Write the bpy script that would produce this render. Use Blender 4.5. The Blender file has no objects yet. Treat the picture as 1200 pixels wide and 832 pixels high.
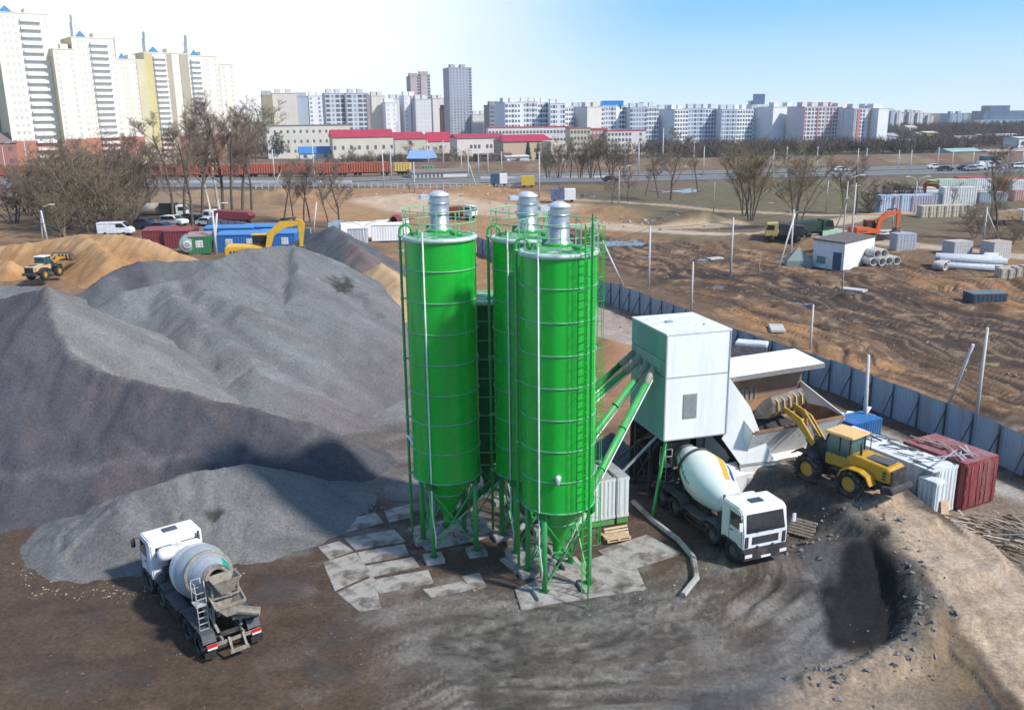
import bpy, bmesh, math, random
import numpy as np
from mathutils import Vector, Matrix
rnd = random.Random(7)
PI = math.pi
S = bpy.context.scene
C = S.collection
# ---------------------------------------------------------------- camera model
CH = 19.2; CF = 1050.0; TH = math.radians(15); RO = math.radians(.65)
_c, _s = math.cos(TH), math.sin(TH)
FWD = Vector((0, _c, -_s)); _U0 = Vector((0, _s, _c)); _R0 = Vector((1, 0, 0))
CX = math.cos(RO) * _R0 - math.sin(RO) * _U0
CY = math.sin(RO) * _R0 + math.cos(RO) * _U0
def ray(px, py):
    return FWD + (px - 600) / CF * CX - (py - 416) / CF * CY
def P(px, py, z=0.0):
    d = ray(px, py); t = (z - CH) / d.z
    return Vector((d.x * t, d.y * t, z))
def Z(px, py, y):
    d = ray(px, py); t = y / d.y
    return Vector((d.x * t, y, CH + d.z * t))
def hgt(px, pyb, pyt, z=0.0):
    p = P(px, pyb, z); return Z(px, pyt, p.y).z - z
cam = bpy.data.cameras.new('camera'); camo = bpy.data.objects.new('camera', cam); C.objects.link(camo)
cam.sensor_width = 36; cam.lens = 36 * CF / 1200; cam.clip_end = 9000; cam.clip_start = .5
m = Matrix((CX, CY, -FWD)).transposed().to_4x4(); m.translation = Vector((0, 0, CH)); camo.matrix_world = m
S.camera = camo
S.view_settings.view_transform = 'Standard'; S.view_settings.look = 'None'; S.view_settings.gamma = 1
S.view_settings.exposure = 0.62
# ---------------------------------------------------------------- light
SAZ = math.radians(180 - 61); SEL = math.radians(43)
w = bpy.data.worlds.new("World"); S.world = w; w.use_nodes = True
nt = w.node_tree; nt.nodes.clear()
o = nt.nodes.new('ShaderNodeOutputWorld'); bg = nt.nodes.new('ShaderNodeBackground')
sky = nt.nodes.new('ShaderNodeTexSky'); sky.sky_type = 'NISHITA'; sky.sun_disc = False
sky.sun_elevation = SEL; sky.sun_rotation = SAZ; sky.altitude = 200; sky.air_density = 1.0; sky.dust_density = .2; sky.ozone_density = 1.6
tc = nt.nodes.new('ShaderNodeTexCoord'); dt = nt.nodes.new('ShaderNodeVectorMath'); dt.operation = 'DOT_PRODUCT'
vd = Vector((-.52, .85, .06)).normalized(); dt.inputs[1].default_value = vd
nz = nt.nodes.new('ShaderNodeTexNoise'); nz.inputs['Scale'].default_value = 2.2; nz.inputs['Detail'].default_value = 5
mp = nt.nodes.new('ShaderNodeMapping'); mp.inputs['Scale'].default_value = (1, 1, 3.5)
nt.links.new(tc.outputs['Generated'], dt.inputs[0]); nt.links.new(tc.outputs['Generated'], mp.inputs[0]); nt.links.new(mp.outputs[0], nz.inputs[0])
ma = nt.nodes.new('ShaderNodeMath'); ma.operation = 'MULTIPLY_ADD'; ma.inputs[1].default_value = .10; ma.inputs[2].default_value = -.05
nt.links.new(nz.outputs[0], ma.inputs[0])
ad = nt.nodes.new('ShaderNodeMath'); ad.operation = 'ADD'; nt.links.new(dt.outputs['Value'], ad.inputs[0]); nt.links.new(ma.outputs[0], ad.inputs[1])
mr = nt.nodes.new('ShaderNodeMapRange'); mr.interpolation_type = 'SMOOTHSTEP'
mr.inputs[1].default_value = .735; mr.inputs[2].default_value = .975; mr.inputs[3].default_value = 0; mr.inputs[4].default_value = 1.0
nt.links.new(ad.outputs[0], mr.inputs[0])
mx = nt.nodes.new('ShaderNodeMix'); mx.data_type = 'RGBA'; mx.inputs[7].default_value = (5.3, 5.35, 5.4, 1)
sx_ = nt.nodes.new('ShaderNodeSeparateXYZ'); nt.links.new(tc.outputs['Generated'], sx_.inputs[0])
gr_ = nt.nodes.new('ShaderNodeValToRGB'); er = gr_.color_ramp.elements; er[0].position = 0.0; er[0].color = (.62, .80, .92, 1); er[1].position = .22; er[1].color = (.10, .38, .84, 1)
e_ = er.new(.035); e_.color = (.48, .72, .92, 1); e_ = er.new(.10); e_.color = (.21, .52, .92, 1)
nt.links.new(sx_.outputs[2], gr_.inputs[0])
sc_ = nt.nodes.new('ShaderNodeVectorMath'); sc_.operation = 'SCALE'; sc_.inputs['Scale'].default_value = 5.1; nt.links.new(gr_.outputs[0], sc_.inputs[0])
fz_ = nt.nodes.new('ShaderNodeMapRange'); nt.links.new(sx_.outputs[2], fz_.inputs[0]); fz_.inputs[1].default_value = .18; fz_.inputs[2].default_value = .6; fz_.inputs[3].default_value = .92; fz_.inputs[4].default_value = 0
m0_ = nt.nodes.new('ShaderNodeMix'); m0_.data_type = 'RGBA'; nt.links.new(fz_.outputs[0], m0_.inputs[0]); nt.links.new(sky.outputs[0], m0_.inputs[6]); nt.links.new(sc_.outputs[0], m0_.inputs[7])
nt.links.new(mr.outputs[0], mx.inputs[0]); nt.links.new(m0_.outputs[2], mx.inputs[6])
nt.links.new(mx.outputs[2], bg.inputs[0]); bg.inputs[1].default_value = .15
nt.links.new(bg.outputs[0], o.inputs[0])
sd = bpy.data.lights.new('sun', 'SUN'); so = bpy.data.objects.new('sun', sd); C.objects.link(so)
sd.energy = 3.4; sd.angle = math.radians(4); sd.color = (1, .94, .86)
sv = Vector((math.sin(SAZ) * math.cos(SEL), math.cos(SAZ) * math.cos(SEL), math.sin(SEL)))
so.rotation_euler = sv.to_track_quat('Z', 'Y').to_euler()
# ---------------------------------------------------------------- materials
MATS = {}
def mat(name, col, rough=.7, metal=0, var=.15, scale=3.0, bump=0, bscale=20, dirt=None, dirt_amt=.5, dscale=1.2, spec=None, streak=False, coat=0, col2=None, c2scale=.6, c2lo=.45, c2hi=.6, speck=0, emis=None):
    if name in MATS: return MATS[name]
    m = bpy.data.materials.new(name); m.use_nodes = True; n = m.node_tree; b = n.nodes['Principled BSDF']
    b.inputs['Roughness'].default_value = rough; b.inputs['Metallic'].default_value = metal
    if spec is not None: b.inputs['Specular IOR Level'].default_value = spec
    if coat: b.inputs['Coat Weight'].default_value = coat
    tcn = n.nodes.new('ShaderNodeTexCoord'); vec = tcn.outputs['Object']
    def noise(sc, det=4, v=None, r=.55):
        q = n.nodes.new('ShaderNodeTexNoise'); q.inputs['Scale'].default_value = sc; q.inputs['Detail'].default_value = det; q.inputs['Roughness'].default_value = r
        n.links.new(v or vec, q.inputs['Vector']); return q.outputs['Fac']
    def mapr(f, a, bb, c, d):
        q = n.nodes.new('ShaderNodeMapRange'); n.links.new(f, q.inputs[0])
        for i, k in enumerate((a, bb, c, d)): q.inputs[i + 1].default_value = k
        return q.outputs[0]
    def mix(f, a, bb, mode='MIX'):
        q = n.nodes.new('ShaderNodeMix'); q.data_type = 'RGBA'; q.blend_type = mode
        if hasattr(f, 'links'): n.links.new(f, q.inputs[0])
        else: q.inputs[0].default_value = f
        for i, k in ((6, a), (7, bb)):
            if hasattr(k, 'links'): n.links.new(k, q.inputs[i])
            else: q.inputs[i].default_value = tuple(k) + (1,) if len(k) == 3 else k
        return q.outputs[2]
    cur = tuple(col)
    if col2: cur = mix(mapr(noise(c2scale, 5), c2lo, c2hi, 0, 1), cur, tuple(col2))
    v = mapr(noise(scale, 5), .3, .7, 1 - var, 1 + var)
    q = n.nodes.new('ShaderNodeCombineColor')
    for i in range(3): n.links.new(v, q.inputs[i])
    cur = mix(1.0, cur, q.outputs[0], 'MULTIPLY')
    if speck:
        v = mapr(noise(14, 3, r=.8), .35, .65, 1 - speck, 1 + speck); q = n.nodes.new('ShaderNodeCombineColor')
        for i in range(3): n.links.new(v, q.inputs[i])
        cur = mix(1.0, cur, q.outputs[0], 'MULTIPLY')
    if dirt:
        vv = vec
        if streak:
            mpn = n.nodes.new('ShaderNodeMapping'); mpn.inputs['Scale'].default_value = (1, 1, .12); n.links.new(vec, mpn.inputs[0]); vv = mpn.outputs[0]
        cur = mix(mapr(noise(dscale, 6, vv, .65), .48, .68, 0, dirt_amt), cur, tuple(dirt))
    n.links.new(cur, b.inputs['Base Color'])
    n.links.new(mapr(noise(scale * 2), .3, .7, max(0, rough - .08), min(1, rough + .08)), b.inputs['Roughness'])
    if bump:
        q = n.nodes.new('ShaderNodeBump'); q.inputs['Strength'].default_value = 1; q.inputs['Distance'].default_value = bump
        n.links.new(noise(bscale, 5, r=.6), q.inputs['Height']); n.links.new(q.outputs[0], b.inputs['Normal'])
    if emis: b.inputs['Emission Color'].default_value = tuple(emis) + (1,); b.inputs['Emission Strength'].default_value = 1
    MATS[name] = m; return m
# ---------------------------------------------------------------- mesh builder
class MB:
    def __init__(s): s.v = []; s.f = []; s.m = []; s.sm = []
    def add(s, vs, fs, mi=0, smooth=False, M=None):
        b = len(s.v)
        if M is not None: vs = [M @ Vector(v) for v in vs]
        s.v += [tuple(v) for v in vs]; s.f += [tuple(i + b for i in f) for f in fs]
        s.m += [mi] * len(fs); s.sm += [smooth] * len(fs); return s
    def box(s, x0, x1, y0, y1, z0, z1, mi=0, M=None):
        vs = [(x, y, z) for z in (z0, z1) for y in (y0, y1) for x in (x0, x1)]
        return s.add(vs, [(0, 2, 3, 1), (4, 5, 7, 6), (0, 1, 5, 4), (2, 6, 7, 3), (0, 4, 6, 2), (1, 3, 7, 5)], mi, False, M)
    def cbox(s, c, d, mi=0, rot=None):
        M = Matrix.Translation(Vector(c))
        if rot is not None: M = M @ rot
        return s.box(-d[0] / 2, d[0] / 2, -d[1] / 2, d[1] / 2, -d[2] / 2, d[2] / 2, mi, M)
    def beam(s, a, b, w, h=None, mi=0, up=(0, 0, 1)):
        a = Vector(a); b = Vector(b); d = b - a; L = d.length; h = h or w
        if L < 1e-6: return s
        x = d / L; u = Vector(up)
        if abs(x.dot(u)) > .98: u = Vector((0, 1, 0))
        y = u.cross(x).normalized(); z = x.cross(y)
        M = Matrix((x, y, z)).transposed().to_4x4(); M.translation = a
        return s.box(0, L, -w / 2, w / 2, -h / 2, h / 2, mi, M)
    def tube(s, pts, r, n=8, mi=0, cap=True, smooth=True):
        pts = [Vector(p) for p in pts]; rs = r if isinstance(r, (list, tuple)) else [r] * len(pts)
        rings = []; prev = None
        for i, p in enumerate(pts):
            d = (pts[min(i + 1, len(pts) - 1)] - pts[max(i - 1, 0)]).normalized()
            if prev is None:
                u = Vector((0, 0, 1)) if abs(d.z) < .9 else Vector((1, 0, 0)); a = d.cross(u).normalized()
            else: a = (prev - d * prev.dot(d)).normalized()
            prev = a; b = d.cross(a)
            rings.append([p + (a * math.cos(2 * PI * k / n) + b * math.sin(2 * PI * k / n)) * rs[i] for k in range(n)])
        vs = [v for R in rings for v in R]; fs = []
        for i in range(len(pts) - 1):
            for k in range(n): fs.append((i * n + k, i * n + (k + 1) % n, (i + 1) * n + (k + 1) % n, (i + 1) * n + k))
        s.add(vs, fs, mi, smooth)
        if cap:
            s.add(rings[0], [tuple(range(n))[::-1]], mi); s.add(rings[-1], [tuple(range(n))], mi)
        return s
    def cyl(s, a, b, r, n=16, mi=0): return s.tube([a, b], r, n, mi)
    def lathe(s, prof, n=32, mi=0, M=None, smooth=True, a0=0, a1=2 * PI, mfun=None):
        full = abs(a1 - a0 - 2 * PI) < 1e-6; k = n if full else n + 1
        vs = [(r * math.cos(a0 + (a1 - a0) * j / n), r * math.sin(a0 + (a1 - a0) * j / n), z) for r, z in prof for j in range(k)]
        for i in range(len(prof) - 1):
            pass
        fs = []; ms = []
        for i in range(len(prof) - 1):
            for j in range(n):
                j2 = (j + 1) % k
                fs.append((i * k + j, i * k + j2, (i + 1) * k + j2, (i + 1) * k + j)); ms.append(mfun(i, j) if mfun else mi)
        b = len(s.m); s.add(vs, fs, mi, smooth, M); s.m[b:] = ms; return s
    def prism(s, poly, z0, z1, mi=0, M=None, side=None):
        n = len(poly); vs = [(x, y, z0) for x, y in poly] + [(x, y, z1) for x, y in poly]
        s.add(vs, [tuple(range(n))[::-1], tuple(range(n, 2 * n))], mi, False, M)
        return s.add(vs, [(i, (i + 1) % n, n + (i + 1) % n, n + i) for i in range(n)], mi if side is None else side, False, M)
    def side(s, poly, y0, y1, mi=0, M=None):   # poly in x,z extruded along y
        M2 = Matrix(((1, 0, 0, 0), (0, 0, -1, 0), (0, 1, 0, 0), (0, 0, 0, 1)))
        return s.prism(poly, -y1, -y0, mi, (M @ M2) if M is not None else M2)
    def quad(s, a, b, c, d, mi=0): return s.add([a, b, c, d], [(0, 1, 2, 3)], mi)
    def mesh(s, name, mats):
        me = bpy.data.meshes.new(name); me.from_pydata(s.v, [], s.f)
        for q in (mats if isinstance(mats, (list, tuple)) else [mats]): me.materials.append(q)
        me.polygons.foreach_set('material_index', s.m); me.polygons.foreach_set('use_smooth', s.sm)
        me.update(); return me
    def obj(s, name, mats, parent=None, bevel=0, fix=True):
        me = s.mesh(name, mats); ob = bpy.data.objects.new(name, me); C.objects.link(ob)
        if fix:
            bm = bmesh.new(); bm.from_mesh(me); bmesh.ops.remove_doubles(bm, verts=bm.verts, dist=1e-5); bmesh.ops.recalc_face_normals(bm, faces=bm.faces)
            if bevel:
                es = [e for e in bm.edges if len(e.link_faces) == 2 and e.calc_face_angle(0) > .5]
                try: bmesh.ops.bevel(bm, geom=es, offset=bevel, segments=2, affect='EDGES', clamp_overlap=True)
                except Exception: pass
            bm.to_mesh(me); bm.free()
        if parent is not None: ob.parent = parent
        return ob
def tag(o, label=None, cat=None, group=None, kind=None):
    if label: o['label'] = label
    if cat: o['category'] = cat
    if group: o['group'] = group
    if kind: o['kind'] = kind
    return o
def thing(name, label, cat, loc=(0, 0, 0), rz=0, group=None, rot=None):
    o = bpy.data.objects.new(name, None); C.objects.link(o); o.empty_display_size = .3
    o.location = loc; o.rotation_euler = rot or (0, 0, rz)
    return tag(o, label, cat, group)
CHILD = {}
def copy_tree(o, loc=None, rz=None, label=None, parent=None, scale=None):
    c = o.copy(); C.objects.link(c)
    if parent is not None: c.parent = parent
    if loc is not None: c.location = loc
    if rz is not None: c.rotation_euler = (0, 0, rz)
    if scale is not None: c.scale = (scale,) * 3
    if label: c['label'] = label
    for ch in o.children: copy_tree(ch, parent=c)
    return c
# ---------------------------------------------------------------- numpy noise
def _hash(ix, iy, seed):
    h = (ix.astype(np.int64) * 374761393 + iy.astype(np.int64) * 668265263 + seed * 982451653) & 0xffffffff
    h = ((h ^ (h >> 13)) * 1274126177) & 0xffffffff
    return ((h ^ (h >> 16)) & 0xffff) / 65535.0
def vnoise(x, y, seed=0):
    ix = np.floor(x); iy = np.floor(y); fx = x - ix; fy = y - iy
    fx = fx * fx * (3 - 2 * fx); fy = fy * fy * (3 - 2 * fy)
    a = _hash(ix, iy, seed); b = _hash(ix + 1, iy, seed); c = _hash(ix, iy + 1, seed); d = _hash(ix + 1, iy + 1, seed)
    return (a * (1 - fx) + b * fx) * (1 - fy) + (c * (1 - fx) + d * fx) * fy
def fbm(x, y, seed=0, oct=4, g=.5):
    t = 0; a = 1; s = 0
    for i in range(oct):
        t = t + a * vnoise(x * 2 ** i + 17 * i, y * 2 ** i + 31 * i, seed + i); s += a; a *= g
    return t / s
def sstep(a, b, x):
    t = np.clip((x - a) / (b - a), 0, 1); return t * t * (3 - 2 * t)
def seg_d(x, y, a, b):
    dx, dy = b[0] - a[0], b[1] - a[1]; L = dx * dx + dy * dy + 1e-9
    t = np.clip(((x - a[0]) * dx + (y - a[1]) * dy) / L, 0, 1)
    return np.hypot(x - a[0] - t * dx, y - a[1] - t * dy), t
def pline_d(x, y, pts):
    d = None
    for a, b in zip(pts[:-1], pts[1:]):
        q = seg_d(x, y, a, b)[0]; d = q if d is None else np.minimum(d, q)
    return d
def poly_sd(x, y, pts):      # positive inside
    d = pline_d(x, y, list(pts) + [pts[0]]); ins = np.zeros(x.shape, bool); n = len(pts)
    for i in range(n):
        x0, y0 = pts[i][0], pts[i][1]; x1, y1 = pts[(i + 1) % n][0], pts[(i + 1) % n][1]
        if y0 == y1: continue
        c = ((y0 > y) != (y1 > y)) & (x < (x1 - x0) * (y - y0) / (y1 - y0) + x0); ins ^= c
    return np.where(ins, d, -d)
def PP(*l, z=0.0): return [tuple(P(l[i], l[i + 1], z))[:2] for i in range(0, len(l), 2)]
def grid_obj(name, X, Y, Zv, mt, attrs=None, keep=None, smooth=True):
    h, wd = X.shape; me = bpy.data.meshes.new(name)
    idx = np.arange(h * wd).reshape(h, wd)
    q = np.stack([idx[:-1, :-1], idx[:-1, 1:], idx[1:, 1:], idx[1:, :-1]], -1).reshape(-1, 4)
    if keep is not None:
        k = keep[:-1, :-1] | keep[:-1, 1:] | keep[1:, 1:] | keep[1:, :-1]; q = q[k.reshape(-1)]
    used = np.unique(q); rm = -np.ones(h * wd, np.int64); rm[used] = np.arange(len(used)); q = rm[q]
    co = np.stack([X, Y, Zv], -1).reshape(-1, 3)[used]
    me.vertices.add(len(co)); me.vertices.foreach_set('co', co.astype(np.float32).ravel())
    me.loops.add(q.size); me.loops.foreach_set('vertex_index', q.astype(np.int32).ravel())
    me.polygons.add(len(q)); me.polygons.foreach_set('loop_start', np.arange(0, q.size, 4, dtype=np.int32)); me.polygons.foreach_set('loop_total', np.full(len(q), 4, np.int32))
    me.polygons.foreach_set('use_smooth', np.full(len(q), smooth)); me.update(calc_edges=True); me.validate()
    for nm, arr in (attrs or {}).items():
        a = arr.reshape(h * wd, -1)[used]
        if a.shape[1] == 3:
            at = me.attributes.new(nm, 'FLOAT_COLOR', 'POINT'); at.data.foreach_set('color', np.concatenate([a, np.ones((len(a), 1))], 1).astype(np.float32).ravel())
        else:
            at = me.attributes.new(nm, 'FLOAT', 'POINT'); at.data.foreach_set('value', a.astype(np.float32).ravel())
    me.materials.append(mt); ob = bpy.data.objects.new(name, me); C.objects.link(ob); return ob
def earth_mat(name, fine=9.0, amt=.22, bump=.04, med=.6, medamt=.12, rough=.95, wetattr=False, speck=.0, stones=0):
    m = bpy.data.materials.new(name); m.use_nodes = True; n = m.node_tree; b = n.nodes['Principled BSDF']; L = n.links.new
    at = n.nodes.new('ShaderNodeAttribute'); at.attribute_name = 'col'
    g = n.nodes.new('ShaderNodeNewGeometry')
    def N(sc, det=5, r=.6):
        q = n.nodes.new('ShaderNodeTexNoise'); q.inputs['Scale'].default_value = sc; q.inputs['Detail'].default_value = det; q.inputs['Roughness'].default_value = r
        L(g.outputs['Position'], q.inputs['Vector']); return q.outputs['Fac']
    def MR(f, a, bb, c, d):
        q = n.nodes.new('ShaderNodeMapRange'); L(f, q.inputs[0])
        for i, k in enumerate((a, bb, c, d)): q.inputs[i + 1].default_value = k
        return q.outputs[0]
    def MUL(a, bb):
        q = n.nodes.new('ShaderNodeMath'); q.operation = 'MULTIPLY'; L(a, q.inputs[0]); L(bb, q.inputs[1]); return q.outputs[0]
    nf = N(fine, 6, .7); nm = N(med, 5)
    f = MUL(MR(nf, .3, .7, 1 - amt, 1 + amt), MR(nm, .3, .7, 1 - medamt, 1 + medamt))
    if speck: f = MUL(f, MR(N(30, 3, .8), .35, .65, 1 - speck, 1 + speck))
    q = n.nodes.new('ShaderNodeVectorMath'); q.operation = 'SCALE'; L(at.outputs['Color'], q.inputs[0]); L(f, q.inputs['Scale'])
    L(q.outputs[0], b.inputs['Base Color']); b.inputs['Specular IOR Level'].default_value = .25
    b.inputs['Roughness'].default_value = rough
    if wetattr:
        wa = n.nodes.new('ShaderNodeAttribute'); wa.attribute_name = 'wet'
        L(MR(wa.outputs['Fac'], 0, 1, rough, .22), b.inputs['Roughness'])
        L(MR(wa.outputs['Fac'], 0, 1, .25, .6), b.inputs['Specular IOR Level'])
    bu = n.nodes.new('ShaderNodeBump'); bu.inputs['Distance'].default_value = bump; bu.inputs['Strength'].default_value = .8
    L(nf, bu.inputs['Height']); L(bu.outputs[0], b.inputs['Normal'])
    return m
def colarr(shape, c): return np.ones(shape + (3,)) * np.array(c)
def mixc(A, mask, c):
    c = np.array(c) if not isinstance(c, np.ndarray) or c.ndim == 1 else c
    return A * (1 - mask[..., None]) + c * mask[..., None]
# ================================================================ GROUND
G_BR = (.088, .060, .043)    # brown yard mud
G_GY=(.14,.135,.125)     # grey yard
G_TAN = (.43, .33, .225)     # pale sandy soil
G_OR = (.34, .20, .10)       # orange sand / clay
G_DK = (.075, .052, .037)    # dark churned mud
G_FB = (.15, .10, .062)     # field brown
G_GR = (.13, .115, .06)      # dull spring grass
G_AS = (.22, .215, .21)      # dusty asphalt
_RL = [P(885, 545, 1.75), P(955, 572, 1.6), P(1010, 610, 1.35), P(1060, 660, 1.0), P(1102, 712, .5), P(1135, 780, .12), Vector((15.4, 21, .02))]
_RR = [P(1000, 520, 1.8), P(1045, 556, 1.65), P(1078, 588, 1.35), P(1130, 622, .9), P(1180, 665, .5), P(1270, 745, .2), Vector((27, 25, .02))]
RMP_C = [((l.x + r.x) / 2, (l.y + r.y) / 2, l.z) for l, r in zip(_RL, _RR)]
RMP_W = [(l - r).to_2d().length / 2 for l, r in zip(_RL, _RR)]
def ramp_h(x, y):
    h = np.zeros_like(x) - 1.0; dd = np.full_like(x, 99.)
    for i in range(len(RMP_C) - 1):
        a, b = RMP_C[i], RMP_C[i + 1]; d, t = seg_d(x, y, a, b)
        wd = RMP_W[i] * (1 - t) + RMP_W[i + 1] * t; hh = a[2] * (1 - t) + b[2] * t
        e = np.maximum(d - wd, 0); h = np.maximum(h, hh - e * 1.25); dd = np.minimum(dd, d - wd)
    return h, dd
def berm_h(x, y):   # rubble mound between wash pit and ramp
    h = np.full_like(x, -1.0)
    pts = [P(950, 640), P(1010, 622), P(1060, 660), P(1085, 720), P(1075, 760), P(1020, 790), P(950, 800)]
    hs = [.1, .6, .85, .7, .5, .35, .15]
    for i in range(len(pts) - 1):
        d, t = seg_d(x, y, pts[i], pts[i + 1]); h = np.maximum(h, hs[i] * (1 - t) + hs[i + 1] * t - np.maximum(d - .35, 0) * .75)
    return h
PUDL = [(805, 223, 55, 4), (688, 230, 26, 4), (735, 283, 44, 6), (712, 281, 30, 3), (822, 304, 22, 4), (812, 313, 18, 3), (845, 335, 18, 3), (940, 356, 18, 3), (1110, 340, 22, 3), (903, 238, 16, 2), (790, 296, 12, 2), (870, 350, 14, 3), (905, 362, 12, 2), (980, 372, 16, 3), (1040, 395, 14, 3), (930, 330, 12, 2), (1010, 410, 12, 3), (760, 300, 16, 3), (1060, 362, 12, 2), (470, 292, 30, 5), (1125, 395, 16, 3), (1080, 430, 14, 3)]
PUDS = []
for (px, py, wp, hp) in PUDL:
    c_ = P(px, py); PUDS.append((c_.x, c_.y, abs(P(px - wp / 2, py).x - c_.x), abs(P(px, py - hp / 2).y - c_.y), wp))
def base_h(x, y):
    far = sstep(62, 100, y); return (fbm(x * .05, y * .05, 3, 3) - .5) * (.15 + .9 * far)
def ground_h(x, y, detail=True):
    big = fbm(x * .05, y * .05, 3, 3) - .5
    far = sstep(62, 100, y)
    h = big * (.15 + .9 * far) + (fbm(x * .5, y * .5, 9, 4) - .5) * (.07 + .3 * far)
    # hills beyond the town on the right
    h = h + 3.5 * sstep(520, 900, y) * sstep(0, .45, x / np.maximum(y, 1) - .2) + 3 * sstep(700, 1400, y)
    # ruts in the muddy field
    ux, uy = RUTD; v = -(x * uy - y * ux); u = x * ux + y * uy
    fld = rutmask(x, y)
    wob = (fbm(u * .03, v * .03, 21, 3) - .5) * 14
    wob = wob + (fbm(x * .12, y * .12, 24, 3) - .5) * 5
    rut = np.abs(vnoise((v + wob) * .7, u * .06, 5) - .5) * 2
    rut2 = np.abs(vnoise((v + wob * .6) * 2.1, u * .09, 8) - .5) * 2
    h = h + fld * ((rut - .5) * .06 + (fbm(x * .35, y * .35, 14, 6) - .5) * .55 + (np.abs(fbm(x * 1.3, y * 1.3, 15, 4) - .5)) * .35)
    # curved wheel tracks in the yard round the silos
    cx, cy = YC; r = np.hypot(x - cx, (y - cy)); 
    yt = yardtrack(x, y)
    ld0 = lat(x, y); an0 = np.arctan2(y - cy, x - cx)
    h = h + yt * ((vnoise(ld0 * 2.4, an0 * 3, 6) - .5) * .16 + (vnoise(ld0 * 6, an0 * 5, 7) - .5) * .06)
    rh, rd = ramp_h(x, y)
    near = (y < 62) & (x > 8)
    rr = rh + (fbm(x * 1.2, y * 1.2, 33, 5) - .5) * (.03 + .3 * sstep(-.1, .6, rd))
    h = np.where(near, np.maximum(h, rr), h)
    bh = berm_h(x, y) + (fbm(x * 1.5, y * 1.5, 41, 5) - .5) * .3 + (np.abs(fbm(x * 4, y * 4, 43, 4) - .5)) * .35
    h = np.where(near, np.maximum(h, bh), h)
    pit = sstep(.2, 1.2, poly_sd(x, y, PIT)); h = h - pit * .12
    for (px, py, r0, hh, el) in MOUNDS:
        c = P(px, py); d = np.hypot((x - c.x) / el, y - c.y); k = fbm(x * .6 + px, y * .6, 50, 3)
        h = np.maximum(h, hh * (1 - d / r0) * (.7 + .6 * k) * 1.0 - .02 + 0 * d)
    for (qx, qy, rx, ry, sd_) in PUDS:
        lv = float(base_h(np.array([qx]), np.array([qy]))[0]) - .2; e = np.hypot((x - qx) / rx, (y - qy) / ry) + (fbm(x * 1.2 / max(rx, .1) * 2, y * 2 / max(ry, .1), 7, 3) - .5) * 2.2
        rg_ = sstep(2.4, 1.7, e); h = h * (1 - rg_) + np.maximum(h, lv + .07) * rg_; k = sstep(1.25, .7, e); h = h * (1 - k) + (lv - .1) * k
    return h
_a = P(700, 285); _b = P(1200, 475); _d = Vector((_b.x - _a.x, _b.y - _a.y)).normalized(); RUTD = (_d.x, _d.y)
FIELD = PP(640, 262, 760, 280, 900, 292, 1040, 298, 1200, 330, 1420, 400, 1420, 640, 1200, 515, 1010, 440, 860, 375, 700, 306, 640, 290)
DKF = PP(690, 276, 780, 282, 860, 300, 960, 330, 1100, 345, 1300, 395, 1400, 520, 1250, 490, 1100, 425, 950, 372, 820, 338, 700, 312)
def rutmask(x, y): return sstep(-4, 3, poly_sd(x, y, FIELD))
YC = (4.5, 41.5)
YARDT = PP(470, 740, 560, 700, 700, 705, 800, 690, 845, 655, 880, 640, 935, 655, 985, 720, 985, 780, 900, 860, 700, 900, 500, 880)
EDGE_ = PP(400, 745, 470, 712, 560, 706, 640, 712, 720, 706, 790, 692, 828, 668, 826, 640, 800, 615, 770, 585)
def lat(x, y): return pline_d(x, y, EDGE_) + (fbm(x * .12, y * .12, 4, 2) - .5) * 1.6
def yardtrack(x, y): return sstep(-2.5, 1.5, poly_sd(x, y, YARDT))
PIT = PP(985, 655, 1030, 650, 1060, 690, 1060, 735, 1010, 765, 975, 745, 960, 700)
MOUNDS = [(1008, 655, 2.4, 1.2, 1.2), (560, 228, 9, 2.6, 1.9), (530, 232, 7, 1.8, 2), (720, 250, 5, 1.9, 1.3), (738, 252, 4, 1.6, 1.4), (698, 247, 6, 1.3, 2), (818, 260, 5, 2.0, 1.8), (800, 262, 3, 1.2, 1.5), (325, 235, 9, 3.0, 1.6), (480, 234, 9, 1.5, 2.2), (430, 232, 7, 1.2, 2), (990, 352, 1.6, 1.1, 1), (905, 285, 5, 1.6, 2.5), (870, 283, 4, 1.3, 2.0),
          (1080, 300, 5, .8, 3), (1195, 335, 6, 1.3, 2), (600, 230, 6, 1.4, 2), (652, 243, 6, .9, 2.4), (245, 228, 8, 1.5, 2)]
GH = []
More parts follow.
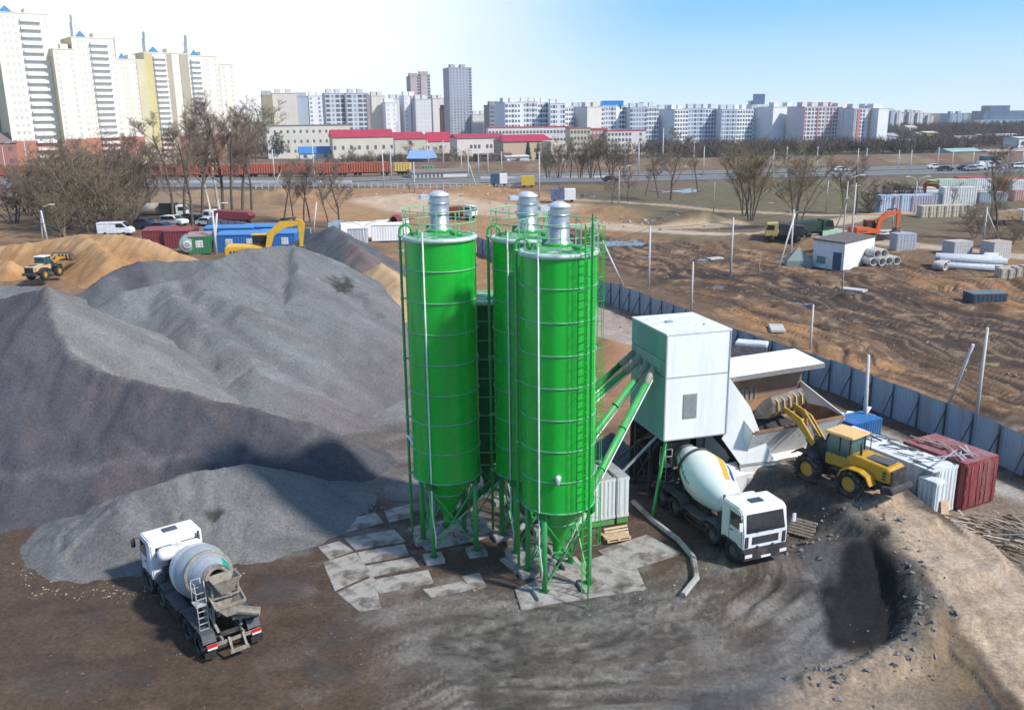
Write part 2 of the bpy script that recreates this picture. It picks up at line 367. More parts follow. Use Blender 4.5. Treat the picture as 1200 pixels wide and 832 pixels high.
def ground():
    ys = [2.0]
    while ys[-1] < 3800: ys.append(ys[-1] * 1.0072 + (.0 if ys[-1] > 17 else .15))
    ys = np.array(ys); ncol = 760
    u = np.linspace(-1, 1, ncol)
    X = u[None, :] * (14 + ys[:, None] * .80); Y = np.repeat(ys[:, None], ncol, 1)
    h = ground_h(X, Y)
    sh = X.shape; n1 = fbm(X * .12, Y * .12, 60, 4); n2 = fbm(X * .8, Y * .8, 61, 4); n3 = fbm(X * .03, Y * .03, 62, 3)
    nn = (n1 - .5) * 8 + (n2 - .5) * 2
    wet = np.zeros(sh)
    A = colarr(sh, G_BR)
    # far general: dull grass and brown
    far = sstep(150, 185, Y + nn * 2)
    A = mixc(A, sstep(56, 66, Y + nn * .3), G_FB)
    A = mixc(A, sstep(56, 66, Y) * sstep(.42, .6, n1), (.23, .14, .075))
    A = mixc(A, sstep(120, 150, Y + nn * 2) * sstep(.35, .55, n1 * .6 + n2 * .4) * sstep(-12, 10, X - 20), (.15, .115, .07))
    # left sandy strip and mid sand fields
    def R(poly, c, soft=1.5, namp=.5, k=1.0, extra=None):
        nonlocal A
        m_ = sstep(-soft, soft, poly_sd(X, Y, poly) + nn * namp) * k
        if extra is not None: m_ = m_ * extra
        A = mixc(A, m_, c); return m_
    R(PP(330, 222, 470, 222, 640, 225, 700, 238, 760, 268, 640, 292, 560, 300, 430, 262, 330, 260), G_OR, 3, .8, .8)
    R(PP(400, 236, 520, 232, 700, 243, 640, 256, 480, 250), G_TAN, 3, .6)
    R(PP(0, 226, 330, 224, 330, 250, 0, 250), (.30, .205, .12), 3, .8, .6)
    # grass belts on the right
    R(PP(640, 226, 840, 220, 1010, 216, 1200, 213, 1500, 205, 1500, 240, 1200, 250, 1000, 262, 840, 262, 690, 240), (.125, .105, .060), 4, 1.0, .85)
    R(PP(830, 216, 1000, 215, 1250, 211, 1250, 222, 1010, 238, 850, 240), (.115, .12, .052), 3, .8, .6, sstep(.3, .6, n1))
    # field
    fm = R(FIELD, (.15, .085, .045), 3, .5)
    A = mixc(A, fm * sstep(.47, .6, n1) * .85, (.36, .19, .08))
    R(DKF, (.055, .038, .029), 3, 1.3, .95, .35 + .65 * sstep(.3, .5, fbm(X * .09, Y * .14, 66, 4)))
    A = mixc(A, fm * sstep(.62, .72, n2) * .5, (.40, .28, .17))
    ux, uy = RUTD; v = -(X * uy - Y * ux); uu = X * ux + Y * uy
    wob = (fbm(uu * .03, v * .03, 21, 3) - .5) * 14
    wob = wob + (fbm(X * .12, Y * .12, 24, 3) - .5) * 5; rut = vnoise((v + wob) * .7, uu * .06, 5); rt = 1 - np.clip(np.abs(rut - .5) * 5, 0, 1)
    A = mixc(A, fm * rt * .35, (.05, .036, .028)); sA = vnoise((v + wob) * 2.2, uu * .05, 91); sB = vnoise((v + wob * .7) * 4.5, uu * .08, 92)
    for f_, sd_ in ((.22, 211), (.4, 212)):
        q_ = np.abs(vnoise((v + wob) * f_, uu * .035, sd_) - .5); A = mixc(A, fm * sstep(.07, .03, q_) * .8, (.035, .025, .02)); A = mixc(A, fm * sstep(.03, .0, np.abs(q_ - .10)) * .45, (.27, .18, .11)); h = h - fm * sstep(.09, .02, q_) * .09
    A = A * 1.0; A = mixc(A, fm * sstep(.42, .15, sA) * .45, (.05, .034, .026)); A = mixc(A, fm * sstep(.7, .92, sA) * .5, (.30, .20, .12)); A = A * (1 + (sB[..., None] - .5) * .4 * fm[..., None])
    # sandy tracks
    for pl, wd, c in ((PP(640, 262, 740, 268, 820, 274, 900, 276, 1000, 282, 1100, 291, 1250, 306, 1400, 322), 2.6, (.43, .34, .25)),
                      (PP(900, 275, 960, 264, 1010, 254, 1050, 248, 1110, 246), 2.8, (.42, .33, .235)),
                      (PP(640, 232, 760, 240, 850, 247, 960, 252, 1040, 250, 1150, 252), 1.8, (.36, .27, .18)),
                      (PP(700, 262, 770, 266, 860, 262), 3.0, (.44, .33, .22))):
        d = pline_d(X, Y, pl); m_ = 1 - sstep(wd * .75, wd * 1.2, d + nn * .12); A = mixc(A, m_, c)
        h = h - m_ * (h - (fbm(X * .05, Y * .05, 3, 3) - .5) * .9) * .8
    # orange strip inside the fence beyond the silos
    R(PP(440, 300, 560, 292, 700, 330, 760, 380, 740, 520, 560, 520, 480, 400), (.30, .17, .085), 2, .35, .9)
    R(PP(700, 355, 800, 405, 880, 440, 860, 470, 700, 420), (.25, .20, .16), 1.5, .3, .8)
    R(PP(700, 360, 760, 392, 740, 420, 690, 395), (.36, .30, .25), 1.2, .2, .9)
    # pad at the foot of the piles
    R(PP(330, 440, 475, 430, 560, 440, 620, 560, 480, 590, 380, 560), (.20, .195, .19), 2, .3)
    # yard colours
    ym = sstep(57, 52, Y)
    A = mixc(A, ym * sstep(.45, .6, n1) * .5, (.10, .066, .044))
    R(YARDT, (.125, .104, .082), 2.2, .35, .95)
    R(PP(560, 700, 700, 690, 820, 690, 780, 760, 560, 800, 480, 770), (.125, .122, .12), 2, .3, .6)
    R(PP(860, 660, 900, 670, 940, 740, 900, 790, 800, 800, 760, 740), (.10, .078, .056), 2, .3, .8)
    R(PP(640, 740, 800, 735, 790, 790, 640, 800), (.11, .08, .055), 2, .35, .6)
    cx, cy = YC; r = np.hypot(X - cx, Y - cy); an = np.arctan2(Y - cy, X - cx)
    ld0 = lat(X, Y); tr = vnoise(ld0 * 2.4, an * 3, 6); tf = vnoise(ld0 * 6, an * 5, 7); yk = yardtrack(X, Y)
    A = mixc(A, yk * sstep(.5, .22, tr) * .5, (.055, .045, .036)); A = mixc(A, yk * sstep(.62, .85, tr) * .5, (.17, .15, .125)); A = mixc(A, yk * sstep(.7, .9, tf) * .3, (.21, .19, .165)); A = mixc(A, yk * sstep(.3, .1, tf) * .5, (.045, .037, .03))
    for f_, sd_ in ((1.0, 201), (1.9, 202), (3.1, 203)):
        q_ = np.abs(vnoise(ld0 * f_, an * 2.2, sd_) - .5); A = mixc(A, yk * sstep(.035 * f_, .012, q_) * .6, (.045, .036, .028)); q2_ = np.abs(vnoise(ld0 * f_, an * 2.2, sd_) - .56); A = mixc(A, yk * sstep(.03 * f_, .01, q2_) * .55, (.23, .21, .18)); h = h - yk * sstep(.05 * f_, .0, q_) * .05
    R(PP(930, 640, 985, 650, 1000, 760, 985, 812, 880, 822, 800, 832, 930, 770, 960, 700), (.13, .135, .132), 1.0, .2, .85)
    wet = np.maximum(wet, yardtrack(X, Y) * sstep(.3, .6, n1) * .75)
    wet = np.maximum(wet, R(PP(860, 690, 920, 700, 930, 760, 860, 800, 800, 800, 800, 760), (.15, .12, .09), 2, .2, .5) * 1.0)
    # scattered pale dried slurry and darker wet patches
    pm1 = sstep(.56, .7, fbm(X * .55, Y * .9, 71, 5)); pm2 = sstep(.57, .68, fbm(X * .3, Y * .5, 72, 5)); yd = ym * sstep(-26, -20, X)
    A = mixc(A, yd * pm2 * .55, (.045, .034, .028)); wet = np.maximum(wet, yd * pm2 * .6)
    A = mixc(A, yd * pm1 * sstep(-12, -2, X) * .55, (.20, .185, .165))
    R(PP(440, 700, 520, 690, 600, 712, 560, 745, 470, 735), (.22, .205, .185), 1.2, .3, .6, sstep(.48, .6, n2))
    R(PP(330, 650, 372, 640, 440, 720, 520, 700, 560, 712, 430, 745, 360, 700), (.16, .145, .125), 1.0, .3, .7, sstep(.5, .6, n2))
    st_ = vnoise((X * .25 - Y * .97) * 2.2 + n1 * 3, (X * .97 + Y * .25) * .12, 77); A = mixc(A, ym * sstep(.62, .8, st_) * .35, (.05, .038, .03))
    # pit, ramp
    rh, rd = ramp_h(X, Y); onr = sstep(.25, -.4, rd + .75 * (X < 20) + (n2 - .5) * 1.0) * sstep(62, 55, Y)
    flank = ((rh > -.3) & (rd > 0) & (Y < 62)).astype(float)
    A = mixc(A, flank * sstep(21, 20, X), (.07, .066, .064))  # left flank: dark grey rubble tone with the side's shade put into it
    A = mixc(A, flank * sstep(20, 21, X), (.24, .18, .125))
    A = mixc(A, onr, np.array((.42, .315, .22)))
    A = mixc(A, onr * sstep(39.8, 41.8, Y - (X - 15) * .6) * .85, (.085, .082, .08))
    ld_ = pline_d(X, Y, [(p.x, p.y) for p in _RL]); ld2 = pline_d(X, Y, [(p.x, p.y) for p in _RR])
    for q_, w_ in ((1.1, .28), (2.9, .3), (4.0, .22), (5.6, .3)):
        k_ = np.exp(-((ld_ - q_ - (n1 - .5) * 1.2) / w_) ** 2) * onr; tread = .55 + .45 * (np.sin((X * .3 + Y) * 22) > 0); A = mixc(A, k_ * tread * .45, (.27, .185, .115)); h = h - k_ * .05
    A = mixc(A, onr * sstep(.5, .65, n2) * .4, (.50, .39, .28))
    bh = berm_h(X, Y); bm_ = sstep(-.3, .2, bh + (n2 - .5) * .6) * (X > 8) * (Y < 62) * (1 - .85 * onr)
    A = mixc(A, bm_ * .9, (.10, .09, .08)); A = mixc(A, bm_ * sstep(.5, .62, n2) * .4, (.19, .175, .155)); A = mixc(A, bm_ * sstep(.5, .35, n2) * .5, (.09, .075, .06))
    pm = sstep(-.5, .5, poly_sd(X, Y, PIT) + (n2 - .5) * 2)
    A = mixc(A, pm * .98, (.012, .0115, .012)); wet = wet * (1 - pm)
    R(PP(1040, 580, 1100, 600, 1180, 650, 1300, 730, 1300, 600, 1120, 540), (.27, .21, .155), 1, .2, .8, sstep(.9, 1.2, 2 - onr))
    R(PP(1105, 735, 1140, 770, 1145, 800, 1100, 850, 1050, 850), (.20, .14, .075), .8, .15, .9)
    wet = np.maximum(wet, sstep(0, 1, poly_sd(X, Y, PP(1105, 735, 1140, 770, 1145, 800, 1100, 850, 1050, 850))) * .7)
    R(PP(940, 790, 1040, 770, 1080, 790, 1060, 860, 900, 860), (.30, .225, .155), .8, .3, .9)
    # concrete lane inside the fence
    lane = PP(905, 470, 1000, 506, 1100, 552, 1200, 592, 1320, 640, 1320, 600, 1200, 578, 1100, 535, 1010, 495, 930, 462)
    R(lane, (.36, .335, .30), .5, .08, .9)
    # roads
    # far wash
    A = mixc(A, sstep(300, 420, Y) * sstep(-20, 60, X - 40 - nn), (.12, .095, .06))
    A = mixc(A, sstep(262, 275, Y) * (1 - sstep(420, 600, Y)) * sstep(.3, .7, n1), (.13, .115, .07))
    nf_ = fbm(X * 2.6, Y * 2.6, 69, 4); A = A * (1 + (nf_[..., None] - .5) * .5 * (Y < 140)[..., None]) * (1 + (n2[..., None] - .5) * .35) * (1 + (n3[..., None] - .5) * .25)
    A = np.clip(A, .01, .9)
    GH.append((ys, h, ncol))
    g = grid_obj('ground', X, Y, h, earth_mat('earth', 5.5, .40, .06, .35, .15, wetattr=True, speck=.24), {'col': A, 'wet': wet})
    tag(g, 'bare muddy ground with wheel tracks, sandy tracks and dull grass', None, None, 'structure')
    # coarse sheet round and behind the camera
    b = MB(); b.box(-3900, 3900, -600, 1.9, -1.2, -.35); b.obj('ground', mat('earth_plain', (.12, .09, .06), .95)).__setitem__('kind', 'structure')
ground()
def roadsheet(name, ctr, wd, z, mt, lift_far=0, soft=None):
    b = MB(); L = []; R_ = []
    pts = [Vector((p[0], p[1], 0)) for p in ctr]; d = []
    dense = []
    for a, c in zip(pts[:-1], pts[1:]):
        n = max(1, int((c - a).length / 4)); dense += [a.lerp(c, i / n) for i in range(n)]
    dense.append(pts[-1])
    for i, p in enumerate(dense):
        t = (dense[min(i + 1, len(dense) - 1)] - dense[max(0, i - 1)]).normalized(); nrm = Vector((-t.y, t.x, 0))
        L.append(p + nrm * wd / 2); R_.append(p - nrm * wd / 2)
    vs = [(q.x, q.y, z) for q in L] + [(q.x, q.y, z) for q in R_]; n = len(L)
    vs += [(q.x, q.y, z - 1.2) for q in L] + [(q.x, q.y, z - 1.2) for q in R_]
    fs = [(i, n + i, n + i + 1, i + 1) for i in range(n - 1)] + [(i, i + 1, 2 * n + i + 1, 2 * n + i) for i in range(n - 1)] + [(n + i, 3 * n + i, 3 * n + i + 1, n + i + 1) for i in range(n - 1)]
    b.add(vs, fs); ob = b.obj(name, mt); return tag(ob, None, None, None, 'structure')
asph = mat('asphalt', (.15, .148, .145), .85, scale=.3, var=.18, bump=.01)
paint = mat('road_paint', (.62, .62, .6), .8)
road_ctr = PP(-500, 224, 150, 219, 400, 219, 560, 214, 700, 213, 850, 209.5, 1000, 206, 1200, 201, 1700, 190)
roadsheet('road', road_ctr, 15, .62, asph)
roadsheet('road', [(x, y + 22) for x, y in road_ctr], 13, .62, asph)
for off in (-7.2, 7.2, 15.6, 28.3): roadsheet('road_marking', [(x, y + off) for x, y in road_ctr], .35, .626, paint)
# railway embankment behind the road
emb = mat('embankment_soil', (.15, .085, .055), .95, scale=.2, var=.25, col2=(.17, .135, .08), c2scale=.05)
def embank():
    b = MB(); c = [Vector((x, y + 50, 0)) for x, y in PP(-500, 215, 150, 212, 400, 211, 560, 210, 700, 208, 850, 204.5, 1000, 201, 1200, 196.5, 1700, 187)]
    prof = [(-15, -.5), (-9, 1.6), (-4, 2.6), (4, 2.6), (9, .5), (14, -.5)]
    vs = []; 
    for p in c: vs += [(p.x, p.y + a, z) for a, z in prof]
    k = len(prof); fs = [(i * k + j, (i + 1) * k + j, (i + 1) * k + j + 1, i * k + j + 1) for i in range(len(c) - 1) for j in range(k - 1)]
    b.add(vs, fs); tag(b.obj('railway_embankment', emb), None, None, None, 'structure')
    return c
EMB = embank()
# puddles
water = bpy.data.materials.new('puddle_water'); water.use_nodes = True; _b = water.node_tree.nodes['Principled BSDF']
_b.inputs['Base Color'].default_value = (.12, .115, .10, 1); _b.inputs['Roughness'].default_value = .06; _b.inputs['Specular IOR Level'].default_value = 1.0
for (qx, qy, rx, ry, sd_) in PUDS:
    lv = float(base_h(np.array([qx]), np.array([qy]))[0]) - .2; b = MB(); b.prism([(qx + rx * 1.5 * math.cos(2 * PI * i / 28), qy + ry * 1.5 * math.sin(2 * PI * i / 28)) for i in range(28)], lv - .06, lv); tag(b.obj('water', water), None, None, None, 'structure')
# ================================================================ STOCKPILES
def pile(name, label, cat, ridges, slope, bounds, res, cols, seed, rib=.35, ribf=.55, mt=None, floor=-.6, colf=None, top=None):
    x0, x1, y0, y1 = bounds; xs = np.arange(x0, x1, res); ys = np.arange(y0, y1, res); X, Y = np.meshgrid(xs, ys)
    wx = (fbm(X * .6, Y * .6, seed, 4) - .5) * .8; wy = (fbm(X * .6, Y * .6, seed + 5, 4) - .5) * .8
    H = np.full(X.shape, -9.); U = np.zeros(X.shape); D = np.zeros(X.shape)
    for ri, r in enumerate(ridges):
        L = 0
        for a, b in zip(r[:-1], r[1:]):
            d, t = seg_d(X + wx, Y + wy, a, b); hh = a[2] * (1 - t) + b[2] * t - slope * d
            ln = math.hypot(b[0] - a[0], b[1] - a[1]); k = hh > H
            # angle round the ridge end gives fan-shaped ribs
            qx = X - (a[0] + t * (b[0] - a[0])); qy = Y - (a[1] + t * (b[1] - a[1])); an = np.arctan2(qy, qx) * np.minimum(d, 6) * .5
            H = np.where(k, hh, H); U = np.where(k, L + t * ln + np.where((t <= 0) | (t >= 1), an, 0) + ri * 50, U); D = np.where(k, d, D); L += ln
    nz = vnoise(U * ribf, D * .12, seed + 2) - .5; nz2 = vnoise(U * ribf * 3.1, D * .25, seed + 3) - .5
    rg = np.abs(vnoise(U * 1.6, D * .1, seed + 21) - .5) * 2; rg2 = np.abs(vnoise(U * 4.0, D * .18, seed + 22) - .5) * 2
    H = H + (nz * rib * 1.6 + nz2 * rib * .8 + (rg - .5) * .16 + (rg2 - .5) * .07) * sstep(.2, 2.0, D) + (fbm(X * 1.1, Y * 1.1, seed + 4, 5) - .5) * .18 + (fbm(X * 4, Y * 4, seed + 7, 3) - .5) * .08
    H = np.where(H < .25, .25 + (H - .25) * .45, H)
    A = colarr(X.shape, cols[0]); n1 = fbm(X * .16, Y * .16, seed + 8, 4); st = vnoise(U * .5, D * .1, seed + 9)
    A = mixc(A, sstep(.42, .62, n1 * .55 + st * .45), cols[1])
    if len(cols) > 2: A = mixc(A, sstep(.55, .75, vnoise(U * .8, D * .15, seed + 11)) * .7, cols[2])
    if colf: A = colf(A, X, Y, H, D, U)
    A = A * (1 + (vnoise(U * 2.6, D * .12, seed + 31)[..., None] - .5) * .30) * (1 + (vnoise(U * 7, D * .2, seed + 32)[..., None] - .5) * .16)
    A = A * (1 + (fbm(X * 1.3, Y * 1.3, seed + 12, 3)[..., None] - .5) * .22)
    ob = grid_obj(name, X, Y, H, mt, {'col': A}, H > -.5); tag(ob, label, cat); return ob
gravm = earth_mat('gravel', 6.5, .30, .11, .8, .08, speck=.35); sandm = earth_mat('sand', 6.0, .18, .06, .5, .12, speck=.12)
def RG(*t): return [tuple(Z(a, b, y)) for a, b, y in t]
def darkspot(px, py, z, rx, ry, c, k=.9):
    c0 = P(px, py, z)
    def f(A, X, Y, H, D, U):
        m_ = sstep(1, .5, np.hypot((X - c0.x) / rx, (Y - c0.y) / ry) + (fbm(X * 1.5, Y * 1.5, 5, 3) - .5) * 1.6) * k; return mixc(A, m_, c)
    return f
APOLY = [t[:2] for t in RG((48, 330, 54.3), (58, 345, 53), (61, 380, 51.5), (80, 410, 50), (115, 434, 49), (170, 447, 48.4), (240, 464, 47.8), (300, 480, 47.5), (350, 495, 48))] + [(0, 70), (-26, 75)]
# A: tall dark pile on the left
pile('gravel_pile', 'tall dark purplish gravel pile with a sharp peak at the left edge', 'gravel pile',
     [RG((-60, 372, 54), (0, 350, 54.5), (55, 336, 54), (61, 380, 51.5), (80, 410, 50), (115, 434, 49), (170, 447, 48.4), (240, 464, 47.8), (310, 482, 47.5), (390, 505, 48))],
     .66, (-50, -4, 30, 70), .22, ((.070, .070, .079), (.092, .088, .094), (.10, .084, .088)), 101, .16, .9, gravm,
     colf=lambda A, X, Y, H, D, U: mixc(mixc(A, sstep(-.3, .3, poly_sd(X, Y, APOLY) + (fbm(X * 2, Y * 2, 3, 3) - .5) * .6) * .9, (.19, .185, .175)), sstep(.35, .0, np.abs(H - 1.9 + (fbm(X * .4, Y * .4, 3, 3) - .5) * 2)) * .35 * (X < -9), (.17, .165, .165)))  # dark gravel, coloured paler beyond the ridge to paint its sunlit face
# B: wide grey pile in the middle
pile('gravel_pile', 'broad pale grey gravel pile with several ridges behind the dark pile', 'gravel pile',
     [RG((95, 372, 62), (140, 342, 64), (190, 331, 66), (218, 326, 67), (255, 305, 69), (285, 292, 72), (345, 287, 76), (385, 302, 76), (430, 350, 72), (480, 400, 68), (530, 440, 64.5)),
      RG((190, 331, 66), (235, 375, 60), (300, 425, 56.5)), RG((345, 288, 75), (350, 330, 69), (385, 400, 64)), RG((218, 326, 67), (290, 360, 63), (350, 420, 60))],
     .56, (-62, 6, 48, 96), .25, ((.165, .172, .170), (.145, .147, .148), (.16, .15, .146)), 131, .22, .6, gravm,
     colf=lambda A, X, Y, H, D, U: darkspot(402, 352, 4.6, 1.6, 1.6, (.03, .03, .028))(mixc(A, sstep(-13, -8, X - (Y - 66) * .3) * .7, (.135, .118, .118)), X, Y, H, D, U))
# C: dark pile behind
pile('gravel_pile', 'long dark grey gravel bank in front of the green and blue cabins', 'gravel pile',
     [RG((90, 345, 78), (130, 318, 80), (160, 306, 82), (215, 306, 84), (275, 302, 87), (320, 296, 92))],
     .6, (-62, -12, 66, 104), .35, ((.085, .083, .09), (.115, .12, .12)), 151, .2, .5, gravm)
# D: right back pile
pile('gravel_pile', 'steep conical gravel pile with left flank coloured as in shade and reddish right flank', 'gravel pile',
     [RG((391, 264, 92), (430, 300, 86), (470, 352, 79), (520, 420, 73)), RG((391, 264, 92), (360, 275, 96))],
     .64, (-42, 4, 62, 112), .3, ((.095, .10, .11), (.15, .118, .115), (.175, .115, .11)), 171, .15, .7, gravm,
     colf=lambda A, X, Y, H, D, U: mixc(A, sstep(1.2, -.6, (X + 17) * .9 + (Y - 88) * .35), (.075, .082, .095)))  # left flank painted darker and bluer for its side away from the sun
# S: low front pile
pile('gravel_pile', 'low smooth greenish grey gravel heap behind the parked mixer truck', 'gravel pile',
     [RG((85, 640, 37), (112, 606, 38.6), (160, 575, 39.8), (225, 553, 41.3), (290, 545, 42), (340, 560, 43), (400, 575, 43)), RG((225, 553, 41.2), (235, 590, 39.6))],
     (.46), (-27, -5.5, 29, 50), .15, ((.150, .150, .146), (.168, .165, .158), (.13, .132, .13)), 191, .07, .8, gravm, floor=-.3,
     colf=lambda A, X, Y, H, D, U: darkspot(250, 604, 1.0, .8, .45, (.05, .045, .04))(A, X, Y, H, D, U))
# G: small grey pile far left
pile('gravel_pile', 'small grey gravel heap in front of the far wheel loader', 'gravel pile',
     [RG((-60, 345, 78), (10, 334, 80), (50, 336, 79), (80, 345, 77))], .5, (-72, -34, 62, 96), .35, ((.17, .172, .17), (.14, .14, .14)), 211, .15, .5, gravm)
# E: orange sand bank
pile('sand_pile', 'large orange sand bank with a cut face behind the far loader', 'sand pile',
     [RG((-140, 300, 128), (0, 288, 124), (60, 280, 122), (95, 274, 119), (140, 274, 116), (175, 281, 114), (215, 298, 112), (255, 312, 108)), RG((95, 274, 119), (130, 300, 108)), RG((-140, 300, 128), (-30, 300, 116), (12, 305, 112))],
     .75, (-120, -34, 90, 140), .4, ((.42, .25, .115), (.36, .20, .085), (.46, .29, .15)), 231, .14, .35, sandm,
     colf=lambda A, X, Y, H, D, U: mixc(A, sstep(.5, .75, H / 4.5) * 0 + sstep(1.0, 2.2, D) * sstep(4.2, 3.0, H) * .55, (.30, .155, .065)))
pile('sand_pile', 'small orange sand heap between the gravel piles and the left silo', 'sand pile',
     [RG((446, 308, 79), (470, 330, 76), (500, 350, 74))], .62, (-22, 2, 62, 96), .3, ((.40, .26, .14), (.45, .31, .18)), 251, .1, .5, sandm)
pile('sand_pile', 'reddish sand heap left of the teal batching tower', 'sand pile',
     [RG((600, 372, 78), (660, 384, 73), (715, 398, 67))], .4, (-12, 16, 56, 90), .35, ((.33, .185, .095), (.27, .155, .085)), 271, .15, .4, sandm)
# ================================================================ PLANT
GREEN = mat('green_paint', (.010, .43, .036), .27, var=.08, scale=.7, dirt=(.04, .17, .05), dirt_amt=.30, dscale=.8, streak=True, bump=.002, bscale=2)
GREEN2 = mat('green_paint_dusty', (.04, .36, .08), .5, var=.15, scale=1.5, dirt=(.22, .24, .18), dirt_amt=.55, dscale=2, streak=True)
GREEND = mat('shaded_green', (.008, .10, .03), .45, var=.15, dirt=(.02, .05, .03), dirt_amt=.5)  # shaded copy of the silo green, for the silo standing in shadow
PALEG = mat('pale_green_rail', (.20, .50, .28), .5, var=.15)
BAND = mat('silo_band', (.13, .38, .20), .5, var=.2, scale=2)
GALV = mat('galvanised_steel', (.50, .50, .50), .38, metal=.75, var=.12, scale=2, dirt=(.3, .28, .25), dirt_amt=.5)
WHITE = mat('white_sheet', (.80, .81, .80), .55, var=.03, scale=1, dirt=(.50, .48, .44), dirt_amt=.35, dscale=.9, streak=True)
WHITE2 = mat('white_sheet_stained', (.70, .69, .65), .6, var=.06, scale=1, dirt=(.33, .28, .22), dirt_amt=.75, dscale=.8, streak=True)
TEAL = mat('teal_sheet', (.12, .40, .33), .5, var=.06, scale=1, dirt=(.05, .17, .14), dirt_amt=.4, dscale=.6, streak=True)
TRIM = mat('grey_trim', (.33, .34, .35), .5, var=.1)
DARK = mat('dark_steel', (.035, .035, .035), .6, var=.3, dirt=(.11, .09, .07), dirt_amt=.6, dscale=3)
BLACK = mat('black_rubber', (.018, .018, .018), .8, var=.2, dirt=(.07, .06, .05), dirt_amt=.6, dscale=4)
CONC = mat('concrete', (.36, .34, .31), .9, var=.16, scale=2, bump=.012, bscale=14, dirt=(.10, .078, .06), dirt_amt=.95, dscale=.9, speck=.14)
CONCL = mat('concrete_light', (.50, .48, .45), .9, var=.1, scale=2, bump=.006, bscale=14, dirt=(.24, .21, .18), dirt_amt=.5)
RUST = mat('rusty_steel', (.27, .14, .065), .85, var=.3, scale=2, dirt=(.12, .07, .04), dirt_amt=.8, dscale=2.2)
LOUV = mat('grey_louvre', (.28, .28, .28), .6, var=.3, scale=12)
WOOD = mat('weathered_wood', (.30, .24, .175), .85, var=.3, scale=6, dirt=(.12, .09, .06), dirt_amt=.6, dscale=5)
WOODN = mat('fresh_wood', (.52, .38, .24), .8, var=.2, scale=6)
def gz(x, y):
    ys, h, nc = GH[0]; y = min(max(float(y), ys[0]), ys[-1] - 1); i = min(int(np.searchsorted(ys, y)) - 1, len(ys) - 2); i = max(i, 0); f = (y - ys[i]) / (ys[i + 1] - ys[i]); r = 0
    for k, w_ in ((i, 1 - f), (i + 1, f)):
        c = (x / (14 + ys[k] * .80) + 1) / 2 * (nc - 1); c = min(max(c, 0), nc - 1.001); j = int(c); g_ = c - j; r += w_ * (h[k, j] * (1 - g_) + h[k, j + 1] * g_)
    return float(r)
SPH = math.radians(-116)
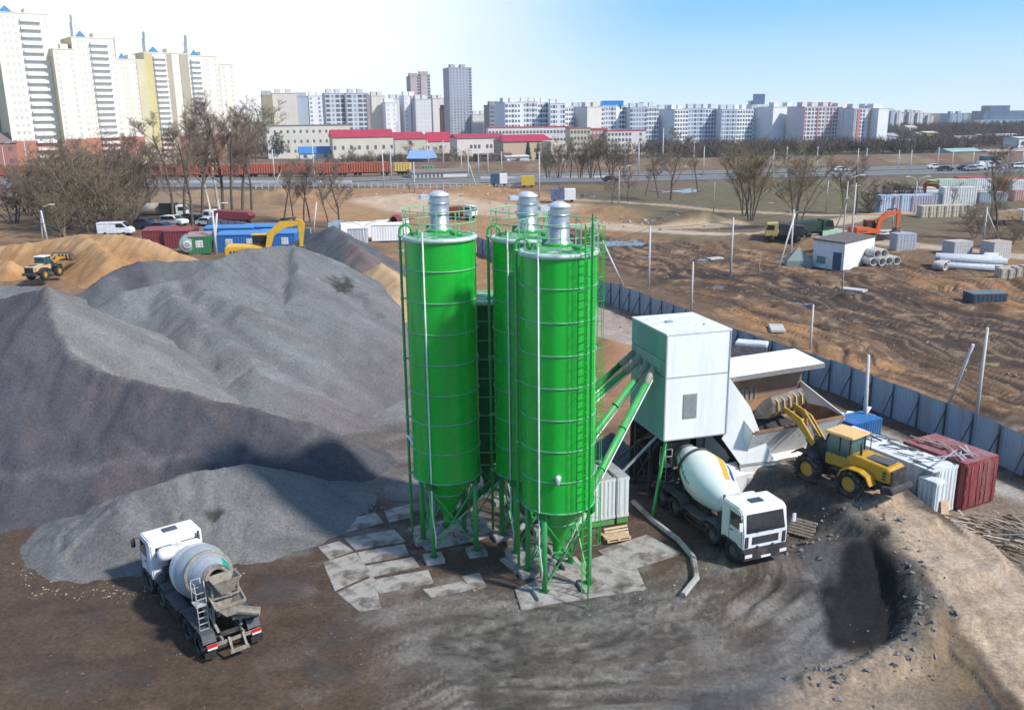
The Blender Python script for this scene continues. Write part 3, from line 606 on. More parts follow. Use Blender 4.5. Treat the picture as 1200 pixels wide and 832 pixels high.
def silo(label, cx, cy, zt=14.2, zb=3.75, r=1.5, group='tall green cement silos', ladder=False, lamp=False, elbow=False, body=None, dark=False, pipes=True):
    t = thing('cement_silo', label, 'silo', (cx, cy, 0), 0, group); G = body or GREEN
    b = MB(); b.lathe([(r, zb), (r, zt)], 64); b.obj('body', G, t, fix=False)
    b = MB(); b.lathe([(r + .02, zb - .07), (r + .05, zb - .07), (r + .05, zb), (r + .001, zb)], 64); b.obj('bottom_flange', BAND, t)
    n = 8; dz = (zt - zb) / n
    for k in range(1, n):
        z = zb + k * dz; b = MB(); b.lathe([(r + .002, z - .03), (r + .035, z - .022), (r + .035, z + .022), (r + .002, z + .03)], 64); b.obj('band', BAND, t)
    b = MB(); b.lathe([(r + .002, zt - .16), (r + .07, zt - .16), (r + .09, zt), (r - .1, zt + .03), (r - .12, zt - .0)], 64); b.obj('top_rim', mat('rim', (.50, .62, .55), .5, dirt=(.2, .4, .25), dirt_amt=.6), t)
    b = MB(); b.lathe([(r - .1, zt - .02), (.55, zt + .17), (.0, zt + .17)], 48); b.obj('roof', mat('silo_roof', (.06, .33, .11), .55, var=.15, dirt=(.5, .52, .48), dirt_amt=.8, dscale=1.6), t)
    b = MB(); b.lathe([(r - .02, zb), (.78, (zb + 1.75) / 2 + .1), (.24, 1.75), (.22, 1.5)], 40)
    cone = b.obj('cone', GREEN if not dark else G, t); b = MB(); b.lathe([(.80, 2.83), (.84, 2.83), (.84, 2.9), (.80, 2.9)], 32); b.obj('ring', BAND, cone)
    b = MB(); b.cyl((0, 0, 1.15), (0, 0, 1.5), .17, 12); b.box(-.22, .22, -.22, .22, 1.32, 1.40); b.cyl((.1, 0, 1.25), (.55, -.1, 1.25), .09, 8); b.obj('outlet_valve', GREEN2, t)
    feet = []
    for k in range(4):
        a = SPH + k * PI / 2; x, y = 1.40 * math.cos(a), 1.40 * math.sin(a); feet.append((x, y))
        b = MB(); b.cyl((x, y, .16), (x, y, zb - .02), .115, 14); leg = b.obj('leg', GREEN2, t)
        b = MB(); R3 = Matrix.Translation((x, y, 0)) @ Matrix.Rotation(a, 4, 'Z'); b.box(-.17, .20, -.17, .17, zb - .32, zb - .02, 0, R3); b.obj('bracket', GREENDK, leg); b = MB(); b.box(-.17, .17, -.17, .17, .16, .19, 0, R3); b.obj('base_plate', GREENDK, leg)
        b = MB(); b.box(-.42, .42, -.42, .42, -.25, .16, 0, Matrix.Translation((x, y, 0)) @ Matrix.Rotation(a + .75, 4, 'Z')); b.obj('footing', CONC, t, bevel=.02)
    for k in range(4):
        p, q = feet[k], feet[(k + 1) % 4]
        for (u, v) in ((p, q), (q, p)):
            b = MB(); b.beam((u[0] * .98, u[1] * .98, .35), (v[0] * .98, v[1] * .98, zb - .5), .055, .055); b.obj('brace', GREEN2, t)
    if not pipes: return t
    for k in range(4):
        a = math.radians(-118 + 90 * k + (2 if k else 0)); b = MB(); b.box(r - .01, r + .012, -.025, .025, zb, zt - .16, 0, Matrix.Rotation(a, 4, 'Z')); b.obj('seam', mat('seam_green', (.05, .36, .09), .4), t)
    # roof railing
    rl = MB(); 
    for k in range(12):
        a = 2 * PI * k / 12; x, y = (r + .02) * math.cos(a), (r + .02) * math.sin(a); q = MB(); q.beam((x, y, zt - .05), (x, y, zt + 1.12), .045); q.obj('railing_post', PALEG, t)
    for z in (.6, 1.1):
        q = MB(); q.tube([((r + .02) * math.cos(2 * PI * k / 36), (r + .02) * math.sin(2 * PI * k / 36), zt + z) for k in range(37)], .022, 6, cap=False); q.obj('railing', PALEG, t)
    # filter
    f = MB(); f.lathe([(.50, zt + .16), (.50, zt + .3), (.42, zt + .34), (.42, zt + 1.62)], 32); f.lathe([(.43, zt + .85), (.46, zt + .87), (.46, zt + .93), (.43, zt + .95)], 32); f.lathe([(.43, zt + 1.3), (.46, zt + 1.32), (.46, zt + 1.36), (.43, zt + 1.38)], 32)
    fo = f.obj('dust_filter', GALV, t); c = MB(); c.lathe([(.40, zt + 1.60), (.45, zt + 1.62), (.45, zt + 1.69), (.18, zt + 1.84), (0, zt + 1.85)], 32); c.obj('cap', mat('filter_cap', (.55, .58, .62), .5, metal=.3), fo)
    if not ladder or True:
        c = MB(); c.box(-.78, .1, -.22, .22, zt + 1.52, zt + 1.68, 0, Matrix.Rotation(.25, 4, 'Z')); c.obj('hood', mat('filter_cap', (.55, .58, .62)), fo)
    c = MB(); c.lathe([(.52, zt + .12), (.56, zt + .12), (.56, zt + .26), (.50, zt + .28)], 32); c.obj('collar', GREEN, fo)
    h = MB(); h.cyl((.75, -.55, zt + .05), (.75, -.55, zt + .24), .22, 16); h.obj('roof_hatch', GREEN2, t)
    h = MB(); h.cyl((-.85, -.3, zt), (-.85, -.3, zt + .3), .1, 10); h.obj('relief_valve', GREEN2, t); h = MB(); h.cyl((-.5, .75, zt), (-.5, .75, zt + .35), .14, 10); h.obj('level_gauge', GREEN2, t)
    a = math.radians(186); x, y = (r + .17) * math.cos(a), (r + .17) * math.sin(a)
    q = MB(); q.tube([(x, y, .8), (x, y, zt + .25), (x + .06, y, zt + .38), (x + .18, y, zt + .46), (x + .34, y, zt + .45), (x + .5, y + .02, zt + .3), (x + .52, y, zt + .02)], .062, 10); fp = q.obj('fill_pipe', GREEN2, t)
    for k in range(5):
        z = zb + (2 * k) * dz + .01; q = MB(); q.beam((x, y, z), (x * .9, y * .9, z), .05); q.cyl((x, y, z - .05), (x, y, z + .05), .085, 10); q.obj('pipe_clamp', BAND, fp)
    a = math.radians(-112 if elbow else -122); x, y = (r + .07) * math.cos(a), (r + .07) * math.sin(a)
    q = MB(); q.tube([(x, y, zt + .3), (x, y, 2.2), (x + .12, y - .03, 1.2), (x + .1, y, .7)], .032, 8); q.obj('cable_conduit', mat('pale_conduit', (.62, .72, .64), .5), t)
    if elbow:
        x, y = -r - .2, -.25; q = MB(); q.tube([(x - .05, y, 5.55), (x + .08, y - .03, 5.5), (x + .22, y - .05, 5.3), (x + .3, y - .05, 5.05), (x + .31, y - .05, 4.85)], [.07, .07, .07, .07, .09], 10); q.obj('hose_connector', WHITE, t)
    if lamp:
        a = math.radians(-92); x, y = (r + .12) * math.cos(a), (r + .12) * math.sin(a)
        q = MB(); q.lathe([(.05, -.2), (.11, .0), (.12, .14), (.05, .2), (0, .2)], 14, 0, Matrix.Translation((x - .02, y, 5.25))); q.beam((x, y, 5.3), (x, y + .15, 5.3), .05); q.obj('siren', WHITE, t)
    if ladder:
        a = math.radians(-52); M = Matrix.Rotation(a, 4, 'Z'); q = MB(); y0 = r + .22
        for s in (-.2, .2): q.beam(M @ Vector((y0, s, .1)), M @ Vector((y0, s, zt + 1.15)), .04)
        z = .4
        while z < zt + 1: q.beam(M @ Vector((y0, -.2, z)), M @ Vector((y0, .2, z)), .025); z += .33
        lad = q.obj('ladder', GREEN, t); q = MB()
        for z in np.arange(2.6, zt + 1.1, .9): q.tube([M @ Vector((y0 + .35 - .37 * math.cos(u), .36 * math.sin(u), z)) for u in np.linspace(.5, 2 * PI - .5, 15)], .010, 5, cap=False)
        for u in (1.1, 1.9, PI, 2 * PI - 1.9, 2 * PI - 1.1): q.beam(M @ Vector((y0 + .35 - .37 * math.cos(u), .36 * math.sin(u), 2.6)), M @ Vector((y0 + .35 - .37 * math.cos(u), .36 * math.sin(u), zt + 1.1)), .025)
        q.obj('cage', GREEN, lad)
        q = MB(); q.beam(M @ Vector((y0 + .75, -.55, .1)), M @ Vector((y0 + .75, -.55, zt + 1.6)), .05); q.obj('mast', GREENDK, t)
    return t
GREENDK = mat('deep_green_paint', (.01, .16, .03), .5, var=.2)
SL = (-2.98, 37.65); SR = (1.85, 34.51); SM = (.70, 37.95); S4 = (-1.25, 41.3)
silo('left green silo with silver dust filter and white hose end low on its left side', *SL, zt=14.35, elbow=True)
silo('right green silo, nearest the camera, with caged ladder and small white siren', *SR, zt=14.15, ladder=True, lamp=True)
silo('middle green silo standing behind and left of the one with the ladder', *SM, zt=14.25)
silo('short green silo coloured as in shade, half hidden between the left and middle silos', *S4, zt=11.0, body=GREEND, dark=True, pipes=False, r=1.35)
# ---- batching tower
BA = math.radians(16.5); BO = Vector((7.35, 41.1, 0)); BW, BD, BZ0, BZ1 = 3.36, 3.95, 3.8, 9.1
BM_ = Matrix.Translation(BO) @ Matrix.Rotation(BA, 4, 'Z'); BMi = BM_.inverted()
def IP(px, py, yl):
    d = BMi.to_3x3() @ ray(px, py); o_ = BMi @ Vector((0, 0, CH)); t = (yl - o_.y) / d.y; return o_ + d * t
def IX(px, py, xl):
    d = BMi.to_3x3() @ ray(px, py); o_ = BMi @ Vector((0, 0, CH)); t = (xl - o_.x) / d.x; return o_ + d * t
t = thing('batching_tower', 'square white batching tower with teal left wall raised beside the silos', 'batching tower', BO, BA)
b = MB(); b.box(.03, BW, .03, BD, BZ0 + .02, BZ1 - .02); b.obj('frame', TRIM, t)
zs = BZ0 + 3.15
for (z0, z1) in ((BZ0, zs - .02), (zs + .02, BZ1 - .06)):
    b = MB(); b.box(.02, BW - .02, -.03, .02, z0, z1); b.obj('front_panel', WHITE, t)
    b = MB(); b.box(BW - .01, BW + .03, .0, BD, z0, z1); b.obj('side_panel', WHITE, t)
for (y0, y1, z0, z1) in ((0.02, BD, 7.78, BZ1 - .06), (0.02, .55, zs + .02, 7.74), (3.5, BD, zs + .02, 7.74), (0.02, BD, BZ0, zs - .02), (.59, 3.46, zs + .02, 7.0)):
    b = MB(); b.box(-.035, .03, y0, y1, z0, z1); b.obj('teal_panel', TEAL, t)
b = MB(); b.box(-.02, .03, .59, 3.46, 7.04, 7.74); b.obj('port_plate', mat('pale_port', (.25, .45, .38), .6, dirt=(.3, .28, .25), dirt_amt=.7), t)
b = MB(); b.box(-.05, BW + .06, -.06, BD + .04, BZ1 - .06, BZ1 + .02); rf = b.obj('roof', mat('roof_sheet', (.72, .74, .75), .5, dirt=(.5, .5, .5), dirt_amt=.3), t)
b = MB(); b.box(1.0, 1.35, 2.1, 2.35, BZ1 + .02, BZ1 + .10); b.box(2.5, 2.6, 1.1, 1.2, BZ1 + .02, BZ1 + .1); b.obj('roof_vent', TRIM, rf)
b = MB(); b.box(.93, 1.70, -.045, -.02, 4.78, 6.05)
wn = b.obj('louvre_window', TRIM, t); b = MB()
for k in range(14): b.box(.97, 1.66, -.07, -.045, 4.83 + k * .086, 4.88 + k * .086)
b.obj('slats', LOUV, wn)
b = MB()
for x in (-.05, BW - .03): b.box(x, x + .07, -.06, .0, BZ0 - .02, BZ1 - .06)
b.box(0, BW, -.05, 0.0, BZ0 - .06, BZ0); b.box(0, BW, -.05, -.0, zs - .02, zs + .02); b.box(-.05, -.0, 0, BD, BZ0 - .06, BZ0); b.obj('edge_trim', TRIM, t)
for (x, y) in ((.25, 3.7), (3.2, 3.75), (.25, 1.9)):
    b = MB(); b.beam((x, y, 0), (x, y, BZ0), .18); b.obj('support_leg', DARK, t)
b = MB()
for (p, q) in (((.25, 3.7, .2), (.25, 1.9, 2.4)), ((.25, 1.9, .2), (.25, 3.7, 2.4)), ((.25, 3.7, 2.4), (.25, 1.9, 2.4)), ((.25, 1.9, 2.4), (.25, .6, 3.8)), ((-1.1, 3.0, 1.8), (.25, 1.9, 3.6)), ((.25, 3.7, 2.4), (-.2, 1.0, 3.7))): b.beam(p, q, .09)
b.obj('bracing', DARK, t)
b = MB(); q = BMi @ P(765, 604, 0); b.beam((.2, .15, BZ0), (q.x, q.y, 0), .12); b.obj('support_leg', GREEN2, t)
b = MB(); q = BMi @ P(705, 578, .9); b.beam((.3, .9, BZ0 + .1), (q.x, q.y, .9), .1); b.obj('strut', TRIM, t)
b = MB(); b.lathe([(.9, BZ0 - .02), (.45, BZ0 - .75), (.45, BZ0 - 1.0)], 24, 0, Matrix.Translation((1.9, 2.6, 0))); b.obj('discharge_chute', DARK, t)
# ---- screw conveyors
for i, (s0, (px, py), yl, lab) in enumerate(((SL, (748, 416), 3.2, 'farthest'), (S4, (757, 419), 2.3, 'second farthest'), (SM, (765, 423), 1.5, 'second nearest'), (SR, (773, 430), .8, 'nearest and steepest'))):
    e = BM_ @ Vector((-.25, yl, 7.45 - .06 * i)); s = Vector((s0[0], s0[1], 1.25)); d = (e - s).normalized(); s = s + d * -.3
    t = thing('screw_conveyor', 'green tubular screw conveyor, %s of the four reaching the tower' % lab, 'screw conveyor', s, 0, 'inclined green screw conveyors')
    L = (e - s).length; M = d.to_track_quat('X', 'Z').to_matrix().to_4x4(); b = MB(); b.tube([M @ Vector((0, 0, 0)), M @ Vector((L, 0, 0))], .15, 14)
    b.obj('tube', GREEN2 if i else GREENDK, t)
    for k in range(1, int(L / 2.4)): b = MB(); b.tube([M @ Vector((k * 2.4 - .04, 0, 0)), M @ Vector((k * 2.4 + .04, 0, 0))], .2, 14); b.obj('flange', GREEN2, t)
    b = MB(); b.tube([M @ Vector((.4, -.15, -.15)), M @ Vector((L - .5, -.15, -.15))], .035, 6); b.obj('cable_conduit', mat('pale_conduit', (.62, .72, .64)), t)
    b = MB(); b.tube([M @ Vector((L - 1.1, 0, .0)), M @ Vector((L - .05, 0, .0))], [.165, .165], 12); b.obj('inlet_sleeve', mat('dusty_sleeve', (.33, .31, .24), .8, var=.2), t)
    b = MB(); b.tube([M @ Vector((-.65, 0, 0)), M @ Vector((-.05, 0, 0))], .13, 12); b.tube([M @ Vector((-.9, 0, 0)), M @ Vector((-.6, 0, 0))], .17, 12); b.obj('motor', mat('grey_motor', (.22, .23, .24), .6), t)
# ---- white housing under and right of the tower
t = thing('mixer_housing', 'white sheet metal housing with dark octagonal truck opening below the tower', 'housing', BO, BA)
def wallpoly(yl, pts, th=.08): return [(p.x, p.z) for p in [IP(a, b_, yl) for a, b_ in pts]]
up = [(3.45, 6.9), (3.9, 6.4), (4.85, 4.0), (5.55, 1.75), (3.35, 1.95), (4.35, 1.95), (4.2, 2.5), (3.3, 3.9)]
b = MB(); b.side([(3.38, 3.78), (3.2, 3.5), (4.34, 1.98), (6.3, 1.98), (5.35, 3.6), (4.7, 5.0), (3.40, 6.7)], .02, .10); b.obj('upper_wall', WHITE, t)
b = MB(); b.side([(4.34, -.1), (6.6, -.1), (6.6, 1.92), (4.34, 1.92)], .0, .1); lw = b.obj('lower_wall', WHITE2, t)
b = MB(); b.box(4.6, 5.2, -.03, -.002, .35, 1.25); b.obj('door', WHITE2, lw)
b = MB(); b.box(4.25, 6.6, -.06, -.004, 1.9, 1.96); b.obj('ledge', TRIM, lw)
b = MB(); b.side([(6.3, 2.0), (5.35, 3.6), (4.7, 5.0), (3.42, 6.7), (3.42, 6.55), (4.6, 4.95), (5.25, 3.55), (6.2, 2.0)], .12, 3.4)
b.obj('sloping_roof', WHITE, t)
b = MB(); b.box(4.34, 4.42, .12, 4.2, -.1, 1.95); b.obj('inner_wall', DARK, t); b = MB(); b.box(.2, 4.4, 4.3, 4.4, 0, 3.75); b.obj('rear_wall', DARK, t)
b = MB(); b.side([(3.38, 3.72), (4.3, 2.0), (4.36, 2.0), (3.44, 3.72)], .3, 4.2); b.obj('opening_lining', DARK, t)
# ---- aggregate hopper
HA = math.radians(24); HO = P(883, 508, 3.85); HO.z = 0
HM = Matrix.Translation(HO) @ Matrix.Rotation(HA, 4, 'Z'); HMi = HM.inverted(); HL = 5.9; HD = 3.4
t = thing('aggregate_hopper', 'wide white aggregate hopper with rusty inside and raised canopy in front of the loader', 'hopper', HO, HA)
b = MB(); b.add([(-.02, 0, 3.8), (HL, 0, 3.8), (HL - .5, 1.1, 2.0), (.35, 1.1, 2.0), (-.02, .08, 3.8), (HL, .08, 3.8), (HL - .5, 1.2, 2.0), (.35, 1.2, 2.0)], [(0, 3, 2, 1), (4, 5, 6, 7), (0, 1, 5, 4), (1, 2, 6, 5), (2, 3, 7, 6), (3, 0, 4, 7)]); b.obj('front_plate', WHITE2, t)
b = MB(); b.add([(-1.0, 1.1, 2.0), (HL - .5, 1.1, 2.0), (HL - .3, .55, 1.45), (-1.2, .55, 1.45), (-1.2, .55, -.1), (HL - .3, .55, -.1)], [(0, 3, 2, 1), (3, 4, 5, 2)]); b.obj('sloping_base', WHITE2, t, fix=False)
b = MB(); b.box(0, HL, -.03, .12, 3.8, 3.9); b.obj('lip', RUST, t)
b = MB(); b.add([(0.1, .1, 3.84), (HL - .05, .1, 3.84), (HL - .9, 1.5, 1.6), (.7, 1.5, 1.6)], [(0, 3, 2, 1)]); b.add([(.1, HD - .05, 4.3), (HL - .05, HD - .05, 4.3), (HL - .9, 1.9, 1.6), (.7, 1.9, 1.6)], [(0, 1, 2, 3)])
b.add([(.06, .1, 3.84), (.06, HD - .05, 4.3), (.7, 1.9, 1.6), (.7, 1.5, 1.6)], [(0, 1, 2, 3)]); b.add([(HL - .06, .1, 3.84), (HL - .06, HD - .05, 4.3), (HL - .9, 1.9, 1.6), (HL - .9, 1.5, 1.6)], [(0, 3, 2, 1)]); b.obj('inner_slope', RUST, t, fix=False)
b = MB(); b.add([(.0, 0, 3.72), (.0, 0, 3.92), (-.35, HD, 6.15), (-.35, HD, 1.0), (.35, 1.1, 1.9), (.06, 0, 3.72), (.06, 0, 3.92), (-.29, HD, 6.15), (-.29, HD, 1.0), (.41, 1.1, 1.9)], [(0, 1, 2, 3, 4), (9, 8, 7, 6, 5), (0, 5, 6, 1), (1, 6, 7, 2), (2, 7, 8, 3), (3, 8, 9, 4), (4, 9, 5, 0)]); b.obj('side_wall', WHITE, t)
b = MB(); b.add([(HL, 0, 3.72), (HL, 0, 3.92), (HL, HD, 4.9), (HL, HD, 1.0), (HL - .5, 1.1, 1.9), (HL - .06, 0, 3.72), (HL - .06, 0, 3.92), (HL - .06, HD, 4.9), (HL - .06, HD, 1.0), (HL - .56, 1.1, 1.9)], [(0, 1, 2, 3, 4), (9, 8, 7, 6, 5), (0, 5, 6, 1), (1, 6, 7, 2), (2, 7, 8, 3), (3, 8, 9, 4), (4, 9, 5, 0)]); b.obj('side_wall', WHITE2, t)
b = MB(); b.box(-.3, HL, HD - .02, HD + .06, 4.3, 5.7); b.obj('back_wall', mat('rusty_back', (.25, .15, .09), .85, var=.25, scale=1, dirt=(.42, .28, .16), dirt_amt=.7, dscale=.5), t)
b = MB()
for k in range(9): b.box(.3 + k * .3, .45 + k * .3, HD - .08, HD - .02, 3.9, 4.95)
b.obj('rib', mat('dusty_rib', (.24, .22, .19), .8), t)
b = MB(); b.box(-.3, HL + .1, HD + .02, HD + .05, 5.7, 6.05); b.obj('glazing_strip', mat('pale_sheet', (.45, .55, .53), .5), t)
b = MB()
for k in range(6): b.beam((.1 + k * 1.1, HD, 5.6), (.3 + k * 1.1, HD - .95, 6.05), .06)
b.beam((0, HD, 5.7), (HL, HD, 5.7), .07); b.obj('canopy_strut', DARK, t)
RS = Matrix(((1, 0, 0, 0), (0, 1, 0, 0), (0, 0, 1, 0), (0, 0, 0, 1)))
b = MB(); b.add([(-.15, HD - 1.05, 6.0), (HL + .55, HD - 1.05, 6.0), (HL + .2, HD + .9, 6.4), (-.6, HD + .9, 6.4), (-.15, HD - 1.05, 6.1), (HL + .55, HD - 1.05, 6.1), (HL + .2, HD + .9, 6.48), (-.6, HD + .9, 6.48)], [(3, 2, 1, 0), (4, 5, 6, 7), (0, 1, 5, 4), (1, 2, 6, 5), (2, 3, 7, 6), (3, 0, 4, 7)]); cp = b.obj('canopy', WHITE, t)
b = MB(); b.box(-.15, HL + .55, HD - 1.13, HD - 1.05, 5.85, 6.08); b.obj('front_trim', mat('dark_trim', (.2, .19, .18), .6), cp)
b = MB(); b.box(-.3, HL - .2, HD + .3, HD + .85, 0, 6.3); b.obj('bin_casing', WHITE2, t)
b = MB(); b.box(.3, HL - .4, .5, HD + .3, -.3, 1.25); b.obj('bin_base', WHITE2, t)
# aggregate inside the hopper
def heap(name, label, cat, M, cx, cy, rx, ry, z0, h, mt, col, seed, kind=None, n=34, parent=None):
    xs = np.linspace(-1, 1, n); X, Y = np.meshgrid(xs, xs); r = np.hypot(X, Y); H = (h * np.clip(1 - r, -.3, 1) * (.75 + .5 * fbm(X * 3 + seed, Y * 3, seed, 3))) + (fbm(X * 9, Y * 9, seed + 1, 3) - .5) * h * .25
    A = colarr(X.shape, col) * (.8 + .4 * fbm(X * 6, Y * 6, seed + 2, 3)[..., None]); wx = cx + X * rx; wy = cy + Y * ry
    me = grid_obj(name, wx, wy, z0 + H, mt, {'col': A}, r < 1.15); me.matrix_world = M
    if parent is None: tag(me, label, cat, None, kind)
    return me
heap('aggregate_heap', 'dark gravel lying in the hopper below the loader bucket', 'gravel', HM, 2.0, 1.9, 2.1, 1.5, 3.3, 1.1, gravm, (.055, .055, .055), 5)
heap('gravel_pile', 'grey rubble heap behind the silo cabinets under the conveyors', 'gravel pile', Matrix.Identity(4), 5.6, 47.5, 3.2, 2.6, .0, 1.6, gravm, (.13, .13, .14), 8)
# ---- fence
FB = PP(560, 296, 640, 326, 704, 353, 737, 367, 812, 397, 856, 417, 989, 466, 1052, 494, 1084, 506, 1117, 519, 1154, 536, 1194, 556, 1330, 614)
def along(pts, step):
    out = []; acc = 0; pts = [Vector(p) for p in pts]
    for a, b in zip(pts[:-1], pts[1:]):
        L = (b - a).length; s = -acc
        while s < L:
            if s >= 0: out.append((a + (b - a) * s / L, (b - a).normalized()))
            s += step
        acc = (L - (s - step))
        acc = acc % step if acc < step else acc - step
        acc = L - (s - step)
    return out
FENCEM = mat('fence_sheet', (.27, .355, .43), .6, var=.12, scale=.6, dirt=(.20, .20, .19), dirt_amt=.7, dscale=1.0, streak=True)
FPOST = mat('fence_post', (.05, .07, .10), .6, var=.2)
t = thing('sheet_fence', 'long blue grey sheet metal fence with diagonal props round the plant', 'fence')
pts = []; acc = 0
pv = [Vector(p) for p in FB]; tot = sum((b - a).length for a, b in zip(pv[:-1], pv[1:])); N_ = int(tot / 2.05)
def pt_at(pv, s):
    for a, b in zip(pv[:-1], pv[1:]):
        L = (b - a).length
        if s <= L: return a + (b - a) * s / L
        s -= L
    return pv[-1]
fp = [pt_at(pv, i * tot / N_) for i in range(N_ + 1)]
for i, (a, c) in enumerate(zip(fp[:-1], fp[1:])):
    h = 2.4 + .03 * math.sin(i * 2.3); z0 = min(gz(*a), gz(*c)) - .1; b = MB()
    d = (c - a).normalized(); n_ = Vector((-d.y, d.x)); k = 14; w = (c - a).length / k; vs = []
    for j in range(k + 1):
        o_ = n_ * (.025 if j % 2 else -.025); p = a + d * w * j + o_; vs += [(p.x, p.y, z0), (p.x, p.y, z0 + h)]
    fs = [(2 * j, 2 * j + 2, 2 * j + 3, 2 * j + 1) for j in range(k)]; b.add(vs, fs); b.obj('panel', FENCEM, t, fix=False)
    nn = Vector((-d.y, d.x)) * (-1 if Vector((-d.y, d.x)).dot(Vector((-1, -1))) < 0 else 1)
    b = MB(); p = a + nn * .09; b.beam((p.x, p.y, z0), (p.x, p.y, z0 + h + .05), .08); b.obj('post', FPOST, t)
    q = a + nn * 1.05; b = MB(); b.beam((p.x, p.y, z0 + h * .82), (q.x, q.y, z0 + .05), .06); b.obj('prop', FPOST, t)
# ---- slabs
SLABM = mat('muddy_slab', (.35, .33, .30), .9, var=.2, scale=1.5, bump=.015, bscale=10, dirt=(.075, .056, .042), dirt_amt=1.0, dscale=.75, speck=.15, col2=(.22, .20, .18), c2scale=1.6)
def slab(poly, label, z=.0, th=.22, mt=SLABM):
    w = [P(a, b, z) for a, b in poly]; c = sum(w, Vector()) / len(w); b = MB(); b.prism([(p.x - c.x, p.y - c.y) for p in w], -.18, th - .18)
    hz = gz(c.x, c.y); o = b.obj('concrete_slab', mt, bevel=.02); o.location = (c.x, c.y, max(hz, -.03) - .0 + rnd.uniform(-.015, .015)); tag(o, label, 'concrete slab', 'pale concrete slabs on the mud left of the silos'); return o
SLB = [([(372, 641), (398, 634), (414, 645), (386, 656)], 'small concrete slab farthest left in the paving'),
       ([(378, 659), (417, 647), (436, 672), (392, 692)], 'mud stained concrete slab in the left row, second from the front'),
       ([(394, 694), (438, 675), (447, 712), (420, 716)], 'broken front slab of the left row'),
       ([(402, 630), (462, 620), (476, 634), (416, 644)], 'long slab at the back of the right row'),
       ([(418, 647), (474, 637), (480, 650), (425, 660)], 'long slab in the right row, second from the back'),
       ([(427, 663), (484, 652), (492, 664), (432, 676)], 'long slab in the right row, second from the front'),
       ([(434, 679), (502, 667), (508, 682), (444, 695)], 'front slab of the right row, nearest the left silo'),
       ([(450, 598), (482, 590), (484, 606), (456, 612)], 'slab lying against the foot of the gravel left of the silos'),
       ([(395, 612), (440, 600), (450, 613), (404, 624)], 'dusty slab half buried at the edge of the gravel'),
       ([(495, 690), (540, 681), (560, 688), (505, 700)], 'thin muddy slab in front of the left silo'),
       ([(540, 675), (562, 670), (570, 686), (555, 692)], 'small tilted slab between the left and right silos'),
       ([(603, 690), (648, 670), (735, 640), (758, 690), (690, 700), (610, 712)], 'large dusty slab under the right silo'),
       ([(700, 645), (758, 626), (800, 648), (735, 668)], 'wide slab in front of the white cabinets'),
       ([(585, 655), (630, 640), (650, 655), (605, 672)], 'slab under the middle silo'),
       ([(478, 618), (560, 600), (590, 625), (500, 645)], 'dark damp slab under the back of the left silo')]
for p, l in SLB: slab(p, l)
# kerb along the truck lane
b = MB(); kp = [P(742, 590), P(765, 612), P(795, 635), P(812, 655), P(816, 680), P(800, 700)]
b.tube([(p.x, p.y, .1) for p in kp], .14, 6, smooth=False); tag(b.obj('concrete_kerb', CONC), 'curved concrete kerb between the silos and the truck lane', 'kerb', None)
# ---- white cabinets with green skids
CB = P(736, 612); t = None
CA = math.radians(19)
def ribbed(b, x0, x1, y0, y1, z0, z1, step=.2, dep=.03, faces='fblr'):
    """box with vertical corrugation on the walls"""
    def wall(p, q, nrm):
        p = Vector(p); q = Vector(q); L = (q - p).length; n = max(2, int(L / step) * 2); vs = []
        for j in range(n + 1):
            o_ = Vector(nrm) * (dep if (j // 1) % 2 else 0)
            for u in ((j - .3) / n, (j + .3) / n):
                u = min(1, max(0, u)); r_ = p.lerp(q, u) + o_; vs += [(r_.x, r_.y, z0), (r_.x, r_.y, z1)]
        m_ = len(vs) // 2; b.add(vs, [(2 * j, 2 * j + 2, 2 * j + 3, 2 * j + 1) for j in range(m_ - 1)])
    wall((x0, y0, 0), (x1, y0, 0), (0, -1, 0)); wall((x1, y0, 0), (x1, y1, 0), (1, 0, 0)); wall((x1, y1, 0), (x0, y1, 0), (0, 1, 0)); wall((x0, y1, 0), (x0, y0, 0), (-1, 0, 0))
    b.box(x0 - .02, x1 + .02, y0 - .02, y1 + .02, z1 - .1, z1 + .03); b.box(x0 - .02, x1 + .02, y0 - .02, y1 + .02, z0 - .03, z0 + .12)
CABW = mat('cabinet_white', (.60, .62, .60), .5, var=.06, dirt=(.4, .4, .38), dirt_amt=.5, streak=True, dscale=1)
for (x0, x1, lab) in ((-3.1, -.72, 'wide white ribbed equipment cabinet behind the right silo leg'), (-.58, 0, 'narrow white ribbed cabinet right of the wide one by the pallet')):
    t = thing('equipment_cabinet', lab, 'cabinet', (CB.x, CB.y, 0), CA); b = MB(); ribbed(b, x0, x1, 0, 2.3, .38, 2.35); b.obj('body', CABW, t, fix=False)
    b = MB(); b.box(x0, x1, 0, 2.3, 2.36, 2.42); b.obj('top', mat('cabinet_top', (.33, .33, .32), .7, dirt=(.2, .19, .17), dirt_amt=.6), t)
    for y in (.15, 1.9):
        b = MB(); b.box(x0, x1, y - .12, y + .22, .02, .34); b.obj('skid', mat('skid_green', (.10, .28, .08), .6, dirt=(.2, .18, .14), dirt_amt=.5), t)
b = MB(); b.tube([(CB.x - .74, CB.y - .1, .4), (CB.x - .78, CB.y - .12, 2.44), (CB.x - 1.1, CB.y + 1.2, 2.46), (CB.x - 1.5, CB.y + 1.7, 2.46)], .035, 6); tag(b.obj('cable', BLACK), 'black cable running over the tops of the white cabinets', 'cable')
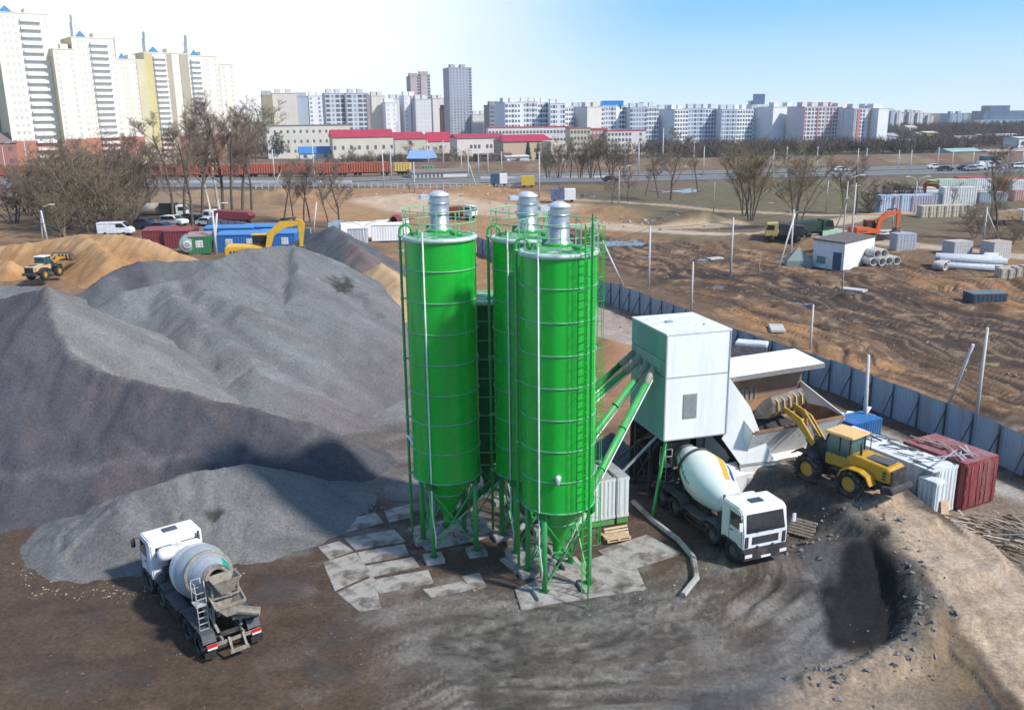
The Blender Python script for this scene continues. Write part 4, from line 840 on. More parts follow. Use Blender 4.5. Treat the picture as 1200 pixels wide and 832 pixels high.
def pallet(label, loc, rot, w=1.2, d=.8, grp='wooden pallets', mt=WOODN):
    t = thing('wooden_pallet', label, 'pallet', loc, 0, grp, rot); b = MB()
    for k in range(6): b.box(-w / 2, w / 2, -d / 2 + k * d / 5 - .05 * (k / 2.5), -d / 2 + k * d / 5 + .09 - .05 * (k / 2.5), .12, .142)
    b.obj('deck', mt, t); b = MB()
    for k in range(3): b.box(-w / 2, w / 2, -d / 2 + k * (d - .1) / 2, -d / 2 + .1 + k * (d - .1) / 2, 0, .02)
    for i in range(3):
        for k in range(3): b.box(-w / 2 + i * (w - .12) / 2, -w / 2 + .12 + i * (w - .12) / 2, -d / 2 + k * (d - .1) / 2, -d / 2 + .1 + k * (d - .1) / 2, .02, .12)
    b.obj('base', mt, t); return t
pc = P(722, 628); pallet('pale wooden pallet leaning on the white cabinets', (pc.x, pc.y, .05), (math.radians(62), 0, math.radians(19)))
pc = P(716, 630); pallet('pale wooden pallet lying flat before the leaning one', (pc.x + .2, pc.y - .15, .08), (0, 0, math.radians(19)))
pc = P(941, 628); pallet('grey weathered pallet propped on the dark bank beside the white cab', (pc.x, pc.y + .1, .35), (math.radians(50), 0, math.radians(-38)), mt=WOOD)
# ---- containers right of the loader
RC = P(1126, 600.5); RD = P(1160, 590); ra = math.atan2(RD.y - RC.y, RD.x - RC.x)
REDC = mat('maroon_container', (.20, .035, .038), .6, var=.15, scale=1, dirt=(.27, .15, .13), dirt_amt=.6, dscale=1.0, streak=True)
t = thing('shipping_container', 'maroon shipping container with loose planks on its roof by the fence', 'container', (RC.x, RC.y, 0), ra)
RL_ = min(8.0, (P(1049, 520, 2.55) - Vector((RC.x, RC.y, 2.55))).length); print('RL', RL_)
b = MB(); ribbed(b, 0, 2.44, .06, RL_, .12, 2.5, .28, .04); b.obj('body', REDC, t, fix=False)
b = MB(); b.box(.0, 2.44, .06, RL_, 2.5, 2.55); b.obj('roof', mat('container_roof', (.26, .09, .095), .7, var=.2, dirt=(.33, .27, .24), dirt_amt=.6, dscale=.9), t)
for x0 in (.06, 1.24):
    b = MB(); b.box(x0, x0 + 1.14, -.03, .03, .2, 2.42)
    for k in range(3): b.box(x0 + .02, x0 + 1.12, -.055, -.03, .45 + k * .75, .85 + k * .75)
    dr = b.obj('door', REDC, t); b = MB()
    for x in (x0 + .3, x0 + .85): b.cyl((x, -.08, .22), (x, -.08, 2.4), .022, 6)
    b.obj('lock_bar', mat('bar_red', (.30, .11, .10), .5), dr)
wl = MB()
def plankpile(label, M, n, x, y, z, L=(1, 2.2), ang=.3, sp=(1, 1), mt=WOOD, name='loose_planks', cat='planks', th=.04, zr=.1, seed=1, w=.12, tilt=.05):
    r = random.Random(seed); b = MB()
    for i in range(n):
        l = r.uniform(*L); a = r.gauss(ang, .35); c = Vector((x + r.uniform(-1, 1) * sp[0], y + r.uniform(-1, 1) * sp[1], z + r.random() * zr)); d = Vector((math.cos(a), math.sin(a), r.gauss(0, tilt)))
        b.beam(M @ (c - d * l / 2), M @ (c + d * l / 2), w * r.uniform(.5, 1.2), th)
    return tag(b.obj(name, mt), label, cat)
MR_ = Matrix.Translation((RC.x, RC.y, 0)) @ Matrix.Rotation(ra, 4, 'Z')
plankpile('grey battens lying along the maroon container roof', MR_, 5, 1.0, 2.4, 2.62, (1.3, 2.2), 1.5, (.4, .5), seed=2)
plankpile('light battens bundled near the front of the maroon container roof', MR_, 6, .7, .9, 2.62, (.9, 1.5), .9, (.6, .3), seed=3, mt=mat('grey_battens', (.36, .35, .33), .8, var=.2))
CW2 = mat('container_white', (.66, .69, .68), .6, var=.07, dirt=(.42, .42, .40), dirt_amt=.6, dscale=1.2, streak=True)
t = thing('shipping_container', 'white ribbed container covered with dark strips beside the maroon one', 'container', (RC.x, RC.y, 0), ra)
b = MB(); ribbed(b, -1.45, -.15, .35, RL_ + 3.2, .1, 2.35, .26, .05); b.obj('body', CW2, t, fix=False); b = MB(); b.box(-1.95, -.13, .33, (RL_ + 3.2), 2.36, 2.42); b.obj('roof', CW2, t)
b = MB(); b.box(-1.95, -1.5, 1.2, (RL_ + 3.2), 0.1, 2.36); b.obj('side_tank', CW2, t)
t = thing('equipment_cabinet', 'small white ribbed cabinet in front of the white container', 'cabinet', (RC.x, RC.y, 0), ra)
b = MB(); ribbed(b, -2.2, -1.5, -.1, .9, .1, 1.95, .24, .05); b.obj('body', CW2, t, fix=False); b = MB(); b.box(-2.2, -1.5, -.1, .9, 1.98, 2.03); b.obj('top', CW2, t)
plankpile('dark strips and cut offs scattered on the white container roof', MR_, 30, -.95, 3.7, 2.45, (.3, 1.3), 1.9, (.75, 2.9), seed=5, mt=mat('dark_strips', (.10, .115, .115), .7, var=.3), w=.08, th=.03, zr=.06)
plankpile('long grey profile lying across both container roofs', MR_, 2, -.5, .9, 2.66, (2.6, 3.0), .12, (.1, .1), seed=6, mt=TRIM, w=.08, tilt=.005)
dp = P(1165, 632); plankpile('heap of broken planks and branches below the maroon container', Matrix.Identity(4), 90, dp.x + .3, dp.y, .1, (.4, 1.9), 2.3, (2.6, 1.9), seed=7, zr=.35, w=.1, tilt=.12)
plankpile('pale broken boards on top of the plank heap', Matrix.Identity(4), 26, dp.x - .2, dp.y + .3, .3, (.4, 1.5), 2.3, (2.2, 1.6), seed=8, zr=.3, w=.12, tilt=.12, mt=mat('pale_boards', (.46, .38, .29), .8, var=.25))
bp = P(1106, 607, .2); b = MB(); b.cbox((bp.x, bp.y, .55), (.5, .06, 1.1), 0, Matrix.Rotation(.4, 4, 'Z') @ Matrix.Rotation(-.15, 4, 'X')); tag(b.obj('wooden_board', WOODN), 'short tan board leaning at the corner of the white container', 'board')
# blue crate and white debris behind loader
bc = P(1012, 512, 0); t = thing('metal_crate', 'blue ribbed metal crate behind the loader cab near the fence pole', 'crate', (bc.x - .3, bc.y + .4, 0), ra); b = MB(); ribbed(b, -1.2, 1.2, -.8, .8, .0, 1.1, .2, .05); b.obj('body', mat('blue_crate', (.03, .14, .36), .5, dirt=(.2, .25, .3), dirt_amt=.4), t, fix=False)
b = MB(); b.box(-1.15, 1.15, -.75, .75, 1.0, 1.06); b.obj('lid', mat('pale_lid', (.5, .53, .52), .6), t)
plankpile('white offcuts of sheet lying beside the blue crate', Matrix.Identity(4), 12, bc.x - .6, bc.y + 2.6, .5, (.8, 2.2), .6, (1.6, 1.0), seed=9, mt=WHITE, w=.5, th=.03, zr=.5, tilt=.1)
# rubble by the pit
def rubble(label, pts, n, seed, col, s=(.05, .2), spread=.5, group=None, name='rubble'):
    r = random.Random(seed); b = MB()
    for i in range(n):
        k = r.random() * (len(pts) - 1); j = int(k); f = k - j; p = Vector(pts[j][:2]).lerp(Vector(pts[min(j + 1, len(pts) - 1)][:2]), f); x = p.x + r.gauss(0, spread); y = p.y + r.gauss(0, spread)
        q = s[0] + (s[1] - s[0]) * r.random() ** 3; z = gz(x, y); M = Matrix.Translation((x, y, z + q * .2)) @ Matrix.Rotation(r.random() * 6, 4, 'Z') @ Matrix.Rotation(r.random() * 1.5, 4, 'X')
        J = lambda: r.uniform(-.28, .28) * q; vs = [(q * r.uniform(.5, 1.1), J(), J()), (-q * r.uniform(.5, 1.1), J(), J()), (J(), q * r.uniform(.4, .9), J()), (J(), -q * r.uniform(.4, .9), J()), (J(), J(), q * r.uniform(.3, .7)), (J(), J(), -q * r.uniform(.3, .7))]
        b.add(vs, [(0, 2, 4), (2, 1, 4), (1, 3, 4), (3, 0, 4), (2, 0, 5), (1, 2, 5), (3, 1, 5), (0, 3, 5)], 0, False, M)
    return tag(b.obj(name, mat('stone_' + label[:9], col, .9, var=.35, scale=3)), label, 'rubble', None, 'stuff')
rubble('rubble and lumps of hardened concrete round the dark wash pit', [P(930, 655), P(955, 632), P(1010, 620), P(1060, 660), P(1090, 720), P(1070, 765), P(1000, 790), P(950, 800)], 380, 3, (.17, .16, .15), (.03, .22), .6)
rubble('small stones along the edge of the yard in front of the silos', [P(500, 705), P(560, 700), P(620, 715), P(700, 705), P(790, 690), P(825, 660)], 260, 4, (.22, .205, .185), (.02, .09), .35)
rubble('loose stones and clods scattered over the muddy field', [P(720, 320), P(850, 380), P(1000, 430), P(1180, 500), P(1180, 420), P(950, 340), P(800, 300)], 700, 5, (.30, .24, .18), (.05, .22), 7)
rubble('pale lumps of debris scattered across the sandy strip', [P(470, 232), P(560, 225), P(620, 240), P(720, 260), P(800, 262)], 260, 6, (.42, .38, .32), (.12, .7), 6)

rubble('loose stones along the toe of the gravel piles', [P(20, 660), P(60, 692), P(140, 697), P(230, 686), P(300, 648), P(380, 612), P(460, 590)], 500, 14, (.17, .17, .165), (.02, .12), .35)
rubble('scattered stones and clods over the brown yard', [P(120, 740), P(300, 780), P(420, 700), P(520, 740), P(760, 720), P(900, 700), P(930, 790), P(600, 800)], 700, 15, (.15, .13, .115), (.015, .08), 2.2)
# ================================================================ VEHICLES
TYRE = mat('tyre', (.02, .02, .02), .85, var=.3, dirt=(.16, .14, .12), dirt_amt=.7, dscale=3)
RIMM = mat('grey_rim', (.10, .10, .10), .6, var=.2, dirt=(.17, .15, .12), dirt_amt=.6, dscale=5)
CABW_ = mat('cab_white', (.76, .77, .78), .35, var=.04, dirt=(.42, .38, .33), dirt_amt=.5, dscale=1.6, streak=True, coat=.2)
GLASS = mat('dark_glass', (.02, .025, .03), .08, var=.1, spec=.8)
CHAS = mat('chassis', (.03, .03, .033), .7, var=.3, dirt=(.12, .10, .085), dirt_amt=.65, dscale=2)
FEND = mat('fender_grey', (.06, .065, .075), .6, var=.2, dirt=(.15, .14, .13), dirt_amt=.5, dscale=2)
MUDC = mat('cement_crust', (.27, .245, .20), .95, var=.25, scale=5, bump=.015, bscale=12, dirt=(.12, .10, .08), dirt_amt=.7, dscale=4)
REDL = mat('red_lamp', (.55, .02, .02), .35); LAMPW = mat('headlight', (.75, .75, .72), .2); SILV = mat('silver', (.5, .5, .5), .4, metal=.5)
def wheel(parent, x, y, z, r, w, tm=TYRE, rm=RIMM, lug=0, side=1, name='wheel', dish=.55):
    e = bpy.data.objects.new(name, None); C.objects.link(e); e.parent = parent; e.location = (x, y, z); e.empty_display_size = .1
    M = Matrix.Rotation(PI / 2, 4, 'X')
    b = MB(); k = .5 * w; b.lathe([(r * dish, -k * .8), (r * .8, -k), (r * .97, -k * .85), (r, -k * .5), (r, k * .5), (r * .97, k * .85), (r * .8, k), (r * dish, k * .8)], 28, 0, M)
    if lug:
        for i in range(lug):
            a = 2 * PI * i / lug
            for sd in (-1, 1):
                R = Matrix.Rotation(a + sd * .07, 4, 'Y'); b.cbox((0, 0, 0), (.11 * r, w * .46, .09 * r), 0, R @ Matrix.Translation((r * 1.01, sd * w * .25, 0)) @ Matrix.Rotation(sd * .5, 4, 'X'))
    b.obj('tyre', tm, e, fix=False)
    b = MB(); s_ = side; b.lathe([(0, k * .35 * s_), (r * .22, k * .35 * s_), (r * .24, k * .15 * s_), (r * .45, k * .1 * s_), (r * dish, k * .75 * s_), (r * dish * 1.04, k * .82 * s_)], 24, 0, M)
    b.lathe([(0, -k * .5 * s_), (r * dish, -k * .5 * s_)], 16, 0, M)
    for i in range(8): a = 2 * PI * i / 8; b.cbox((r * .34 * math.cos(a), -s_ * k * .14, r * .34 * math.sin(a)), (.05 * r, .06, .05 * r))
    b.obj('rim', rm, e, fix=False); return e
def mixer_truck(label, loc, rz, kind):
    t = thing('concrete_mixer_truck', label, 'mixer truck', loc, rz, 'concrete mixer trucks'); R_ = .52
    # chassis
    for y in (-.42, .42):
        b = MB(); b.box(-4.3, 4.0, y - .05, y + .05, .82, 1.08); b.obj('frame_rail', CHAS, t)
    for x in (-4.2, -2.6, -1.0, .8, 2.4): b = MB(); b.box(x - .06, x + .06, -.4, .4, .86, 1.02); b.obj('cross_member', CHAS, t)
    for x, dual in ((3.05, 0), (1.30, 0), (-2.25, 1), (-3.6, 1)):
        for s in (-1, 1): wheel(t, x, s * (1.06 if not dual else .98), R_, R_, .30 if not dual else .52, side=s if not dual else s)
        b = MB(); b.cyl((x, -.9, R_), (x, .9, R_), .09, 8); b.obj('axle', CHAS, t)
    # cab
    cx0, cx1 = 2.15, 3.95; b = MB(); prof = [(cx0, .95), (cx1, .95), (cx1 + .02, 1.75), (cx1 - .16, 2.72), (cx1 - .38, 2.88), (cx0 + .12, 2.90), (cx0, 2.75)]
    b.side(prof, -1.22, 1.22); cab = b.obj('cab', CABW_, t, bevel=.06)
    b = MB(); b.add([(cx1 + .045, -1.05, 1.78), (cx1 + .045, 1.05, 1.78), (cx1 - .105, .98, 2.62), (cx1 - .105, -.98, 2.62), (cx1 - .0, -1.05, 1.76), (cx1 - .0, 1.05, 1.76), (cx1 - .16, .98, 2.64), (cx1 - .16, -.98, 2.64)], [(0, 1, 2, 3), (7, 6, 5, 4), (0, 4, 5, 1), (1, 5, 6, 2), (2, 6, 7, 3), (3, 7, 4, 0)]); b.obj('windscreen', GLASS, cab)
    for s in (-1, 1):
        b = MB(); y = s * 1.232; pp = [(cx0 + .75, 1.85), (cx1 - .10, 1.85), (cx1 - .26, 2.55), (cx0 + .75, 2.55)]; b.side(pp, min(y, y - s * .02), max(y, y - s * .02)); b.obj('side_window', GLASS, cab)
        b = MB(); 
        for (x0, x1, z0, z1) in ((cx0 + .68, cx0 + .70, 1.0, 2.65), (cx1 - .1, cx1 - .08, 1.0, 1.8), (cx0 + .68, cx1 - .1, 1.0, 1.02)): b.box(x0, x1, min(y, y - s * .03), max(y, y - s * .03), z0, z1)
        b.box(cx0 + .8, cx0 + .98, min(y, y + s * .03), max(y, y + s * .03), 1.62, 1.67); b.obj('door_seam', CHAS, cab)
        b = MB(); b.tube([(cx1 - .1, s * 1.22, 2.5), (cx1 + .12, s * 1.42, 2.5), (cx1 + .12, s * 1.42, 2.1)], .02, 6); mi = b.obj('mirror_arm', CHAS, cab); b = MB(); b.cbox((cx1 + .12, s * 1.45, 2.22), (.08, .2, .42)); b.obj('mirror', CHAS if kind == 'L' else CABW_, mi, bevel=.02)
        b = MB(); b.side([(cx0 + .0, .95), (cx0 + .0, .98), (cx0 + .35, 1.12), (cx0 + 1.3, 1.12), (cx0 + 1.62, .95), (cx0 + 1.55, .6), (cx0 + 1.4, .9), (cx0 + .95, 1.06), (cx0 + .5, 1.02), (cx0 + .1, .9)], s * 1.0 if s > 0 else -1.25, 1.25 if s > 0 else -1.0); b.obj('wheel_arch', CHAS, cab)
    b = MB(); b.box(cx1 - .35, cx1 + .12, -1.23, 1.23, .42, .95); bu = b.obj('bumper', CHAS, t, bevel=.05)
    for s in (-1, 1): b = MB(); b.box(cx1 + .11, cx1 + .135, s * .95 - .19, s * .95 + .19, .60, .76); b.obj('headlight', LAMPW, bu)
    b = MB(); b.box(cx1 + .0, cx1 + .03, -.72, .72, 1.18, 1.55); gr = b.obj('grille', CHAS, cab); b = MB()
    for k in range(4): b.box(cx1 + .03, cx1 + .045, -.68, .68, 1.22 + k * .085, 1.25 + k * .085)
    b.obj('grille_bar', mat('grille_bar', (.06, .06, .06), .4), gr)
    for s in (-1, 1): b = MB(); b.box(cx1 - .01, cx1 + .035, s * 1.02 - .1, s * 1.02 + .1, 1.05, 1.6); b.obj('corner_vent', CHAS, cab, bevel=.01)
    for y_ in (-.5, .35): b = MB(); b.tube([(cx1 + .05, y_, 1.74), (cx1 + .03, y_ + .25, 1.95), (cx1 - .02, y_ + .42, 2.25)], .012, 4); b.obj('wiper', CHAS, cab)
    b = MB(); b.box(cx1 + .12, cx1 + .135, -.26, .26, .5, .61); b.obj('number_plate', LAMPW, bu)
    b = MB(); b.box(cx0 + .7, cx0 + 1.1, -.33, .33, 2.89, 2.94); b.obj('roof_hatch', mat('hatch_blue', (.03, .06, .09), .4), cab)
    for s in (-1, 1): b = MB(); b.box(cx0 - .02, cx0 + .02, s * .6 - .38, s * .6 + .38, 2.1, 2.55); b.obj('rear_window', GLASS, cab, bevel=.01)
    b = MB(); b.cyl((2.0, -1.0, 1.0), (2.0, -1.0, 2.9), .06, 8); b.obj('exhaust', CHAS, t)
    # water tank behind the cab
    b = MB(); M = Matrix.Translation((1.72, 0, 2.35)) @ Matrix.Rotation(PI / 2, 4, 'X'); k = 1.02
    b.lathe([(0, -k), (.2, -k + .02), (.31, -k + .14), (.33, -k + .3), (.33, -.08), (.345, -.07), (.345, -.01), (.33, 0), (.33, k - .3), (.31, k - .14), (.2, k - .02), (0, k)], 24, 0, M); tk = b.obj('water_tank', mat('tank_white', (.74, .73, .70), .4, dirt=(.42, .36, .3), dirt_amt=.7, dscale=2, streak=True), t)
    b = MB(); 
    for y in (-.5, .5): b.box(1.5, 1.94, y - .04, y + .04, 1.1, 2.1)
    b.obj('tank_bracket', CHAS, tk)
    b = MB(); b.box(1.35, 1.75, -.9, .9, 1.08, 1.75); b.obj('drum_drive', CHAS, t); b = MB(); b.cyl((1.75, .95, 1.2), (1.1, .95, 1.2), .25, 12); b.obj('air_tank', CHAS, t)
    # drum
    p0 = Vector((1.35, 0, 1.78)); p1 = Vector((-3.35, 0, 3.02)); ax = (p1 - p0); DL = ax.length; q = ax.to_track_quat('Z', 'Y').to_matrix().to_4x4(); M = Matrix.Translation(p0) @ q
    prof = [(.0, 0), (.45, .02), (.62, .08), (.86, .8), (1.08, 1.5), (1.20, 2.1), (1.21, 2.6), (1.12, 3.1), (.94, 3.7), (.70, 4.3), (.55, 4.6), (.54, 4.85)]
    fine = []
    for a, c in zip(prof[:-1], prof[1:]):
        for k in range(3): f = k / 3; fine.append((a[0] + (c[0] - a[0]) * f, a[1] + (c[1] - a[1]) * f))
    fine.append(prof[-1])
    if kind == 'L':
        mats = [mat('drum_white', (.68, .69, .69), .45, var=.06, dirt=(.45, .44, .42), dirt_amt=.5, dscale=2), mat('drum_grey', (.30, .34, .37), .5, var=.08, dirt=(.48, .48, .47), dirt_amt=.5, dscale=2), mat('drum_green', (.0, .33, .24), .4)]
        def mf(i, j):
            z = fine[i][1]
            if 2.45 < z < 3.6: return 1
            if z >= 3.75 and (j < 6 or 40 <= j): return 2
            return 1 if z >= 3.7 else 0
    else:
        mats = [mat('drum_pale', (.70, .78, .77), .35, var=.05, dirt=(.5, .5, .48), dirt_amt=.4, dscale=1.5), mat('drum_yellow', (.55, .33, .03), .45), mat('drum_blue', (.015, .05, .26), .4), mat('drum_green_reflection', (.0, .25, .19), .45)]
        def mf(i, j):
            z = fine[i][1]; k = j - (z - 3) * 3.0
            if .9 < z < 4.6 and 27 <= k < 32: return 1
            if .9 < z < 4.6 and 33 <= k < 37: return 2
            if 1.2 < z < 4.5 and 1 <= k < 2.5: return 3  # narrow green strip: an edge reflection painted onto the drum
            return 0
    b = MB(); b.lathe(fine, 88 if kind == 'R' else 44, 0, M, mfun=mf); dr = b.obj('drum', mats, t, fix=False)
    b = MB(); b.lathe([(1.0, 3.55), (1.06, 3.55), (1.06, 3.68), (.95, 3.7)], 40, 0, M); b.obj('track_ring', CHAS if kind == 'R' else MUDC, dr, fix=False)
    b = MB(); b.lathe([(.54, 4.85), (.40, 4.86), (.34, 4.5)], 24, 0, M); b.obj('mouth', MUDC, dr, fix=False)
    b = MB(); b.lathe([(.85, 3.93), (.6, 4.45), (.58, 4.86), (.565, 4.86)], 36, 0, M); b.obj('rear_cone', mat('drum_rear_grime', (.16, .16, .16), .8, var=.3, scale=5, dirt=(.4, .39, .37), dirt_amt=.5, dscale=5) , dr, fix=False)
    # rear stand, hopper and chutes
    b = MB()
    for s in (-1, 1):
        b.beam((-3.1, s * .62, 1.05), (-3.25, s * .62, 2.1), .12); b.beam((-4.2, s * .5, 1.05), (-3.3, s * .6, 2.0), .1)
        b.beam((-3.9, s * .55, 1.1), (-4.1, s * .55, 3.1), .08)
    b.beam((-3.2, -.65, 2.1), (-3.2, .65, 2.1), .12); b.obj('rear_stand', MUDC if kind == 'L' else CHAS, t)
    b = MB(); Mh = Matrix.Translation((-4.05, 0, 0)); w = .62
    b.add([(-.45, -w, 3.45), (.35, -w, 3.45), (.35, w, 3.45), (-.45, w, 3.45), (-.22, -.22, 2.75), (.1, -.22, 2.8), (.1, .22, 2.8), (-.22, .22, 2.75)], [(0, 1, 5, 4), (1, 2, 6, 5), (2, 3, 7, 6), (3, 0, 4, 7)], 0, False, Mh)
    b.add([(-.40, -w + .06, 3.45), (.30, -w + .06, 3.45), (.30, w - .06, 3.45), (-.40, w - .06, 3.45), (-.2, -.2, 2.75), (.08, -.2, 2.8), (.08, .2, 2.8), (-.2, .2, 2.75), (-.45, -w, 3.45), (.35, -w, 3.45), (.35, w, 3.45), (-.45, w, 3.45)], [(4, 5, 1, 0), (5, 6, 2, 1), (6, 7, 3, 2), (7, 4, 0, 3), (0, 1, 9, 8), (1, 2, 10, 9), (2, 3, 11, 10), (3, 0, 8, 11)], 0, False, Mh)
    b.obj('charging_hopper', MUDC, t, fix=False)
    b = MB(); b.add([(-4.6, -.62, 2.35), (-3.6, -.62, 2.75), (-3.6, .62, 2.75), (-4.6, .62, 2.35), (-4.55, -.2, 1.85), (-4.0, -.16, 1.95), (-4.0, .16, 1.95), (-4.55, .2, 1.85)], [(0, 1, 5, 4), (1, 2, 6, 5), (2, 3, 7, 6), (3, 0, 4, 7), (4, 5, 6, 7)]); b.beam((-4.6, -.64, 2.36), (-3.6, -.64, 2.76), .07, .09); b.beam((-4.6, .64, 2.36), (-3.6, .64, 2.76), .07, .09); b.beam((-4.6, -.64, 2.36), (-4.6, .64, 2.36), .09, .12); b.beam((-4.1, -.64, 2.56), (-4.1, .64, 2.56), .05, .06); b.obj('collecting_chute', MUDC, t, fix=False)
    def chute(a, c, r, name):
        a = Vector(a); c = Vector(c); M2 = (c - a).to_track_quat('X', 'Z').to_matrix().to_4x4(); M2.translation = a; L = (c - a).length; b = MB(); n = 8; vs = []
        for x in (0, L):
            for rr in (r, r - .04):
                for k in range(n + 1): an = PI + PI * k / n; vs.append((x, rr * math.cos(an), rr * math.sin(an)))
        m_ = n + 1; fs = [(k, k + 1, 2 * m_ + k + 1, 2 * m_ + k) for k in range(n)] + [(m_ + k, 3 * m_ + k, 3 * m_ + k + 1, m_ + k + 1) for k in range(n)] + [(k, m_ + k, m_ + k + 1, k + 1) for k in range(n)] + [(2 * m_ + k, 2 * m_ + k + 1, 3 * m_ + k + 1, 3 * m_ + k) for k in range(n)] + [(0, 2 * m_, 3 * m_, m_), (n, m_ + n, 3 * m_ + n, 2 * m_ + n)]
        b.add(vs, fs, 0, False, M2); return b.obj(name, MUDC, t, fix=False)
    if kind == 'L':
        chute((-4.15, -.15, 1.95), (-4.75, -1.15, 1.75), .26, 'swing_chute'); chute((-4.0, -.2, 1.55), (-4.2, -1.25, 1.45), .24, 'extension_chute')
    else: chute((-4.2, 0, 1.9), (-4.6, .9, 1.7), .26, 'swing_chute')
    # fenders / side decks
    for s in (-1, 1):
        y0, y1 = (s * .68, s * 1.24) if s > 0 else (s * 1.24, s * .68); b = MB()
        b.side([(-4.35, .85), (-4.2, 1.12), (-3.9, 1.18), (-1.9, 1.18), (-1.6, 1.1), (-1.45, .8), (-1.38, .8), (-1.52, 1.14), (-1.85, 1.24), (-3.95, 1.24), (-4.28, 1.18), (-4.42, .85)], y0, y1); b.obj('rear_fender', FEND, t)
        b = MB(); b.box(-1.2, .6, min(y0, y1), max(y0, y1), .95, 1.0); b.obj('side_deck', FEND, t)
        b = MB(); b.side([(.62, .8), (.75, 1.1), (1.1, 1.2), (1.5, 1.2), (1.85, 1.1), (1.98, .8), (2.04, .8), (1.9, 1.16), (1.52, 1.26), (1.08, 1.26), (.7, 1.16), (.56, .8)], y0, y1); b.obj('front_fender', FEND, t)
        b = MB(); b.box(-1.1, .5, s * 1.2 - .03, s * 1.2 + .03, .45, .52); b.box(-1.1, .5, s * 1.2 - .03, s * 1.2 + .03, .7, .76)
        b.box(-1.1, -1.04, s * 1.2 - .03, s * 1.2 + .03, .45, .95); b.box(.44, .5, s * 1.2 - .03, s * 1.2 + .03, .45, .95); b.obj('side_guard', CHAS, t)
    b = MB(); b.cyl((-.9, .85, .65), (.2, .85, .65), .26, 14); b.obj('fuel_tank', SILV if kind == 'R' else CHAS, t)
    # ladder + platform
    sy = 1 if kind == 'L' else -1
    b = MB(); 
    for y in (sy * .75, sy * 1.15): b.tube([(-3.9, y, 1.1), (-3.85, y, 2.9), (-3.75, y, 3.35)], .025, 6); b.tube([(-3.3, y, 2.35), (-3.3, y, 3.3)], .022, 6)
    for k in range(7): b.beam((-3.9, sy * .75, 1.25 + k * .28), (-3.9, sy * 1.15, 1.25 + k * .28), .03)
    for z in (2.9, 3.3): b.tube([(-3.85, sy * 1.15, z), (-3.3, sy * 1.15, z), (-3.3, sy * .75, z)], .02, 6)
    lad = b.obj('ladder', mat('pale_ladder', (.45, .45, .43), .6, dirt=(.25, .22, .18), dirt_amt=.6), t); b = MB(); b.box(-3.9, -3.3, min(sy * .72, sy * 1.2), max(sy * .72, sy * 1.2), 2.3, 2.35); b.obj('platform', mat('pale_platform', (.40, .39, .37), .8), lad)
    # rear bar with lamps
    b = MB(); b.box(-4.62, -4.54, -1.15, 1.15, .72, .86); b.box(-4.55, -4.2, -.5, -.42, .75, .95); b.box(-4.55, -4.2, .42, .5, .75, .95); rb = b.obj('rear_bar', MUDC, t)
    for s in (-1, 1):
        b = MB(); b.box(-4.66, -4.62, s * .95 - .22, s * .95 + .22, .70, .88); b.obj('tail_lamp', REDL, rb); b = MB(); b.box(-4.68, -4.66, s * .95 - .2, s * .95 + .2, .68, .75); b.obj('reflector', LAMPW, rb)
        b = MB(); b.box(-4.5, -4.47, s * 1.0 - .24, s * 1.0 + .24, .2, .7); b.obj('mud_flap', BLACK, t)
    if kind == 'L':
        b = MB(); b.beam((-4.6, .22, .95), (-5.0, .25, .55), .09); b.beam((-4.6, -.38, .95), (-5.0, -.36, .55), .09); b.beam((-5.02, .35, .5), (-5.02, -.45, .5), .12); b.obj('rear_step', MUDC, t)
    return t
hL = math.atan2(.76, -.64); d_ = Vector((math.cos(hL), math.sin(hL))); n_ = Vector((d_.y, -d_.x))   # n_: right-hand side of the truck
def place_truck(pa, xa, pb, xb, side):
    """pa,pb ground contact of two wheels (local x = xa, xb) on one side (+1 left, -1 right)"""
    d = Vector((pb.x - pa.x, pb.y - pa.y)).normalized(); a = math.atan2(d.y, d.x); l = Vector((-d.y, d.x)) * side * .98
    c = Vector((pa.x, pa.y)) - d * xa*.88 - l; return (c.x, c.y, gz(c.x, c.y) - .02), a
loc, rz = place_truck(P(236, 766), -3.6, P(189, 706), 3.05, 1)
mixer_truck('white mixer truck seen from behind, grey banded drum and cement crusted chutes, beside the gravel', (loc[0], loc[1], .0), rz, 'L').scale = (.88,) * 3
loc, rz = place_truck(P(857, 657), 3.05, P(795, 610), -2.25, -1)
rz += PI if False else 0
def place_truck2(front_right, rz): pass
pf = P(857, 657); pr = P(793, 607)
d = Vector((pf.x - pr.x, pf.y - pr.y)).normalized(); rzR = math.atan2(d.y, d.x); l = Vector((-d.y, d.x)) * -1.08
cR = Vector((pf.x, pf.y)) - d * 2.87 - l
mixer_truck('white mixer truck facing the camera, drum with yellow and blue stripe, backed under the tower', (cR.x, cR.y, .0), rzR, 'R').scale = (.94,) * 3
